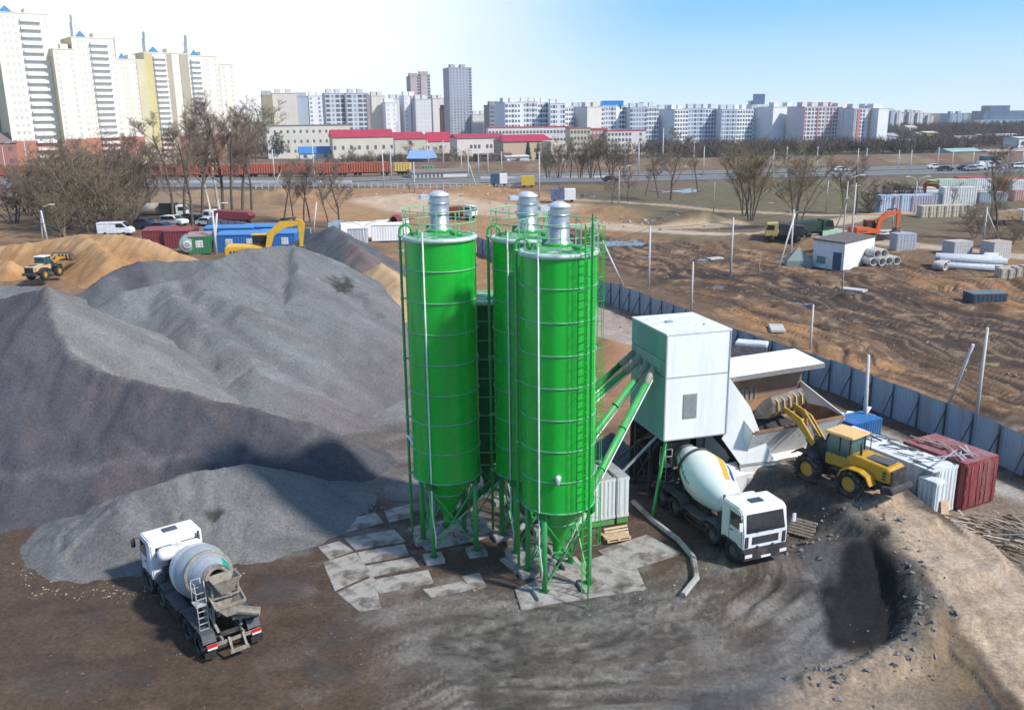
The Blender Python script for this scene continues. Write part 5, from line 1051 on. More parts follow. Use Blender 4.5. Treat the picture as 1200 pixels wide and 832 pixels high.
# ---------------- wheel loader
YEL = mat('loader_yellow', (.50, .28, .02), .45, var=.08, dirt=(.25, .17, .08), dirt_amt=.6, dscale=2.5)
YELR = mat('loader_roof', (.72, .46, .18), .6, var=.08, dirt=(.5, .4, .28), dirt_amt=.5)
TGL = mat('teal_glass', (.02, .10, .10), .12, var=.2, spec=.8)
STEEL = mat('bucket_steel', (.13, .12, .11), .5, metal=.3, var=.3, dirt=(.30, .18, .08), dirt_amt=.7, dscale=2)
def loader(label, loc, rz, pitch, lift, roofm, s=1.0, glassm=TGL, hood=None, wb=1.0):
    t = thing('wheel_loader', label, 'wheel loader', loc, rz, 'yellow wheel loaders'); t.rotation_euler = (0, pitch, rz); t.scale = (s, s, s); hood = hood or YEL
    r = .78; WBK = wb
    for x in (1.6 * WBK, -1.6 * WBK):
        for sd in (-1, 1): wheel(t, x, sd * 1.05, r, r, .6, side=sd, rm=mat('yellow_rim', (.50, .28, .03), .6, dirt=(.25, .2, .13), dirt_amt=.7, dscale=3), lug=22)
        b = MB(); b.cyl((x, -1, r), (x, 1, r), .2, 10); b.obj('axle', CHAS, t)
    b = MB(); b.box(-2.9, -.1, -.5, .5, .75, 1.3); b.obj('rear_frame', CHAS, t); b = MB(); b.box(.0, 2.2, -.42, .42, .7, 1.35); b.side([(.9, 1.3), (2.1, 1.3), (1.9, 2.15), (1.35, 2.15)], -.38, .38); b.obj('front_frame', CHAS, t)
    b = MB(); b.side([(-3.35, 1.3), (-.75, 1.3), (-.75, 2.15), (-1.2, 2.25), (-3.1, 2.1), (-3.35, 1.95)], -.72, .72); hd = b.obj('engine_hood', hood, t, bevel=.05)
    b = MB(); b.box(-3.0, -1.7, -.4, .4, 2.17, 2.24); b.obj('hood_cover', mat('dusty_black', (.09, .095, .10), .7), hd); b = MB(); b.box(-3.42, -3.3, -.66, .66, 1.2, 2.0)
    for k in range(6): b.box(-3.46, -3.42, -.6, .6, 1.26 + k * .12, 1.31 + k * .12)
    b.obj('radiator_grille', CHAS, hd); 
    for sd in (-1, 1):
        b = MB()
        for k in range(3): b.box(-3.1, -2.9, sd * .735 - .012, sd * .735 + .012, 1.45 + k * .17, 1.55 + k * .17)
        b.obj('side_vent', CHAS, hd)
    b = MB(); b.side([(-3.7, .85), (-3.0, .75), (-3.0, 1.2), (-3.6, 1.2), (-3.7, 1.1)], -1.0, 1.0); b.obj('counterweight', CHAS, t, bevel=.05)
    b = MB(); b.cyl((-1.35, .35, 2.2), (-1.35, .35, 2.9), .07, 10); b.obj('exhaust', CHAS, hd)
    # cab
    b = MB(); b.box(-.95, .55, -.7, .7, 1.3, 1.95); b.obj('cab_base', hood, t, bevel=.03)
    b = MB(); b.side([(-.9, 1.95), (.5, 1.95), (.62, 2.5), (.42, 3.05), (-.9, 3.05)], -.66, .66); cb = b.obj('cab_glass', glassm, t, bevel=.02)
    b = MB()
    for sd in (-1, 1):
        b.beam((-.9, sd * .67, 1.95), (-.9, sd * .67, 3.06), .08); b.beam((.5, sd * .67, 1.95), (.62, sd * .67, 2.5), .07); b.beam((.62, sd * .67, 2.5), (.44, sd * .67, 3.06), .07); b.beam((-.25, sd * .67, 1.95), (-.25, sd * .67, 3.06), .06)
    b.obj('cab_frame', CHAS, cb)
    b = MB(); b.box(-1.1, .68, -.82, .82, 3.05, 3.2); b.obj('cab_roof', roofm, cb, bevel=.05)
    b = MB(); b.tube([(-1.0, -.75, 2.0), (-1.15, -.85, 2.2), (-1.15, -.85, 2.9)], .03, 6); b.obj('mirror_arm', CHAS, cb)
    for sd in (-1, 1):
        b = MB(); b.side([(-2.55, 1.1), (-2.3, 1.5), (-1.9, 1.66), (-1.3, 1.66), (-.9, 1.45), (-.75, 1.1), (-.68, 1.1), (-.85, 1.5), (-1.28, 1.73), (-1.92, 1.73), (-2.36, 1.56), (-2.62, 1.1)], sd * .74 if sd > 0 else -1.35, 1.35 if sd > 0 else -.74); b.obj('rear_mudguard', CHAS if sd < 0 else hood, t)
        b = MB(); b.side([(.95, 1.5), (1.3, 1.68), (2.0, 1.66), (2.3, 1.4), (2.36, 1.44), (2.02, 1.73), (1.28, 1.75), (.9, 1.55)], sd * .74 if sd > 0 else -1.3, 1.3 if sd > 0 else -.74); b.obj('front_mudguard', CHAS, t)
        b = MB()
        for k in range(3): b.box(-.6, -.1, sd * .95 - .15, sd * .95 + .15, .55 + k * .35, .6 + k * .35)
        b.obj('step', CHAS, t)
    # arms : pivot (1.55, z 2.05); lift = angle
    pv_ = Vector((1.5, 0, 2.0)); L1 = 2.75; tip = pv_ + Vector((math.cos(lift), 0, math.sin(lift))) * L1; mid = pv_ + Vector((math.cos(lift + .18), 0, math.sin(lift + .18))) * L1 * .55
    for sd in (-1, 1):
        b = MB(); y = sd * .48; pts = [pv_, mid, tip]; u = Vector((-math.sin(lift), 0, math.cos(lift)))
        prof = [(pv_ - u * .16), (pv_ + u * .16), (mid + u * .22), (tip + u * .12), (tip - u * .12), (mid - u * .22)]; b.side([(p.x, p.z) for p in prof], y - .06, y + .06); arm = b.obj('lift_arm', YEL, t, bevel=.01)
        b = MB(); c0 = Vector((1.35, y * .8, 1.2)); c1 = mid + Vector((0, y * .8, -.1)); m2 = c0.lerp(c1, .55); b.cyl(c0, m2, .09, 10); b.obj('cylinder', CHAS, arm); b = MB(); b.cyl(m2, c1, .045, 8); b.obj('piston', SILV, arm)
    b = MB(); b.cyl(mid + Vector((0, -.5, 0)), mid + Vector((0, .5, 0)), .1, 10); b.obj('cross_tube', YEL, t)
    lk = mid + Vector((.1, 0, .55)); b = MB(); b.beam(mid + Vector((-.15, 0, -.3)), lk, .14, .2); b.obj('rocker', YEL, t); b = MB(); b.cyl(Vector((1.45, 0, 2.35)), lk, .08, 10); b.obj('tilt_cylinder', mat('tan_cyl', (.45, .3, .12), .5), t)
    # bucket
    bl = .15; W = 1.45; M = Matrix.Translation(tip) @ Matrix.Rotation(lift * .5 - .1, 4, 'Y') @ Matrix.Scale(1.2, 4, (0, 0, 1)) @ Matrix.Scale(1.15, 4, (1, 0, 0))
    prof = [(.0, .65), (-.12, .3), (-.05, -.15), (.25, -.42), (1.25, -.5), (1.25, -.46), (.28, -.36), (.04, -.12), (-.04, .3), (.08, .65)]
    b = MB(); b.side(prof, -W, W, 0, M); bk = b.obj('bucket', STEEL, t)
    for sd in (-1, 1): b = MB(); b.side([(.04, .65), (-.1, .3), (-.05, -.15), (.25, -.4), (1.25, -.48), (.95, .05), (.4, .5)], sd * W - .03, sd * W + .03, 0, M); b.obj('bucket_side', STEEL, bk)
    b = MB()
    for k in range(5): y = -W * .75 + k * W * .375; b.side([(-.02, .55), (-.22, .35), (-.2, -.05), (.05, -.3)], y - .05, y + .05, 0, M)
    b.obj('bucket_rib', mat('worn_yellow', (.50, .33, .14), .7, var=.2, dirt=(.25, .15, .08), dirt_amt=.7, dscale=3), bk)
    b = MB(); b.add([(.13 + math.cos(a_) * 0, y, .1) for a_ in (0,) for y in (-W, W)], []); n = 9; vs = []
    for i in range(n):
        for j in range(5): vs.append((.02 + j * .25, -W * .96 + i * 2 * W * .96 / (n - 1), -.1 + .48 * math.sin(PI * i / (n - 1)) * math.sin(PI * (j + .6) / 5.2) + rnd.uniform(-.04, .04)))
    b.add(vs, [(i * 5 + j, i * 5 + j + 1, (i + 1) * 5 + j + 1, (i + 1) * 5 + j) for i in range(n - 1) for j in range(4)], 0, True, M); b.obj('gravel_load', mat('load_gravel', (.07, .068, .065), .95, var=.3, scale=9, bump=.03, bscale=12), bk, fix=False)
    return t
pa = P(994, 586, 1.4); pb = P(946, 561, 1.72); d = Vector((pb.x - pa.x, pb.y - pa.y)); rzl = math.atan2(d.y, d.x); sc = .88; WB_ = d.length / (3.2 * sc)
n_ = Vector((-d.y, d.x)).normalized() * 1.05 * sc; c = Vector(((pa.x + pb.x) / 2, (pa.y + pb.y) / 2)) - n_
print('loader scale', sc, rzl, tuple(pa), tuple(pb))
def rampz(x, y): return gz(x, y)
dn = d.normalized(); z1 = rampz(c.x + dn.x * 1.6 * sc, c.y + dn.y * 1.6 * sc); z0 = rampz(c.x - dn.x * 1.6 * sc, c.y - dn.y * 1.6 * sc)
print('ramp z', z0, z1)
loader('yellow wheel loader tipping its raised bucket into the hopper from the ramp', (c.x, c.y, (z0 + z1) / 2 - .03), rzl, -math.atan2(z1 - z0, 3.2 * sc * WB_), .62, YELR, sc, wb=WB_)
c = P(50, 335, .0); loader('yellow wheel loader with white roof working at the orange sand bank far left', (c.x, c.y + 1, gz(c.x, c.y) + .7), math.radians(82), 0, .1, mat('white_roof', (.7, .66, .6), .6), .84, TGL, mat('loader_pale', (.55, .42, .25), .6))
# ---------------- excavators
def excavator(label, loc, rz, m, boom=(1, 1), s=1.0, tr=True):
    t = thing('excavator', label, 'excavator', loc, rz, 'tracked excavators'); t.scale = (s,) * 3
    for sd in (-1, 1): b = MB(); b.side([(-2.0, .15), (-1.7, .0), (1.7, .0), (2.0, .15), (2.1, .5), (1.9, .85), (-1.9, .85), (-2.1, .5)], sd * 1.15 - .28, sd * 1.15 + .28); b.obj('track', BLACK, t, bevel=.04)
    b = MB(); b.cyl((0, 0, .7), (0, 0, 1.05), .8, 20); b.box(-1.2, 1.2, -.9, .9, .35, .75); b.obj('undercarriage', CHAS, t)
    b = MB(); b.side([(-2.9, 1.05), (1.3, 1.05), (1.3, 1.5), (-.2, 1.9), (-2.7, 2.0), (-2.9, 1.8)], -1.25, 1.25); bd = b.obj('body', m, t, bevel=.08)
    b = MB()
    for k in range(4): b.box(-2.4 + k * .35, -2.2 + k * .35, -1.27, -1.25, 1.3, 1.55)
    b.obj('vent', CHAS, bd)
    b = MB(); b.side([(-.3, 1.5), (1.35, 1.5), (1.4, 2.2), (1.05, 2.85), (-.3, 2.85)], .3, 1.22); cb = b.obj('cab', GLASS, t, bevel=.03); b = MB(); b.box(-.38, 1.12, .26, 1.26, 2.85, 2.95); b.obj('cab_roof', m, cb)
    a = [(1.0, 1.4), (1.7, 3.1), (2.8, 3.95), (4.7, 4.05)]; w = .22; b = MB(); up = [(x, z + .26) for x, z in a]; lo = [(x + .12, z - .26) for x, z in a]
    b.side([(.95, 1.3), (1.35, 3.2), (2.6, 4.25), (4.7, 4.25), (4.8, 3.9), (3.0, 3.55), (1.95, 2.8), (1.45, 1.3)], -.35, .05); bo = b.obj('boom', m, t, bevel=.03)
    b = MB(); b.side([(4.2, 4.5), (4.9, 4.35), (5.1, 3.9), (4.75, 1.6), (4.45, 1.6), (4.4, 3.6)], -.32, .02); b.obj('dipper_arm', m, bo, bevel=.03)
    b = MB(); b.cyl((2.7, -.15, 4.45), (4.3, -.15, 4.6), .11, 10); b.obj('cylinder', CHAS, bo)
    b = MB(); b.side([(4.3, 1.7), (4.9, 1.7), (5.0, 1.1), (4.6, .6), (4.0, .6), (3.7, 1.0), (4.2, 1.3)], -.7, .4); b.obj('bucket', STEEL, bo)
    return t
YEX = mat('excavator_yellow', (.66, .38, .03), .5, var=.08, dirt=(.35, .25, .1), dirt_amt=.4); OEX = mat('excavator_orange', (.60, .10, .02), .5, var=.1, dirt=(.3, .15, .1), dirt_amt=.4)
c = P(296, 300); e = Z(300, 298, 84); excavator('yellow excavator with raised bent boom standing on top of the grey gravel', (e.x, 84, e.z - .9), .15, YEX, s=.92)
c = P(1040, 282); excavator('orange excavator with arched boom behind the small white hut', (c.x - 3, c.y, gz(c.x, c.y)), .2, OEX, s=1.0)
c = P(1108, 242); excavator('orange excavator parked among the containers of the far yard', (c.x + 1, c.y, gz(c.x, c.y)), 2.6, OEX, s=1.1)
# ---------------- generic cars and trucks
def car(label, loc, rz, m, kind='sedan', s=1.0, group='parked and passing cars'):
    t = thing('car', label, 'car', loc, rz, group); t.scale = (s,) * 3
    top = {'sedan': [(-2.2, .35), (-2.25, .85), (-1.7, .98), (-1.15, 1.42), (.35, 1.45), (1.05, .98), (2.05, .82), (2.2, .4)], 'suv': [(-2.2, .4), (-2.25, 1.0), (-2.05, 1.6), (.5, 1.68), (1.1, 1.12), (2.1, 1.0), (2.2, .45)], 'van': [(-2.5, .4), (-2.55, 2.0), (1.2, 2.05), (1.9, 1.3), (2.45, 1.05), (2.5, .45)]}[kind]
    b = MB(); b.side(top, -.88, .88); bd = b.obj('body', m, t, bevel=.07)
    zt = max(z for x, z in top); gl = {'sedan': [(-1.5, 1.0), (-1.08, 1.36), (.3, 1.39), (.9, 1.0)], 'suv': [(-2.0, 1.05), (-1.85, 1.52), (.45, 1.6), (.95, 1.12)], 'van': [(.3, 1.3), (.3, 1.85), (1.15, 1.9), (1.72, 1.3)]}[kind]
    for sd in (-1, 1): b = MB(); b.side(gl, sd * .89 - .015, sd * .89 + .015); b.obj('side_window', GLASS, bd)
    x0, z0_, x1, z1_ = {'sedan': (.40, 1.42, 1.02, 1.0), 'suv': (.53, 1.65, 1.08, 1.14), 'van': (1.22, 2.02, 1.88, 1.32)}[kind]
    b = MB(); b.add([(x0, -.7, z0_ + .015), (x0, .7, z0_ + .015), (x1 + .02, .78, z1_ + .015), (x1 + .02, -.78, z1_ + .015)], [(0, 3, 2, 1)]); b.obj('windscreen', GLASS, bd, fix=False)
    for x in (-1.35, 1.35):
        for sd in (-1, 1): b = MB(); b.lathe([(0, -.1), (.3, -.11), (.33, 0), (.3, .11), (0, .1)], 16, 0, Matrix.Translation((x, sd * .8, .33)) @ Matrix.Rotation(PI / 2, 4, 'X')); b.obj('wheel', BLACK, t)
    return t
def truck(label, loc, rz, cabm, bodm, body='box', L=6.5, s=1.0, h=2.6):
    t = thing('truck', label, 'truck', loc, rz, 'parked trucks'); t.scale = (s,) * 3; x1 = L / 2
    b = MB(); b.side([(x1 - 1.8, .8), (x1, .8), (x1 + .02, 1.7), (x1 - .2, 2.6), (x1 - 1.8, 2.7)], -1.15, 1.15); cb = b.obj('cab', cabm, t, bevel=.06)
    b = MB(); b.add([(x1 + .03, -1, 1.7), (x1 + .03, 1, 1.7), (x1 - .16, .95, 2.5), (x1 - .16, -.95, 2.5)], [(0, 1, 2, 3)]); b.obj('windscreen', GLASS, cb, fix=False)
    for sd in (-1, 1): b = MB(); b.side([(x1 - 1.3, 1.7), (x1 - .15, 1.7), (x1 - .3, 2.4), (x1 - 1.3, 2.4)], sd * 1.16 - .015, sd * 1.16 + .015); b.obj('side_window', GLASS, cb)
    b = MB(); b.box(-x1, x1 - .3, -.45, .45, .6, .95); b.obj('chassis', CHAS, t); b = MB()
    if body == 'box': b.box(-x1, x1 - 2.0, -1.2, 1.2, 1.0, 1.0 + h); b.obj('box_body', bodm, t, bevel=.03)
    elif body == 'tank': b.lathe([(0, 0), (.9, .1), (1.1, .4), (1.1, L - 2.6), (.9, L - 2.3), (0, L - 2.2)], 24, 0, Matrix.Translation((-x1, 0, 1.95)) @ Matrix.Rotation(PI / 2, 4, 'Y')); b.obj('tank', bodm, t)
    elif body == 'drum': b.lathe([(.5, 0), (.7, .3), (1.15, 1.6), (1.15, 2.3), (.7, 3.8), (.5, 4)], 24, 0, Matrix.Translation((x1 - 2.1, 0, 1.9)) @ Matrix.Rotation(-PI / 2 + .22, 4, 'Y')); b.obj('drum', bodm, t)
    else: b.side([(-x1, 1.0), (x1 - 2.0, 1.0), (x1 - 2.0, 2.5), (x1 - 2.3, 2.6), (-x1 + .1, 2.3), (-x1 - .5, 1.7)], -1.2, 1.2); b.obj('tipper_body', bodm, t)
    for x in (x1 - .9, -x1 + .9, -x1 + 2.1):
        for sd in (-1, 1): b = MB(); b.lathe([(0, -.16), (.45, -.17), (.5, 0), (.45, .17), (0, .16)], 16, 0, Matrix.Translation((x, sd * 1.0, .5)) @ Matrix.Rotation(PI / 2, 4, 'X')); b.obj('wheel', BLACK, t)
    return t
cW = mat('car_white', (.75, .76, .78), .3); cB = mat('car_blue', (.03, .07, .15), .3); cK = mat('car_dark', (.03, .035, .04), .3); cG = mat('car_grey', (.25, .26, .27), .35); cR_ = mat('car_red', (.35, .03, .03), .35); cO = mat('orange_body', (.55, .16, .03), .5)
MAR = mat('maroon_paint', (.20, .03, .04), .5, var=.1)
def PZ(px, py): p = P(px, py); return (p.x, p.y, gz(p.x, p.y))
for lab, px, py, rz, m, k in (('dark blue pickup parked left in the row behind the maroon roofed cabin', 172, 268, -.3, cB, 'suv'), ('dark blue car parked behind the white one', 192, 271, -.3, cB, 'sedan'), ('white suv parked near the blue roofed cabins', 205, 265, -.35, cW, 'suv'),
    ('silver car half hidden behind the tree trunks', 226, 260, -.35, cG, 'sedan'), ('dark car parked right of the tree trunks', 234, 262, -.35, cK, 'sedan'), ('white car beside the tall concrete pole', 246, 265, -.35, cW, 'sedan'), ('white van behind the orange sand bank', 137, 276, .05, cW, 'van'),
    ('white car driving on the far road left of the dark one', 1095, 200.5, .05, cW, 'sedan'), ('black car on the far road between the white cars', 1107, 203, .05, cK, 'sedan'), ('dark car in the queue on the far road', 1131, 202, .05, cK, 'sedan'), ('silver car in the queue on the far road', 1138, 203, .05, cG, 'sedan'),
    ('white car at the front of the queue on the far road', 1146, 202, .05, cW, 'sedan'), ('white van on the far road right of the queue', 1155, 200, .05, cW, 'van'), ('grey car on the far road near the right edge of the photo', 1186, 200, .05, cG, 'sedan'), ('white car on the far road near the right edge of the photo', 1194, 200, .05, cW, 'suv'),
    ('white car on the far road behind the big bare tree', 985, 204, .05, cW, 'sedan'), ('dark car crossing on the road past the far pavilion', 716, 216, .1, cK, 'sedan')):
    loc = PZ(px, py); car(lab, (loc[0], loc[1], .64 if py < 217 else loc[2]), rz, m, k, s=1.15)
for lab, px, py, rz, cm, bm__, bt, L in (('white truck with maroon tipper body parked by the cabins', 268, 263, 2.95, CABW_, MAR, 'tip', 9), ('white cab truck with orange body driving on the sandy strip', 540, 258, -.5, CABW_, cO, 'tip', 6), ('long pale tanker truck parked under the bare trees', 178, 256, .0, CABW_, mat('tan_tank', (.42, .40, .33), .5, var=.1), 'tank', 11),
    ('dark truck with white cab parked in front of the tanker', 205, 256, .0, CABW_, cK, 'box', 5), ('maroon mixer truck parked beside the white wall behind the left silo', 466, 276, 1.5, CHAS, MAR, 'drum', 7), ('white tipper truck with tan load near the right edge', 1183, 263, .0, CABW_, mat('tan_body', (.35, .25, .14), .7), 'tip', 6.5),
    ('yellow and dark tractor truck left of the hut on the track', 918, 288, 2.9, mat('tractor_yellow', (.5, .4, .12), .5), CHAS, 'tip', 5.5), ('dark green truck standing behind the white hut', 950, 284, .1, mat('truck_green', (.02, .06, .03), .5), mat('truck_green2', (.02, .05, .035), .6), 'tip', 6), ('white truck with blue box parked on the far roadside', 1160, 193, .0, CABW_, cB, 'box', 7),
    ('white truck cab just visible over the hopper canopy', 876, 447, 1.2, CABW_, CHAS, 'tip', 5.0)):
    loc = PZ(px, py); truck(lab, loc, rz, cm, bm__, bt, L, h=2.2 if 'canopy' not in lab else .6)
# ================================================================ TOWN
UNIT = MB().box(-.5, .5, -.5, .5, -.5, .5)
def unitmesh(name, m): 
    me = UNIT.mesh(name, m); return me
WG = mat('window_dark', (.10, .12, .15), .25, var=.3, scale=.4); WB = mat('window_blue', (.20, .26, .34), .25, var=.3, scale=.4); WTW = mat('window_glare_pale', (.56, .55, .52), .4, var=.2, scale=.3); WL = mat('window_pale', (.46, .47, .49), .3, var=.3, scale=.4)  # the palest tower panes have the glare's bleaching put into their colour
_um = {}
def inst(name, m, parent, loc, scale, rz=0):
    k = (name, m.name)
    if k not in _um: _um[k] = unitmesh(name, m)
    o = bpy.data.objects.new(name, _um[k]); C.objects.link(o); o.parent = parent; o.location = loc; o.scale = scale
    if rz: o.rotation_euler = (0, 0, rz)
    return o
def windows(t, items, m, name='window', lim=100):
    """items: (loc, scale) in t's local space; the first lim as parts of their own, the rest as one"""
    for l, s in items[:lim]: inst(name, m, t, l, s)
    if len(items) > lim:
        b = MB()
        for l, s in items[lim:]: b.cbox(l, s)
        b.obj(name, m, t, fix=False)['kind'] = 'stuff'
WM = {}
def wallm(c, rough=.8):
    k = 'facade_%d_%d_%d' % tuple(int(q * 100) for q in c); return mat(k, c, rough, var=.06, scale=.15, dirt=tuple(q * .75 for q in c), dirt_amt=.3, dscale=.1)
def wsolve(a, c, rz):
    t1 = c.x / c.y; return (t1 * a.y - a.x) / (math.cos(rz) - t1 * math.sin(rz))
def block(label, px0, px1, pt, Y, wall, depth=14, rz=0.0, floors=9, cols='w.w', wm=None, cat='apartment block', name='apartment_block', group=None, base=None, strips=(), cap=True, balc=(), roofm=None, fh=None, stairs=True, ww=1.3, wh=1.35):
    a = Z(px0, 150, Y); c = Z(px1, 150, Y); W = wsolve(a, c, rz); zt = Z((px0 + px1) / 2, pt, Y).z; z0 = gz((a.x + c.x) / 2, Y + 5) - 1.0 if base is None else base
    Hh = zt - z0; t = thing(name, label, cat, (a.x, Y, z0), rz, group); fh = fh or Hh / (floors + .5); wm = wm or WG
    b = MB(); b.box(0, W, 0, depth, 0, Hh); b.obj('wall', wallm(wall), t)
    if cap:
        b = MB(); b.box(-.15, W + .15, -.15, depth + .15, Hh, Hh + .5); b.obj('parapet', roofm or wallm(tuple(q * .8 for q in wall)), t)
        if stairs:
            for f in (.25, .7): b = MB(); b.box(W * f - 1.6, W * f + 1.6, depth * .3, depth * .6, Hh + .5, Hh + 2.8); b.obj('lift_room', wallm(tuple(q * .85 for q in wall)), t)
    n = len(cols); cw = W / n; it = []; dk = []
    nf = max(1, int((Hh - 1) / fh))
    for f in range(nf):
        z = Hh - (f + .55) * fh
        for i, k in enumerate(cols):
            if k == 'w': it.append(((cw * (i + .5), -.0, z), (min(ww, cw * .62), .12, wh)))
            elif k == 'D': dk.append(((cw * (i + .5), -.0, z), (cw * .8, .14, fh * .62)))
        nd = max(1, int(depth / 5))
        for i in range(nd):
            if (i + f) % 1 == 0 and nd > 1: it.append(((W, depth * (i + .5) / nd, z), (.12, 1.2, wh)))
    windows(t, it, wm); 
    if dk: windows(t, dk, WG, 'loggia', 60)
    for (u0, u1, c_, pr) in strips:
        b = MB(); b.box(W * u0, W * u1, -pr, -.02, .0, Hh * .995); b.obj('facade_strip', wallm(c_), t)
    for (u0, u1) in balc:
        for f in range(nf):
            z = Hh - (f + 1) * fh; w_ = W * (u1 - u0); inst('balcony', wallm((.84, .83, .80)), t, (W * (u0 + u1) / 2, -.75, z + .55), (w_, 1.5, 1.1)); inst('balcony_recess', WTW, t, (W * (u0 + u1) / 2, -.03, z + 1.9), (w_ * .92, .1, fh - 1.5))
    return t
CREAM = (.62, .56, .44); WHT = (.78, .78, .78); PALE = (.70, .72, .75); YELW = (.60, .52, .30); BEI = (.42, .37, .29)
G1 = 'tall cream and white towers at the left'; 
block('grey brown slab building cut off by the left edge', -130, 0, 30, 420, (.36, .30, .25), 30, .12, 22, 'w..w..w', WL, group=G1)
for nm, x0, x1, pt, Y, cols, strips, balc in (('tallest cream tower with long balconies, leftmost', 12, 74, 14, 395, '.www.....w', (), ((.46, .84),)),
    ('lower pale wing between the two tallest cream towers', 74, 99, 58, 402, 'w.w', (), ()),
    ('second cream tower with long balconies and blue gable', 97, 145, 44, 410, '.www.....w', (), ((.42, .85),)),
    ('pale yellowish tower right of the second balcony tower', 145, 178, 70, 430, '.ww.w.w', ((.7, 1, (.60, .55, .36), .3),), ()),
    ('yellow and white tower with dark balconies in the middle', 178, 228, 62, 440, '.w.....w', ((0, .18, (.58, .50, .24), .3), (.5, .62, BEI, .3), (.8, 1, BEI, .3)), ((.2, .48),)),
    ('white tower with dark balcony column and blue gable', 228, 262, 66, 452, '...ww.w', (), ((.08, .42),)),
    ('narrow beige tower at the right end of the tower group', 262, 279, 76, 462, '.w.w', ((0, .12, (.62, .60, .55), .3),), ())):
    t = block(nm, x0, x1, pt, Y, (.80, .74, .62), 20, .66, 20, cols, WTW, strips=strips, balc=balc, group=G1)
    W = wsolve(Z(x0, 150, Y), Z(x1, 150, Y), .66); Hh = Z((x0 + x1) / 2, pt, Y).z - t.location.z
    b = MB(); b.box(-.02, .04, 0, 20, 12, Hh - .1); b.obj('cream_side', wallm((.68, .56, .36)), t)
    b = MB(); b.box(-.1, W + .1, -.14, .05, 0, 12); b.obj('brick_base', mat('brick_base', (.40, .17, .11), .85, var=.15), t)
    if W > 12:
        b = MB(); b.box(W * .12, W * .3, 4, 9, Hh + .5, Hh + 7); b.box(W * .14, W * .28, 4.5, 8.5, Hh + 7, Hh + 10); b.obj('roof_turret', wallm(WHT), t)
        b = MB(); b.side([(W * .1, Hh + .6), (W * .34, Hh + .6), (W * .22, Hh + 3)], -.3, .6); b.obj('blue_gable', mat('blue_roof', (.06, .25, .50), .5), t)
G2 = 'apartment blocks in the middle distance'
for args in (('beige banded block at the left of the middle row', 310, 322, 112, 560, (.48, .47, .43), 18, 0, 12, '..', ((0, 1, (.34, .31, .20), .2),)), ('cream block with faint windows behind the long school', 322, 350, 110, 565, (.64, .60, .52), 16, 0, 12, 'w.ww.', ()),
    ('bluish glass fronted block', 350, 363, 114, 570, (.40, .45, .52), 16, 0, 12, '..', ()), ('white block with few windows left of the grey pair', 364, 383, 113, 575, WHT, 16, 0, 12, 'w.ww', ()),
    ('grey and white panel block, left of the dark pair', 383, 406, 110, 540, (.58, .60, .62), 16, 0, 12, 'DwDD', ()), ('grey and white panel block, right of the dark pair', 408, 433, 110, 542, (.55, .57, .60), 16, 0, 12, 'DwDD', ((-.08, 0, (.28, .27, .28), .3), (.92, 1.06, (.33, .30, .28), .3))),
    ('plain cream block right of the grey pair', 437, 453, 113, 570, (.66, .62, .54), 16, 0, 12, '...', ()), ('small white block before the pale stepped group', 453, 466, 121, 560, WHT, 16, 0, 10, 'ww', ()), ('pale grey stepped block', 458, 476, 116, 600, (.60, .62, .63), 16, 0, 12, '..w', ()),
    ('white block with a thin red line below the pinkish tower', 475, 490, 113, 560, WHT, 16, 0, 12, 'w.w', ((.5, .56, (.45, .15, .12), .3),)), ('white gridded block below the pinkish tower', 488, 506, 117, 555, (.66, .66, .64), 16, 0, 12, 'wwww', ()),
    ('pinkish tower with dark loggias, left half', 483, 494, 90, 720, (.45, .38, .37), 16, 0, 22, '..D', ()), ('pinkish tower with dark loggias, right half', 495, 506, 88, 722, (.46, .39, .38), 16, 0, 22, '..D', ()),
    ('pale cream slab faint against the sky', 508, 523, 116, 700, (.68, .65, .60), 18, 0, 14, '..w', ()), ('tall grey skyscraper with gridded windows', 528, 554, 80, 640, (.44, .43, .46), 18, 0, 27, 'wwwwwwD', ()),
    ('small brick red block beside the skyscraper', 520, 526, 128, 660, (.42, .16, .13), 12, 0, 9, 'w', ()), ('low pale blocks right of the skyscraper', 554, 574, 135, 640, (.64, .63, .60), 14, 0, 7, 'w.ww.w', ()),
    ('dark unfinished block with lift shaft on its roof', 574, 592, 124, 620, (.30, .29, .30), 14, 0, 9, 'DDD', ())):
    lab, x0, x1, pt, Y, wc, dp, rz, fl, cols, st = args; block(lab, x0, x1, pt, Y, wc, dp, rz + .3, fl, cols, WB if 'grey' in lab else WTW, strips=st, group=G2)
G3 = 'long row of white panel blocks on the horizon'
row = [(592, 610, 121, 'DwDww', PALE), (610, 630, 120, '.wDwDw', WHT), (630, 645, 121, 'wDwDw', PALE), (645, 662, 122, 'wDw.wD', WHT), (660, 672, 126, 'DwwD', PALE), (672, 688, 126, 'wDwDw', (.62, .62, .68)), (688, 708, 126, '....w', (.68, .65, .60)), (706, 722, 125, 'DwwDw', PALE), (722, 738, 124, '.wDww', WHT),
       (738, 758, 127, 'DwwwwD', (.60, .62, .68)), (757, 772, 126, 'wDwDw', (.56, .60, .64)), (772, 792, 129, 'wDwDwww', (.62, .64, .70)), (790, 806, 129, 'DwwwD', PALE), (806, 826, 128, 'wwDwDw', (.60, .66, .70)), (826, 846, 128, 'DwwwDw', (.60, .63, .70)), (845, 863, 129, 'wwDwDw', (.62, .66, .70)), (863, 882, 129, 'DwwwDw', PALE),
       (880, 898, 124, 'wwww', (.68, .68, .67)), (905, 940, 126, '......', (.70, .72, .73))]
wordsn = ['first', 'second', 'third', 'fourth', 'fifth', 'sixth', 'seventh', 'eighth', 'ninth', 'tenth', 'eleventh', 'twelfth', 'thirteenth', 'fourteenth', 'fifteenth', 'sixteenth', 'seventeenth']
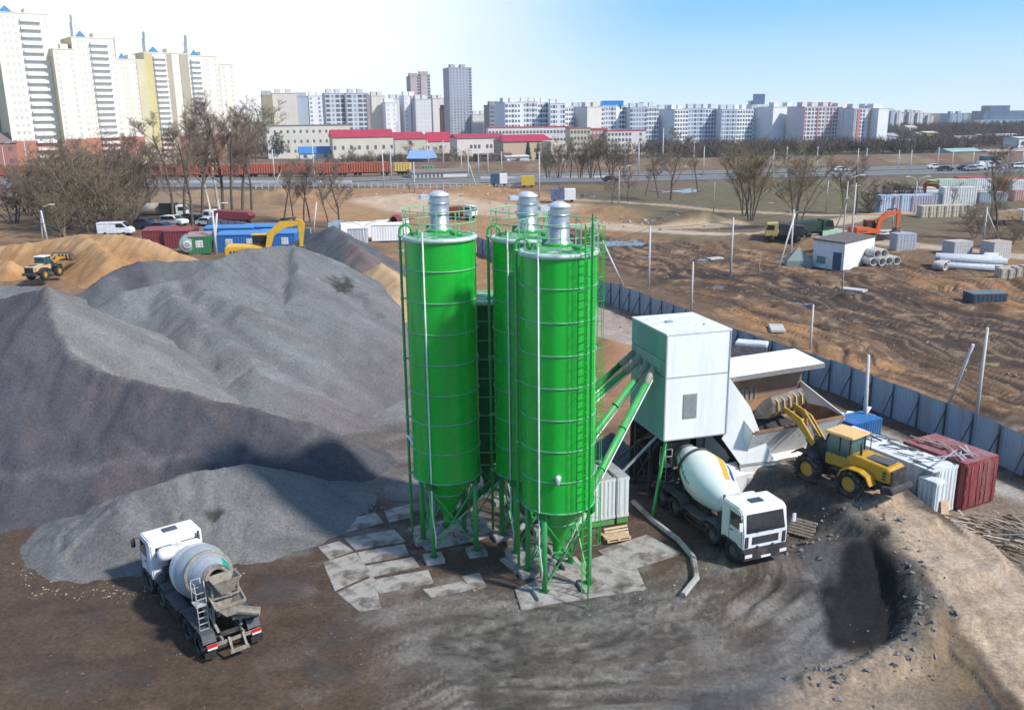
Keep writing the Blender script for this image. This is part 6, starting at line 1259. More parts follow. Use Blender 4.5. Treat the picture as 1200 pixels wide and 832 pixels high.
for i, (x0, x1, pt, cols, wc) in enumerate(row):
    lab = '%s white panel block of the horizon row, counted from the left' % wordsn[i] if i < 17 else ('pale block with a dark blue screen on its roof' if i == 17 else 'blank white end walls beside the block with the roof screen')
    t = block(lab, x0, x1, pt, 520 + (i % 3) * 5 + (i % 2) * 3, wc, 14, (.12 if i % 2 else .45), 9, cols, WB if i % 2 else WG, group=G3)
    W = (Z(x1, 150, 520).x - Z(x0, 150, 520).x); Hh = Z((x0 + x1) / 2, pt, 520).z - t.location.z
    if i == 17: b = MB(); b.box(1, W * .9, 1, 2, Hh + .8, Hh + 6.5); b.obj('roof_screen', mat('screen_blue', (.10, .14, .24), .4), t)
    if i == 7: b = MB(); b.box(0, W * 1.6, 1, 2.5, Hh + .5, Hh + 3.2); b.obj('roof_sign', mat('sign_blue', (.02, .22, .55), .5), t)
for lab, x0, x1, pt, Y, wc, cols, st in (('pink and white block with blue balconies, left', 941, 966, 126, 505, (.66, .60, .60), 'wDwDDw', ((.0, .05, (.45, .20, .24), .3), (.62, .68, (.50, .24, .26), .3))), ('pink and white block with dark windows, middle', 967, 986, 126, 510, (.62, .54, .56), 'wDwDw', ((.3, .36, (.50, .22, .26), .3),)),
    ('white and red striped narrow block', 986, 999, 127, 508, (.70, .68, .64), 'w.w', ((.55, .68, (.55, .16, .15), .3), (.75, .95, (.62, .55, .36), .3))), ('block with red and orange balconies and blank end wall', 999, 1030, 128, 500, (.64, .64, .66), '.Dww.w.w.', ((0, .09, (.26, .32, .36), .3), (.14, .24, (.55, .18, .18), .3), (.56, .60, (.60, .36, .16), .3), (.86, 1.0, (.62, .54, .30), .3))),
    ('blank white gable end at the right of the striped block', 1028, 1040, 128, 498, (.74, .76, .77), '..', ())): block(lab, x0, x1, pt, Y, wc, 16, .3, 10, cols, WG, strips=st, group=G3)
G4 = 'far blocks on the wooded hill'
for lab, x0, x1, pt, wc, cols in (('hazy bluish tower behind the white gable', 1043, 1050, 131, (.42, .46, .52), 'ww'), ('hazy white block with a red side on the hill', 1050, 1060, 133, (.60, .55, .55), 'w.w'), ('hazy pale block on the hill, left', 1064, 1073, 132, (.55, .53, .52), 'ww'), ('hazy pale block on the hill, middle', 1074, 1083, 133, (.60, .58, .55), 'ww'), ('hazy narrow grey block on the hill', 1086, 1093, 136, (.50, .48, .47), 'w'),
    ('blue grey ribbed block on the hill', 1112, 1132, 134, (.34, .42, .50), 'DwDwDw')): block(lab, x0, x1, pt, 950, wc, 14, .3, 8, cols, WB, group=G4, base=2)
t = block('long white office building with blue glass upper floors on the hill', 1143, 1260, 141, 900, (.52, .58, .62), 30, 0, 3, 'wwwwwwwwwwwwwwww', WB, cat='office building', name='office_building', base=2, stairs=False, ww=6, wh=2.5)
Wt = Z(1260, 150, 900).x - Z(1143, 150, 900).x; Ht = Z(1200, 141, 900).z - 2
b = MB(); b.box(Wt * .08, Wt, 2, 26, Ht + .5, Ht + 9); b.box(Wt * .15, Wt * .35, 5, 22, Ht + 9, Ht + 14); b.obj('glass_storeys', mat('blue_glass_storey', (.13, .19, .27), .3, var=.2, scale=.1), t)
# low buildings with coloured roofs
CRIM = mat('crimson_roof', (.38, .03, .06), .6, var=.1, scale=.3); BLUR = mat('blue_metal_roof', (.05, .20, .42), .45, var=.1); BLUL = mat('pale_blue_roof', (.25, .38, .58), .45)
def gabled(label, x0, x1, pyb, py_eave, py_ridge, wall, roofm, depth=14, cols=None, floors=1, gable_front=False, cat='building', name='building', rz=0, wm=None, hip=0):
    p = P((x0 + x1) / 2, pyb); Y = p.y; a = Z(x0, pyb, Y); c = Z(x1, pyb, Y); rz = rz or .28; W = wsolve(a, c, rz); z0 = min(gz(a.x, Y), gz(c.x, Y)) - .5; he = Z((x0 + x1) / 2, py_eave, Y).z - z0; hr = Z((x0 + x1) / 2, py_ridge, Y + depth / 2).z - z0
    t = thing(name, label, cat, (a.x, Y, z0), rz); b = MB()
    if gable_front: b.side([(0, 0), (W, 0), (W, he), (W / 2, hr), (0, he)], 0, depth)
    else: b.box(0, W, 0, depth, 0, he); b.add([(0, 0, he), (0, depth, he), (0, depth / 2, hr - .1), (W, 0, he), (W, depth, he), (W, depth / 2, hr - .1)], [(0, 1, 2), (3, 5, 4)]) if not hip else None
    b.obj('wall', wallm(wall), t, fix=False); b = MB(); o_ = .5; th = .25
    if gable_front:
        b.side([(-o_, he - .3), (W / 2, hr), (W + o_, he - .3), (W + o_, he - .3 + th), (W / 2, hr + th), (-o_, he - .3 + th)], -o_, depth + o_)
    else:
        h_ = hip * W; vs = [(-o_, -o_, he), (W + o_, -o_, he), (W + o_, depth + o_, he), (-o_, depth + o_, he), (h_ - o_ * (hip == 0), depth / 2, hr), (W - h_ + o_ * (hip == 0), depth / 2, hr)]
        b.add(vs, [(0, 1, 5, 4), (2, 3, 4, 5), (1, 2, 5), (3, 0, 4), (0, 3, 2, 1)])
    b.obj('roof', roofm, t, fix=False)
    if cols:
        it = []; n = len(cols)
        for f in range(floors):
            for i, k in enumerate(cols):
                if k == 'w': it.append(((W * (i + .5) / n, -.02, he * (f + .55) / floors), (min(1.6, W / n * .6), .12, min(1.7, he / floors * .5))))
        windows(t, it, wm or WG)
    return t
gabled('crimson roofed hall with grey gable, leftmost of the crimson roofs', 391, 462, 187, 161, 152, (.62, .58, .47), CRIM, 16, 'w.w.w.w.w.w.w.w', 1)
gabled('crimson hipped roof annex behind the bare shrubs', 463, 500, 182, 163, 155, (.52, .50, .42), CRIM, 16, '..w..', 2, hip=.05)
gabled('crimson hipped roof hall with pale front', 498, 535, 180, 166, 155, (.60, .55, .48), CRIM, 14, 'w.w.w', 1, hip=.15)
gabled('long crimson roofed hall with pale front and row of windows', 536, 592, 183, 162, 157, (.66, .60, .54), CRIM, 16, '...www.ww.ww', 1)
gabled('crimson roofed hall with tan side wall', 590, 648, 188, 166, 158, (.50, .38, .28), CRIM, 16, '......w.ww', 1, hip=.08)
block('cream cubic annex at the end of the crimson roofed hall', 646, 664, 166, P(655, 190).y, (.66, .60, .48), 12, .3, 2, '..ww', WG, name='annex', cat='annex', cap=False)
block('long cream school with rows of windows behind the blue roof', 312, 410, 148, 440, (.64, .60, .50), 14, .25, 3, 'w.w.w.w.w.w.w.w.w.w.w.w.w.', WG, name='school', cat='school', stairs=False, roofm=wallm((.2, .18, .17)))
block('long white and red four storey building behind the crimson roofs, left wing', 572, 668, 150, 470, (.72, .68, .64), 14, .1, 3, 'wwwwwwwwwwwwwwwwwwwwwwww', WG, name='school', cat='school', stairs=False, roofm=mat('red_cornice', (.40, .09, .08), .7))
block('cream wing of the long school with yellowish lower wall', 668, 692, 151, 452, (.58, .50, .36), 14, .1, 4, 'wwwwww', WG, name='school', cat='school', stairs=False, roofm=mat('red_cornice', (.40, .09, .08)))
block('brick red wing of the long school behind bare trees', 690, 712, 152, 456, (.36, .20, .18), 14, .1, 4, 'wwwww', WL, name='school', cat='school', stairs=False, roofm=mat('red_cornice', (.40, .09, .08)))
block('right wing of the long school with white end wall', 712, 757, 154, 450, (.74, .68, .64), 14, .1, 4, 'wwwwwww..w.', WG, name='school', cat='school', stairs=False, roofm=mat('red_cornice', (.40, .09, .08)))
gabled('pink gabled house with red roof among bare trees at the left', 58, 82, 186, 170, 158, (.62, .50, .48), CRIM, 10, 'w.w', 1, cat='house', name='house', rz=.2)
gabled('small tan gabled house left of the pink one', 40, 64, 189, 178, 168, (.55, .42, .26), mat('brown_roof', (.12, .08, .07), .8), 8, 'w', 1, True, cat='house', name='house')
gabled('long pale shed with bright patches behind the bushes', 54, 160, 200, 190, 186, (.55, .50, .40), mat('brown_roof', (.12, .08, .07)), 8, 'w.w.w.w.w.w', 1, cat='shed', name='shed')
gabled('brick red house at the far left edge', -20, 22, 196, 168, 156, (.38, .16, .13), mat('grey_brown_roof', (.2, .15, .13), .8), 12, 'w.w', 2, cat='house', name='house')
gabled('pale gabled pavilion in front of the brick base of the towers', 152, 205, 196, 184, 178, (.60, .53, .42), mat('pale_roof', (.52, .45, .36), .8), 12, None, cat='pavilion', name='pavilion', gable_front=True)
gabled('blue roofed house with white gable in front of the long school', 352, 388, 187, 180, 172, (.62, .62, .62), BLUR, 9, 'w.w', cat='house', name='house')
gabled('pale blue roofed cottage between the crimson halls and the road', 478, 503, 193, 186, 176, (.10, .11, .14), BLUL, 9, None, cat='cottage', name='cottage', rz=-.25)
gabled('long pavilion with yellow panel and many windows by the road', 483, 548, 211, 202.5, 198, (.60, .57, .50), mat('grey_brown_roof', (.2, .15, .13)), 8, 'wwwwwwww......', cat='pavilion', name='pavilion')
gabled('dark low shed behind the poles right of the cottage', 560, 600, 190, 182, 180, (.12, .10, .09), mat('brown_roof', (.12, .08, .07)), 8, None, cat='shed', name='shed')
gabled('white low shed under the tan hall', 594, 620, 192, 184, 182, (.62, .60, .56), mat('white_roof2', (.6, .58, .55), .7), 8, 'w', cat='shed', name='shed')
for lab, x0, x1, pb, pe, pr, wc, rm in (('small yellow block of flats in the wooded hill suburb', 1085, 1098, 170, 156, 154, (.58, .45, .22), wallm((.6, .5, .35))), ('white house left of the yellow flats', 1078, 1086, 170, 158, 155, WHT, wallm((.4, .4, .4))), ('tan house high on the wooded hill', 1064, 1074, 160, 150, 147, (.5, .42, .3), wallm((.45, .4, .3))), ('pale gabled house in the right suburb', 1125, 1150, 172, 164, 159, (.55, .50, .46), wallm((.3, .27, .25))),
    ('long grey blue warehouse in the right suburb', 1150, 1195, 168, 160, 157, (.40, .42, .45), wallm((.42, .42, .42))), ('white warehouse at the right edge behind the road', 1193, 1240, 174, 162, 160, (.64, .64, .62), wallm((.5, .5, .5))), ('pale green roofed shed by the far road', 1115, 1150, 184, 178, 174, (.45, .50, .46), mat('pale_green_roof', (.30, .42, .38), .6)), ('long tan shed with orange arches by the far road', 1160, 1230, 182, 178, 175, (.40, .28, .18), wallm((.4, .33, .26))), ('white house among trees right of the white gable', 1043, 1052, 172, 160, 156, WHT, wallm((.3, .3, .33))), ('grey house with pale roof in the suburb trees', 1062, 1076, 176, 168, 163, (.4, .42, .45), wallm((.5, .53, .56)))):
    gabled(lab, x0, x1, pb, pe, pr, wc, rm, 10, 'w.w.w', cat='house' if 'house' in lab else 'building', name='house' if 'house' in lab else 'building')
# freight wagons on the embankment track
WAG = mat('wagon_red', (.40, .10, .055), .75, var=.2, scale=.6, dirt=(.25, .09, .05), dirt_amt=.6, dscale=.4)
def wagon(label, px0, px1, m, pyb=208, hgt_=3.1, Y=None):
    Y = Y or P(300, 213).y + 18; a = Z(px0, pyb, Y); c = Z(px1, pyb, Y); L = c.x - a.x - .8; z0 = Z((px0 + px1) / 2, 209.5, Y).z; z0 = max(z0, gz(a.x, Y) + .3)
    t = thing('freight_wagon', label, 'freight wagon', (a.x, Y, z0), 0, 'freight wagons in a long train'); b = MB(); ribbed(b, 0, L, 0, 2.9, 1.1, 1.1 + hgt_, .8, .1); b.obj('body', m, t, fix=False); b = MB(); b.box(0, L, .3, 2.6, .75, 1.05); b.obj('underframe', CHAS, t)
    for x in (1.4, 2.9, L - 2.9, L - 1.4): b = MB(); b.cyl((x, .4, .45), (x, 2.5, .45), .45, 12); b.obj('wheelset', CHAS, t)
xs_ = [165, 206, 247, 288, 329, 370, 411, 461]
for i in range(7): wagon('rusty red freight wagon, %s from the left in the train' % wordsn[i], xs_[i], xs_[i + 1], WAG)
wagon('yellow freight container wagon at the right end of the red train', 462, 484, mat('wagon_yellow', (.60, .42, .12), .7), hgt_=2.6)
wagon('small green wagon beyond the yellow container', 496, 511, mat('wagon_green', (.05, .30, .14), .7), hgt_=1.6)
for i, x in enumerate((-30, 20)): wagon(('rusty red wagon at the left edge of the photo', 'rusty red wagon behind the lamp at the left')[i], x, x + 48, WAG)
# ---- site cabins
def cabin(label, px, pyb, W, D, rz, wm_, rm, Hc=2.6, door=True, wins=2, name='site_cabin', cat='cabin', z=None):
    p = P(px, pyb); t = thing(name, label, cat, (p.x, p.y, gz(p.x, p.y) if z is None else z), rz, 'site cabins and containers by the car park'); b = MB(); ribbed(b, 0, W, 0, D, .1, Hc, .4, .03); b.obj('wall', wm_, t, fix=False)
    b = MB(); b.add([(-.1, -.1, Hc), (W + .1, -.1, Hc), (W + .1, D / 2, Hc + .25), (-.1, D / 2, Hc + .25), (W + .1, D + .1, Hc), (-.1, D + .1, Hc), (-.1, -.1, Hc - .08), (W + .1, -.1, Hc - .08), (W + .1, D + .1, Hc - .08), (-.1, D + .1, Hc - .08)], [(0, 1, 2, 3), (3, 2, 4, 5), (0, 6, 7, 1), (5, 4, 8, 9), (1, 7, 8, 4, 2), (0, 3, 5, 9, 6)]); b.obj('roof', rm, t)
    for i in range(wins):
        x = W * (i + .6) / (wins + .2); b = MB(); b.box(x - .5, x + .5, -.08, -.04, 1.0, 2.0); f = b.obj('window', mat('white_frame', (.72, .72, .70), .5), t); b = MB(); b.box(x - .42, x - .05, -.1, -.08, 1.08, 1.92); b.box(x + .05, x + .42, -.1, -.08, 1.08, 1.92); b.obj('pane', WL, f)
    return t
BLW = mat('cabin_blue', (.02, .13, .38), .5, var=.12); BLR = mat('cabin_blue_roof', (.05, .22, .50), .55, var=.12, scale=.6); 
for lab, px, py, W, D, rz, a_, r_, wn_ in (('blue cabin with two white windows right of the green cabin', 255, 297, 6.6, 5.5, .06, BLW, BLR, 2), ('blue cabin with two white windows behind the yellow excavator', 302, 296, 5.6, 6, .06, BLW, BLR, 2), ('dark green cabin with a white window left of the blue cabins', 222, 301, 3.0, 6, .25, mat('cabin_green', (.03, .15, .06), .6, var=.15), mat('pinkish_roof', (.33, .24, .22), .7), 1),
    ('long blue roofed cabin behind the blue cabins, left', 240, 287, 7.5, 5, .06, BLW, BLR, 0), ('long blue roofed cabin behind the blue cabins, right', 285, 285, 7.5, 5, .06, BLW, BLR, 0), ('maroon roofed container behind the sand bank, left', 168, 290, 4.2, 6, .1, mat('cabin_maroon', (.18, .03, .04), .6), mat('maroon_roof', (.25, .06, .07), .6, var=.2), 0), ('maroon roofed container behind the sand bank, right', 193, 290, 4.0, 6, .1, mat('cabin_maroon', (.18, .03, .04)), mat('maroon_roof', (.25, .06, .07)), 0)): cabin(lab, px, py, W, D, rz, a_, r_, 2.6, wins=wn_)
p = P(205, 302); t = thing('water_tank', 'grey green round ended tank trailer left of the green cabin', 'tank', (p.x, p.y, gz(p.x, p.y)), .3); b = MB(); M = Matrix.Translation((1.8, 0, 1.5)) @ Matrix.Rotation(-PI / 2, 4, 'X'); b.lathe([(0, 0), (1.0, .05), (1.15, .15), (1.15, 4.2), (0, 4.3)], 24, 0, M); b.obj('tank', mat('tank_grey', (.25, .32, .31), .6, var=.15), t); b = MB(); b.lathe([(.35, -.03), (.62, -.03), (.62, .0)], 20, 0, M); b.obj('end_ring', mat('tank_ring', (.45, .52, .5), .5), t, fix=False); b = MB(); b.box(.8, 2.8, .3, 4, .2, .5); b.obj('support', CHAS, t)
# walls and containers beyond the conical pile
def wall_thing(label, px0, py0, px1, py1, h, m, name='wall', cat='wall', th=.15, n=6, pm=None, zz=0):
    a = P(px0, py0); c = P(px1, py1); t = thing(name, label, cat, (0, 0, 0)); 
    for i in range(n):
        p = a.lerp(c, i / n); q = a.lerp(c, (i + .985) / n); z = min(gz(p.x, p.y), gz(q.x, q.y)) - .2 + zz; b = MB(); d = (q - p).normalized(); Mx = Matrix.Translation((p.x, p.y, z)) @ Matrix.Rotation(math.atan2(d.y, d.x), 4, 'Z'); b.box(0, (q - p).length, -th / 2, th / 2, 0, h + .2 + .04 * math.sin(i * 1.7), 0, Mx); b.obj('panel', m, t)
        if pm: b = MB(); b.box(-.1, .1, -th, -th / 2 - .01, 0, h + .3, 0, Mx); b.obj('post', pm, t)
    return t
wall_thing('grey corrugated sheet fence behind the blue cabin roofs', 245, 273, 365, 284, 2.3, mat('grey_sheet', (.34, .38, .38), .6, var=.2, scale=1), 'sheet_fence', 'fence', n=14, pm=FPOST)
wall_thing('long white panel wall behind the conical gravel pile', 400, 280, 480, 274, 2.6, WHITE, 'panel_wall', 'wall', n=8)
wall_thing('blue grey sheet fence left of the white panel wall', 385, 283, 402, 279, 3.0, mat('blue_grey_sheet', (.22, .28, .36), .6), 'sheet_fence', 'fence', n=3)
cabin('white container beside the maroon mixer truck', 436, 284, 5.0, 2.6, .1, WHITE, WHITE, 2.6, wins=0)
cabin('small grey container left of the white one', 408, 286, 3.0, 2.6, .1, mat('cont_grey', (.45, .48, .5), .6), WHITE, 2.4, wins=0)
for lab, px, py, W, m in (('dark blue box trailer on the sandy strip', 575, 228, 4.2, mat('trailer_blue', (.04, .08, .16), .6)), ('blue and white hut on wheels beside the puddle', 646, 237, 5.5, mat('hut_blue', (.10, .16, .32), .6)), ('yellow kiosk on the far road verge', 611, 220, 3.6, mat('kiosk_yellow', (.60, .42, .05), .6))):
    p = P(px, py); t = thing('box_trailer' if 'kiosk' not in lab else 'kiosk', lab, 'trailer' if 'kiosk' not in lab else 'kiosk', (p.x, p.y, gz(p.x, p.y) + .2)); b = MB(); b.box(0, W * .55, 0, 2.4, .5, 2.9); b.obj('side', m, t); b = MB(); b.box(W * .55 + .01, W, 0, 2.4, .5, 2.9); b.obj('end', WHITE if 'kiosk' not in lab else m, t)
    for x in (.8, W - .8): b = MB(); b.cyl((x, .2, .3), (x, 2.2, .3), .35, 10); b.obj('wheel', BLACK, t)
# crash barrier / concrete fence along the near road edge
t = thing('road_railing', 'long pale slatted railing along the near edge of the far road', 'railing'); rc = PP(300, 222, 480, 221, 620, 219)
pv2 = [Vector(p) for p in rc]; tl = sum((b_ - a_).length for a_, b_ in zip(pv2[:-1], pv2[1:])); nb = 42
for i in range(nb):
    a_ = pt_at(pv2, i * tl / nb); c_ = pt_at(pv2, (i + .96) * tl / nb); z = gz(*a_); b = MB(); b.beam((a_.x, a_.y, z), (a_.x, a_.y, z + 1.3), .2); b.beam((a_.x, a_.y, z + 1.2), (c_.x, c_.y, z + 1.2), .12); b.beam((a_.x, a_.y, z + .6), (c_.x, c_.y, z + .6), .12); b.obj('railing_panel', mat('railing_white', (.55, .54, .51), .7), t)
wall_thing('red and white fence below the long school', 628, 196, 705, 195, 2.2, mat('fence_red', (.48, .12, .08), .7, var=.3, scale=.3), 'fence', 'fence', n=16)
# ---- white hut
def hut():
    A_ = P(952, 309); B_ = P(988, 315); C_ = P(1023, 305.5); d1 = (B_ - A_); d2 = (C_ - B_); a = math.atan2(d1.y, d1.x); W = d1.length; D = d2.length; z0 = gz(B_.x, B_.y) - .2; H_ = 3.5
    t = thing('brick_hut', 'small white flat roofed hut with dark blue door in the muddy field', 'hut', (A_.x, A_.y, z0), a); ang = math.atan2(d2.y, d2.x) - a; ux, uy = math.cos(ang) * D, math.sin(ang) * D
    pl = [(0, 0), (W, 0), (W + ux, uy), (ux, uy)]; b = MB(); b.prism(pl, 0, H_); b.obj('wall', mat('whitewash', (.72, .72, .70), .85, var=.08, scale=1, dirt=(.5, .45, .38), dirt_amt=.5, dscale=.7), t)
    cx_ = sum(p[0] for p in pl) / 4; cy_ = sum(p[1] for p in pl) / 4; pr = [(cx_ + (x - cx_) * 1.04, cy_ + (y - cy_) * 1.04) for x, y in pl]; b = MB(); b.prism(pr, H_, H_ + .18); b.obj('roof', mat('tar_roof', (.13, .11, .10), .9, var=.3), t)
    b = MB(); b.box(W * .66, W * .92, -.06, .02, .1, 2.3); b.obj('door', mat('door_blue', (.04, .09, .14), .6), t); b = MB(); b.box(W * .14, W * .42, -.05, .02, .6, 1.5); b.obj('window', mat('green_pane', (.13, .25, .22), .4), t)
hut()
p = P(935, 308); t = thing('tent', 'grey green pyramid shaped tarpaulin shelter left of the white hut', 'shelter', (p.x, p.y, gz(p.x, p.y))); b = MB(); b.lathe([(2.3, 0), (2.2, .9), (.1, 2.5), (0, 2.5)], 4, 0, Matrix.Rotation(.6, 4, 'Z'), smooth=False); b.obj('tarpaulin', mat('tarp', (.20, .25, .24), .7, var=.15), t)
wall_thing('pale green mesh screen behind the white hut', 962, 296, 985, 293, 3.2, mat('pale_green_screen', (.30, .42, .32), .7), 'screen', 'screen', n=3)
# pipes, rings, blocks, boxes in the field
def pipe_stack(label, px, py, n, r, L, rz, m, group='stacked pipes and rings'):
    p = P(px, py); z = gz(p.x, p.y)
    for i in range(n):
        k = i % 4; rw = i // 4; x = (k - 1.5 + .5 * (rw % 2)) * 2.05 * r; t = thing('pipe', label % wordsn[i], 'pipe', (p.x, p.y, z), rz, group); b = MB(); Mx = Matrix.Translation((x, rnd.uniform(-.3, .3), r + rw * 1.75 * r)) @ Matrix.Rotation(PI / 2, 4, 'X'); b.lathe([(r, -L / 2), (r, L / 2), (r * .82, L / 2), (r * .82, -L / 2), (r, -L / 2)], 16, 0, Mx); b.obj('barrel', m, t, fix=False)
pipe_stack('pale concrete ring in the stack right of the white hut, %s piece', 1030, 309, 6, .55, 2.5, .2, CONCL)
pipe_stack('long grey pipe in the bundle left of the white box, %s piece', 1136, 314, 7, .45, 7.5, 1.15, mat('pipe_grey', (.40, .44, .47), .6))
pipe_stack('short wide concrete ring beside the white box, %s piece', 1158, 312, 4, .7, 1.6, 1.0, CONCL)
pipe_stack('pale concrete ring lying alone left of the pipe bundle, %s piece', 1108, 314, 3, .55, 1.4, .6, CONCL)
def boxthing(label, px, py, W, D, H_, m, rz=0, name='storage_box', cat='box', top=None):
    p = P(px, py); t = thing(name, label, cat, (p.x, p.y, gz(p.x, p.y) - .05), rz); b = MB(); ribbed(b, 0, W, 0, D, 0, H_, .4, .03); b.obj('body', m, t, fix=False); b = MB(); b.box(-.03, W + .03, -.03, D + .03, H_ + .031, H_ + .1); b.obj('lid', top or m, t); return t
boxthing('white and grey container box beside the track in the right field', 1163, 306, 3.0, 2.2, 2.3, mat('box_grey', (.42, .40, .40), .7), .35, top=mat('box_top', (.45, .35, .26), .7))
boxthing('grey steel container right of the stacked rings', 1050, 297, 2.8, 2.0, 2.3, mat('box_steel', (.36, .38, .42), .6), .1)
boxthing('small grey box behind the pipe bundle', 1117, 304, 3.0, 2.2, 2.0, mat('box_grey', (.42, .40, .40)), .3)
boxthing('dark blue open tank half sunk in the mud', 1140, 355, 3.6, 2.0, 1.0, mat('tank_dark', (.035, .05, .08), .6), .05, 'water_tank', 'tank', mat('tank_lid', (.12, .16, .17), .6))
for i in range(10): boxthing('pale crate number in a stack at the right edge of the field'.replace('number', ('bottom left', 'bottom second', 'bottom middle', 'bottom fourth', 'bottom right', 'upper left', 'upper second', 'upper middle', 'upper fourth', 'upper right')[i]), 1172 + (i % 5) * 9, 336 - (i // 5) * 8, 1.3, 1.2, 1.0, mat('crate_pale', (.42, .36, .28), .8, var=.3, scale=3), .1, 'crate', 'crate')
plankpile('white boards and sheets lying in the field before the orange excavator', Matrix.Translation((P(1010, 276).x, P(1010, 276).y, .2)), 14, 0, 0, .2, (3, 7), .2, (6, 3), seed=21, mt=mat('white_boards', (.62, .60, .56), .8, var=.1), w=.8, th=.15)
for i, (px, py, s_) in enumerate(((838, 304, 1.0), (910, 388, 1.2), (1000, 342, 1.2), (672, 263, 1.0))):
    p = P(px, py); b = MB(); b.cbox((0, 0, .12), (2.2 * s_, 1.1 * s_, .25), 0, Matrix.Rotation(.4 + i, 4, 'Z')); o = b.obj('concrete_slab', CONCL, bevel=.05); o.location = (p.x, p.y, gz(p.x, p.y)); tag(o, 'pale broken slab lying in the mud, %s of four strewn over the field' % wordsn[i], 'concrete slab', 'slabs strewn over the field')
# far container yard on the right
def cont(label, px, py, W, m, H_=2.6, rz=0.0, z=0): 
    p = P(px, py); t = thing('shipping_container', label, 'container', (p.x, p.y, gz(p.x, p.y) + z), rz, 'containers in the far yard'); b = MB(); ribbed(b, 0, W, 0, 2.4, .05, H_, .5, .05); b.obj('body', m, t, fix=False); b = MB(); b.box(0, W, 0, 2.4, H_ + .031, H_ + .1); b.obj('roof', m, t)
cm = lambda n, c: mat('cont_' + n, c, .6, var=.15, dirt=tuple(q * .6 for q in c), dirt_amt=.5)
for lab, px, py, W, m, Hh in (('pale blue site hut at the left end of the far yard', 1031, 248, 7, cm('paleblue', (.42, .50, .62)), 3.2), ('lilac container beside the pale blue hut', 1047, 248, 4.5, cm('lilac', (.38, .34, .42)), 3), ('pale blue container with white panel', 1055, 248, 6, cm('paleblue', (.42, .50, .62)), 3.2), ('grey lilac container right of the white panel one', 1068, 248, 4, cm('lilac', (.38, .34, .42)), 3),
    ('grey hut with dark windows in the far yard', 1076, 247, 8, cm('greyhut', (.30, .35, .37)), 3.2), ('grey glazed hut right of the dark windowed hut', 1092, 246, 5, cm('greyhut', (.30, .35, .37)), 3), ('white corrugated container standing upright in the far yard', 1104, 247, 6.5, cm('white', (.62, .62, .60)), 4.5), ('lime green container at the back of the far yard', 1088, 229, 6, cm('lime', (.42, .48, .20)), 3.6), ('pale mint container at the back of the far yard', 1099, 229, 9, cm('mint', (.50, .60, .50)), 3.8),
    ('bright red container at the back of the far yard', 1121, 228, 6, cm('red', (.50, .06, .05)), 4), ('dull purple container right of the red one', 1131, 228, 5, cm('purple', (.22, .14, .18)), 3.8), ('white container right of the purple one', 1140, 228, 4, cm('white', (.62, .62, .60)), 3.6), ('orange container near the tall bare tree', 1171, 226, 5, cm('orange', (.60, .18, .07)), 3), ('long white container at the right edge of the far yard', 1185, 227, 14, cm('white', (.62, .62, .60)), 2.8),
    ('red low container in front of the mint one', 1083, 236, 8, cm('red2', (.45, .09, .06)), 2.2), ('red low container under the bright red one', 1120, 236, 5, cm('red2', (.45, .09, .06)), 2.4), ('pinkish container at the right edge', 1188, 236, 10, cm('pink', (.50, .28, .25)), 2.2), ('dark blue trailer between the red containers', 1098, 238, 6, cm('dblue', (.06, .12, .20)), 1.8), ('long white roofed shed behind the pale blue hut', 1040, 238, 16, cm('white', (.62, .62, .60)), 2.2),
    ('white containers stacked behind the lime one', 1072, 232, 7, cm('white', (.62, .62, .60)), 2.4), ('grey green container among the bare bushes', 1147, 237, 6, cm('greyhut', (.30, .35, .37)), 2.2)): cont(lab, px, py, W, m, Hh)
for i in range(6): cont('pale cream concrete block in the row before the far yard, %s from the left' % wordsn[i], 1080 + i * 9, 255, 2.6, cm('cream', (.55, .50, .36)), 2.0)
# ================================================================ POLES AND LAMPS
POLE = mat('concrete_pole', (.52, .50, .47), .8, var=.1); METP = mat('metal_pole', (.50, .50, .48), .5)
def pole(label, px, pyb, pyt, r=.13, kind='pole', dx=0, z=0, group=None, pxt=None, brace=None, name='utility_pole', cat='pole', m=None, double=False, arm=1):
    p = P(px, pyb, z); g = gz(p.x, p.y) if z == 0 else z; top = Z(pxt if pxt is not None else px, pyt, p.y); t = thing(name, label, cat, (p.x, p.y, g), 0, group); q = Vector((top.x - p.x, 0, top.z - g))
    if pxt is None: q.x = 0
    b = MB(); b.tube([(0, 0, -.3), tuple(q)], [r * 1.25, r * .8], 8); b.obj('post', m or POLE, t)
    if kind == 'lamp':
        for s in ((arm,) if not double else (-1, 1)):
            b = MB(); b.tube([tuple(q), (q.x + s * .5, 0, q.z + .6), (q.x + s * 1.6, -.2, q.z + .95)], .05, 6); a_ = b.obj('arm', METP, t); b = MB(); b.cbox((q.x + s * 1.95, -.25, q.z + .98), (.8, .3, .14)); b.obj('lamp_head', mat('lamp_head', (.7, .7, .68), .4), a_)
    elif kind == 'cross':
        b = MB(); b.beam((q.x - .5, 0, q.z - .35), (q.x + .5, 0, q.z - .35), .06); cr = b.obj('crossarm', METP, t)
        for x in (-.45, 0, .45): b = MB(); b.cyl((q.x + x, 0, q.z - .33), (q.x + x, 0, q.z - .18), .035, 6); b.obj('insulator', mat('insulator', (.6, .6, .55), .3), cr)
    if brace:
        bp_ = P(*brace[:2]); bt = Z(brace[2], brace[3], p.y + .1); b = MB(); b.tube([(bp_.x - p.x, bp_.y - p.y, -.2), (bt.x - p.x, .15, bt.z - g)], r * .9, 8); b.obj('brace', m or POLE, t)
    return t
GP = 'concrete power poles across the field'
pole('concrete power pole standing beside the blue crate at the fence', 1013, 505, 416, .12, pxt=1018)
pole('concrete power pole with long brace beyond the fence at the right', 1144, 487, 384, .11, group=GP, brace=(1110, 475, 1141, 404))
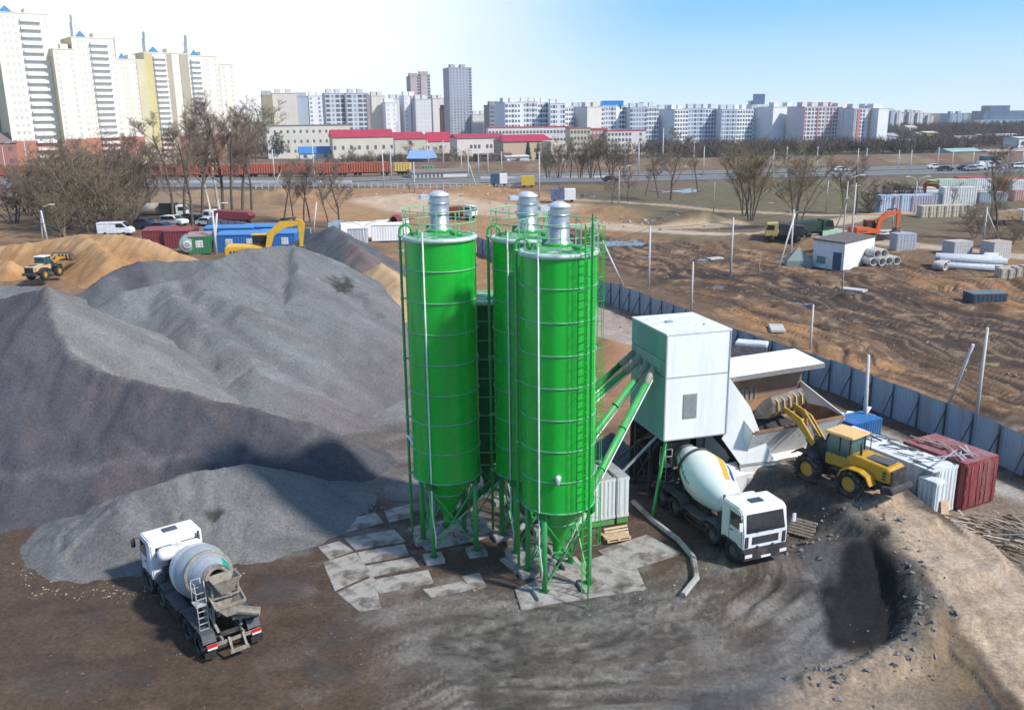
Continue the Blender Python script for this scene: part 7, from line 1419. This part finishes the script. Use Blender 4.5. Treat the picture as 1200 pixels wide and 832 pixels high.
pole('slender concrete pole in the churned field nearest the tall brown track', 856, 322, 255, .12, 'cross', group=GP); pole('slender concrete pole left in the field above the fence', 760, 337, 265, .12, 'cross', group=GP)
pole('thin grey pole rising beside the fence behind the tower', 810, 364, 307, .10, group=GP); pole('short grey post in the field right of the hopper canopy', 949, 411, 357, .10, group=GP); pole('thin dark post in the middle of the churned field', 889, 325, 298, .08, group=GP, m=WOOD)
pole('thin post standing on a mound of earth below the hut', 986, 352, 318, .07, group=GP, m=WOOD); pole('leaning pale pole beside the right silo railing', 731, 334, 282, .12, group=GP, pxt=706)
pole('double concrete pole with slanted brace left of the hut', 926, 308, 246, .13, 'cross', group=GP, brace=(912, 312, 932, 250)); pole('pole with slanted brace behind the hut', 996, 300, 215, .12, 'cross', group=GP, brace=(980, 266, 994, 232))
pole('short grey pole with brace before the tall tree at the right', 1152, 284, 243, .12, group=GP, brace=(1172, 282, 1156, 246)); pole('slender pole at the left of the container yard', 1046, 262, 240, .1, group=GP)
pole('white leaning pole behind the conical gravel pile', 366, 276, 237, .15, pxt=371, z=0); pole('pale slanted pole by the sandy strip left', 318, 236, 200, .12, pxt=330); pole('pale slanted pole right of the far pavilion', 560, 223, 188, .12, pxt=548)
pole('twin white concrete poles between the green and blue cabins', 254, 300, 246, .16, 'lamp', brace=(251, 300, 254, 250), double=False)
pole('twin leaning white poles behind the orange sand bank', 56, 285, 247, .16, 'lamp', pxt=48, brace=(50, 285, 48, 250))
GL = 'street lamps'
pole('street lamp leaning over the grass beside the hut', 987, 284, 213, .09, 'lamp', name='street_lamp', cat='street lamp', group=GL, m=METP, pxt=994)
for lab, px, pb, pt, dbl in (('street lamp in front of the long puddle', 836, 252, 212, 0), ('street lamp among bare trees left of the tall one', 725, 245, 200, 0), ('double street lamp by the container yard', 1071, 250, 213, 1), ('street lamp on the grass left of the big tree', 968, 248, 212, 0), ('double street lamp at the far left', 10, 222, 172, 1), ('street lamp between the gravel pile and the white wall', 427, 291, 268, 1)):
    pole(lab, px, pb, pt, .09, 'lamp', name='street_lamp', cat='street lamp', group=GL, m=METP, double=bool(dbl))
GC = 'railway and roadside masts'
MAST = sorted(((33, 200, 165), (165, 224, 172), (190, 215, 178), (322, 214, 175), (369, 215, 165), (450, 222, 175), (459, 214, 173), (486, 226, 190), (502, 200, 165), (520, 200, 165), (541, 206, 176), (549, 212, 178), (561, 209, 175), (572, 207, 176), (588, 206, 178), (632, 232, 178), (662, 206, 170), (690, 205, 170), (732, 208, 172), (748, 208, 168), (776, 205, 150), (812, 212, 165), (824, 206, 172), (905, 212, 175), (921, 200, 172), (956, 208, 172), (1052, 200, 176), (1066, 204, 176), (1098, 199, 173), (1115, 199, 176), (1139, 199, 176), (1165, 199, 176), (1178, 208, 172), (1197, 199, 176), (1014, 200, 174), (1004, 201, 174)))
TENS = ['twentieth', 'twenty first', 'twenty second', 'twenty third', 'twenty fourth', 'twenty fifth', 'twenty sixth', 'twenty seventh', 'twenty eighth', 'twenty ninth', 'thirtieth', 'thirty first', 'thirty second', 'thirty third', 'thirty fourth', 'thirty fifth', 'thirty sixth']
ORD = wordsn + ['eighteenth', 'nineteenth'] + TENS
for i, (px, pb, pt) in enumerate(MAST):
    pole('pale mast by the far road and railway, number in line', px, pb, pt, .16, 'cross' if i % 3 == 0 else 'pole', name='mast', cat='mast', group=GC, m=METP)['label'] = 'slender pale mast along the far road and railway, %s from the left' % ORD[i]
def wire(label, pts, r=.03):
    b = MB()
    for a_, c_ in zip(pts[:-1], pts[1:]):
        n = 10; sag = (c_ - a_).length * .02; b.tube([a_.lerp(c_, k / n) - Vector((0, 0, sag * 4 * (k / n) * (1 - k / n))) for k in range(n + 1)], r, 4, cap=False)
    tag(b.obj('power_line', mat('wire', (.05, .05, .05), .6)), label, 'power line')
wire('thin power line running left from the twin leaning poles', [Z(-60, 292, P(56, 285).y - 20), Z(48, 262, P(56, 285).y), Z(254, 250, P(254, 300).y)], .035)
wire('thin power line between the poles beyond the fence', [Z(1018, 420, 52.5), Z(1145, 388, 55.1), Z(1260, 350, 62)], .015)
wire('thin power line over the churned field', [Z(706, 284, 108), Z(760, 267, 100.7), Z(856, 257, 108), Z(932, 248, 117), Z(1152, 245, 130)], .02)
# ================================================================ TREES
BARK = mat('bark', (.105, .08, .062), .95, var=.25, scale=1); TWIG = mat('twigs', (.20, .15, .11), .95, var=.2, scale=.4); BIRCH = mat('birch_bark', (.50, .47, .42), .9, var=.3, scale=2); TWIGO = mat('twigs_olive', (.20, .16, .095), .95, var=.2, scale=.4); TWIGD = mat('twigs_dark', (.075, .055, .048), .95, var=.2, scale=.4)
def bare(seed, h, spread, stems=1, dens=1.0, first=.3, up=.55, tw=.022):
    r = random.Random(seed); T = MB(); K = MB()
    def limb(p, d, L, rad, lev, mb):
        n = 3 if lev < 3 else 2; pts = [p]; dd = d.copy()
        for i in range(n):
            dd = (dd + Vector((r.gauss(0, .13), r.gauss(0, .13), r.gauss(.05, .08)))).normalized(); pts.append(pts[-1] + dd * L / n)
        rs = [rad * (1 - .62 * i / n) for i in range(n + 1)]; mb.tube(pts, rs, 7 if lev == 0 else (4 if lev == 1 else 3), cap=False); 
        if lev >= 4: return
        k = [int(9 * dens), int(6 * dens), int(5 * dens), int(6 * dens)][lev]
        for j in range(k):
            f = (first + (1 - first) * (j + r.random()) / k) if lev == 0 else (.25 + .75 * r.random()); i = min(n - 1, int(f * n)); q = pts[i].lerp(pts[i + 1], f * n - i); az = r.random() * 2 * PI
            out = Vector((math.cos(az), math.sin(az), 0)); nd = (dd * up + out * (spread if lev == 0 else .75) + Vector((0, 0, .25))).normalized()
            LL = L * ({0: .42, 1: .5, 2: .5, 3: .55}[lev]) * (1.15 - .55 * f if lev == 0 else r.uniform(.7, 1.1)); limb(q, nd, LL, max(tw * (.5 if lev > 2 else .8), rs[i] * .42), lev + 1, K)
    for s_ in range(stems):
        az = r.random() * 6.28; off = Vector((math.cos(az), math.sin(az), 0)) * (.0 if stems == 1 else r.uniform(.1, .5)); lean = Vector((math.cos(az) * (.0 if stems == 1 else .25), math.sin(az) * (.0 if stems == 1 else .25), 1)).normalized()
        limb(off, lean, h * r.uniform(.82, .95), h * .0165 * (1 if stems == 1 else .7), 0, T)
    return T, K
VAR = {}
def bare_var(key, m1, m2, *a, **k):
    T, K = bare(*a, **k); t = T.mesh('trunk', m1); c = K.mesh('crown', m2); VAR[key] = (t, c, a[1])
bare_var('tall', BARK, TWIG, 1, 17, .6, dens=1.25, first=.3, tw=.036); bare_var('tall2', BARK, TWIG, 2, 17, .65, dens=1.2, first=.28, tw=.036); bare_var('birch', BIRCH, TWIG, 3, 17, .5, dens=1.1, first=.3, tw=.032)
bare_var('wide', BARK, TWIG, 4, 12, .95, dens=1.3, first=.22, tw=.03); bare_var('multi', BARK, TWIGO, 5, 12, .55, stems=4, dens=1.05, first=.2, tw=.03); bare_var('bush', TWIG, TWIG, 6, 7, .8, stems=5, dens=.9, first=.1, tw=.018); bare_var('bush2', TWIG, TWIGO, 7, 7, .9, stems=5, dens=.9, first=.1, tw=.018); bare_var('dark', BARK, TWIGD, 8, 6, 1.0, stems=5, dens=.8, first=.08, tw=.03)
bare_var('sparse', BARK, TWIG, 9, 12, .55, dens=1.0, first=.32, tw=.028)
def tree(key, px, pyb, pyt, label, name='bare_tree', cat='tree', group=None, rz=None, wide=1.0):
    p = P(px, pyb); h = Z(px, pyt, p.y).z - gz(p.x, p.y); tm, cm_, h0 = VAR[key]; s = h / h0; t = thing(name, label, cat, (p.x, p.y, gz(p.x, p.y) - .1), rnd.random() * 6 if rz is None else rz, group); t.scale = (s * wide, s * wide, s)
    for n_, me in (('trunk', tm), ('crown', cm_)): o = bpy.data.objects.new(n_, me); C.objects.link(o); o.parent = t
    return t
GT = 'bare trees in a line behind the cabins'
desc = 'bare tree in the line behind the cabins, %s'
for px, pb, pt, k, d in ((203, 262, 150, 'tall2', 'leftmost tall trunk'), (216, 258, 145, 'tall', 'left of the parked suv'), (226, 268, 160, 'tall2', 'between the parked cars'), (237, 252, 140, 'tall', 'dark trunk behind the cars'), (247, 250, 150, 'birch', 'white barked, nearest the twin poles'), (257, 247, 135, 'birch', 'white barked, tall'), (262, 250, 128, 'tall2', 'tallest dark trunk'), (272, 250, 145, 'tall', 'thick trunk right of the birches'),
    (284, 246, 138, 'tall', 'straight trunk above the truck'), (295, 246, 150, 'tall2', 'right end of the tall group'), (333, 258, 188, 'sparse', 'first of the shorter ones'), (345, 262, 200, 'sparse', 'thin one among the shorter'), (356, 262, 195, 'tall', 'middle of the shorter ones'), (364, 262, 190, 'sparse', 'dark twin trunk of the shorter ones'), (385, 262, 205, 'sparse', 'thin trunk near the fence end'), (398, 268, 188, 'wide', 'spreading crown above the conical pile'), (176, 250, 165, 'tall2', 'beside the tanker truck')):
    tree(k, px, pb, pt, desc % d, group=GT)
pos = ['leftmost clump', 'clump by the left lamp', 'clump below the tan house', 'clump behind the leaning poles', 'front clump in the middle', 'clump under the pink house', 'dense middle clump', 'tall clump below the towers', 'back clump in the middle', 'clump left of the tanker', 'right front clump', 'right back clump', 'clump beside the pale pavilion', 'small clump before the wagons', 'low clump at the left edge', 'thin clump above the sand bank', 'clump right of the lamp', 'clump over the van']
for i, (px, pb, pt, k) in enumerate(((15, 262, 210, 'dark'), (35, 255, 185, 'bush'), (52, 262, 190, 'bush2'), (66, 270, 200, 'bush'), (82, 268, 180, 'bush2'), (92, 255, 172, 'bush'), (104, 272, 178, 'bush'), (118, 262, 168, 'bush2'), (112, 248, 165, 'bush'), (148, 262, 185, 'bush'), (134, 272, 190, 'bush2'), (128, 252, 170, 'bush'), (156, 250, 182, 'bush2'), (140, 240, 175, 'bush'), (0, 245, 205, 'bush'), (75, 278, 225, 'bush2'), (28, 240, 190, 'bush2'), (150, 272, 225, 'bush'))):
    tree(k, px, pb, pt, 'large brown thicket of bare stems at the left, %s' % pos[i], 'bare_shrub', 'shrub', 'bare thicket behind the sand bank', wide=1.35)
GM = 'bare trees in the middle distance'
for px, pb, pt, k, d in ((880, 258, 172, 'multi', 'multi stemmed olive tree left of the tall slender one'), (872, 252, 180, 'multi', 'slimmer companion of the multi stemmed olive tree'), (934, 268, 180, 'multi', 'olive crowned tree above the braced pole'), (1003, 250, 180, 'wide', 'large spreading bare tree left of the container yard'), (988, 250, 192, 'wide', 'smaller spreading tree beside the large one'), (1168, 280, 182, 'tall', 'tall bare tree at the right edge of the yard'), (1160, 268, 215, 'sparse', 'thin bare tree left of the tall right one'),
    (786, 236, 150, 'wide', 'tall dark tree left of the long puddle'), (772, 233, 178, 'sparse', 'slim tree beside the dark tall one'), (818, 226, 165, 'sparse', 'tree standing at the right end of the puddle'), (756, 230, 190, 'sparse', 'small bare tree by the lamp among the trees'), (736, 238, 198, 'wide', 'low spreading tree left of the slim ones'), (717, 242, 202, 'wide', 'low dark tree beside the mounds'), (654, 238, 215, 'wide', 'small bush like tree at the blue and white hut'), (590, 222, 200, 'wide', 'bare young tree by the blue trailer'),
    (1112, 250, 215, 'sparse', 'thin leaning tree among the containers'), (480, 226, 214, 'wide', 'tiny bare tree by the road railing')):
    tree(k, px, pb, pt, d, group=GM)
for i, (px, pt, k) in enumerate(((642, 172, 'multi'), (655, 168, 'multi'), (668, 165, 'sparse'), (680, 168, 'multi'), (693, 166, 'multi'), (705, 160, 'sparse'), (716, 165, 'multi'), (728, 170, 'multi'), (740, 176, 'sparse'))):
    tree(k, px, 211, pt, 'olive brown bare tree before the red fence, %s from the left' % wordsn[i], group='olive trees before the long school')
for i, (px, pb, pt) in enumerate(((1032, 245, 212), (1046, 243, 214), (1060, 240, 215), (1075, 238, 218), (1020, 248, 222), (1056, 236, 212))): tree('dark', px, pb, pt, 'dark bare thicket left of the container yard, %s clump' % wordsn[i], 'bare_shrub', 'shrub', 'dark thicket left of the container yard', wide=1.4)
for i, (px, pb, pt) in enumerate(((1140, 280, 250), (1150, 272, 240), (1165, 290, 262), (1185, 285, 258), (1135, 262, 236), (1176, 262, 238), (1195, 280, 250))): tree('bush', px, pb, pt, 'bare brown shrub round the tall right tree, %s clump' % wordsn[i], 'bare_shrub', 'shrub', 'shrubs round the tall right tree', wide=1.3)
for i, (px, pb, pt) in enumerate(((412, 190, 170), (436, 190, 176), (478, 186, 164), (515, 189, 170), (530, 190, 172), (545, 190, 175), (495, 188, 172), (315, 178, 120), (300, 190, 140), (395, 172, 140), (468, 168, 145), (516, 160, 143), (540, 168, 142), (600, 180, 160))): tree('bush2' if i % 2 else 'wide', px, pb, pt, 'bare tree between the crimson roofed halls, %s clump' % wordsn[i], group='bare trees between the halls', wide=1.2)
# evergreens
def evergreen(label, px, pb, pt, wpx, cone=True):
    p = P(px, pb); z0 = gz(p.x, p.y); h = Z(px, pt, p.y).z - z0; R_ = wpx / CF * p.y / 2; t = thing('pine_tree' if not cone else 'spruce_tree', label, 'evergreen tree', (p.x, p.y, z0), 0, 'evergreens in the town'); b = MB(); b.tube([(0, 0, 0), (0, 0, h * .8)], [.25, .08], 6); b.obj('trunk', BARK, t); b = MB(); r = random.Random(int(px)); n = 900
    for i in range(n):
        f = r.random(); z = h * (.12 + .88 * f); rr = R_ * ((1 - f) ** .8 if cone else math.sqrt(max(0, 1 - (2 * f - 1) ** 2))) * (r.random() ** .4) * r.uniform(.75, 1.1); a = r.random() * 6.28; s_ = h * .05 * r.uniform(.6, 1.3); c = Vector((rr * math.cos(a), rr * math.sin(a), z)); u = Vector((math.cos(a), math.sin(a), -.3)) * s_; v = Vector((-math.sin(a), math.cos(a), r.uniform(-.3, .3))) * s_ * .6
        b.add([c - v, c + u, c + v, c + Vector((0, 0, s_ * .5))], [(0, 1, 3), (1, 2, 3), (2, 0, 3), (0, 2, 1)])
    b.obj('crown', mat('evergreen', (.035, .05, .028), .9, var=.35, scale=.5), t, fix=False)
for a in (('round dark evergreen in front of the long cream school', 327, 186, 154, 20, False), ('slim dark evergreen in the middle of the long school', 378, 182, 157, 10, False), ('dark evergreen beside the grey gable', 388, 184, 160, 11, False), ('dark spruce before the leftmost tower', 27, 182, 148, 10), ('slim spruce between the pink house and the towers', 90, 184, 149, 9), ('dark spruce at the far left by the lamp', 9, 195, 162, 14), ('tall slim evergreen before the tan hall, left', 619, 190, 166, 8), ('tall slim evergreen before the tan hall, right', 631, 190, 168, 7)): evergreen(*a)
# distant bare woods: uncountable masses of twigs
def woods(label, pts, n, h, w, m, seed, sc=1.0):
    r = random.Random(seed); b = MB(); P0 = [Vector(p) for p in pts]
    for i in range(n):
        k = r.random() * (len(P0) - 1); j = int(k); f = k - j; q = P0[j].lerp(P0[j + 1], f); x = q.x + r.gauss(0, w); y = q.y + r.gauss(0, w); z = gz(x, y); hh = h * r.uniform(.6, 1.1)
        for s_ in range(26):
            a = r.random() * 6.28; sp = r.uniform(.1, .55) * hh; z1 = hh * r.uniform(.1, .6); p0 = Vector((x + math.cos(a) * sp * .3, y + math.sin(a) * sp * .3, z + z1)); p1 = Vector((x + math.cos(a) * sp, y + math.sin(a) * sp, z + z1 + hh * r.uniform(.15, .45))); d = (p1 - p0).cross(Vector((r.gauss(0, 1), r.gauss(0, 1), r.gauss(0, 1)))).normalized() * .11 * sc * r.uniform(.6, 1.6); e = d.cross(p1 - p0).normalized() * d.length
            b.add([p0 - d, p0 + d, p0 + e, p1], [(0, 1, 3), (1, 2, 3), (2, 0, 3)])
    tag(b.obj('woodland', m, fix=False), label, 'woodland', None, 'stuff')
WD = mat('woods', (.105, .085, .07), .95, var=.25, scale=.1)
woods('bare wood and scrub below the white horizon blocks', PP(760, 184, 850, 183, 950, 181, 1040, 180, 1120, 178), 620, 9, 9, WD, 1)
woods('bare wood behind the pink and white blocks', PP(575, 178, 640, 176, 760, 176), 240, 8, 8, WD, 2)
woods('bare trees filling the town at the left', PP(-40, 184, 60, 182, 150, 180, 250, 182, 320, 186), 300, 9, 8, mat('woods_brown', (.14, .11, .08), .95, var=.25, scale=.1), 3)
woods('wooded hill on the right horizon', [(Z(px, 160, y).x, y) for px, y in ((1030, 560), (1100, 640), (1180, 620), (1260, 660), (1150, 780), (1060, 800), (1240, 820))], 1000, 8, 40, WD, 4, 1.6)
woods('scrub along the foot of the right suburb', PP(1040, 172, 1100, 170, 1200, 172, 1300, 170), 420, 8, 14, WD, 5, 1.3)
woods('bare shrubs in the gardens before the crimson roofed halls', PP(395, 192, 470, 191, 600, 191), 150, 5, 4, mat('woods_brown', (.14, .11, .08)), 7, .8)
woods('low scrub on the railway embankment left', PP(300, 205, 420, 200, 560, 197, 620, 196), 120, 4, 4, WD, 6, .6)

# ================================================================ AIR
def haze():
    b = MB(); b.box(-1900, 1900, -60, 2100, -5.5, 112); m = bpy.data.materials.new('haze'); m.use_nodes = True; n = m.node_tree; n.nodes.clear(); o_ = n.nodes.new('ShaderNodeOutputMaterial'); v = n.nodes.new('ShaderNodeVolumePrincipled'); v.inputs['Color'].default_value = (.92, .95, 1, 1); v.inputs['Density'].default_value = .00013; v.inputs['Anisotropy'].default_value = .1; n.links.new(v.outputs[0], o_.inputs['Volume']); ob = b.obj('haze', m); ob['kind'] = 'stuff'; tag(ob, 'thin pale haze over the far town', 'haze')
haze()
S.cycles.volume_bounces = 0; S.cycles.volume_step_rate = 5
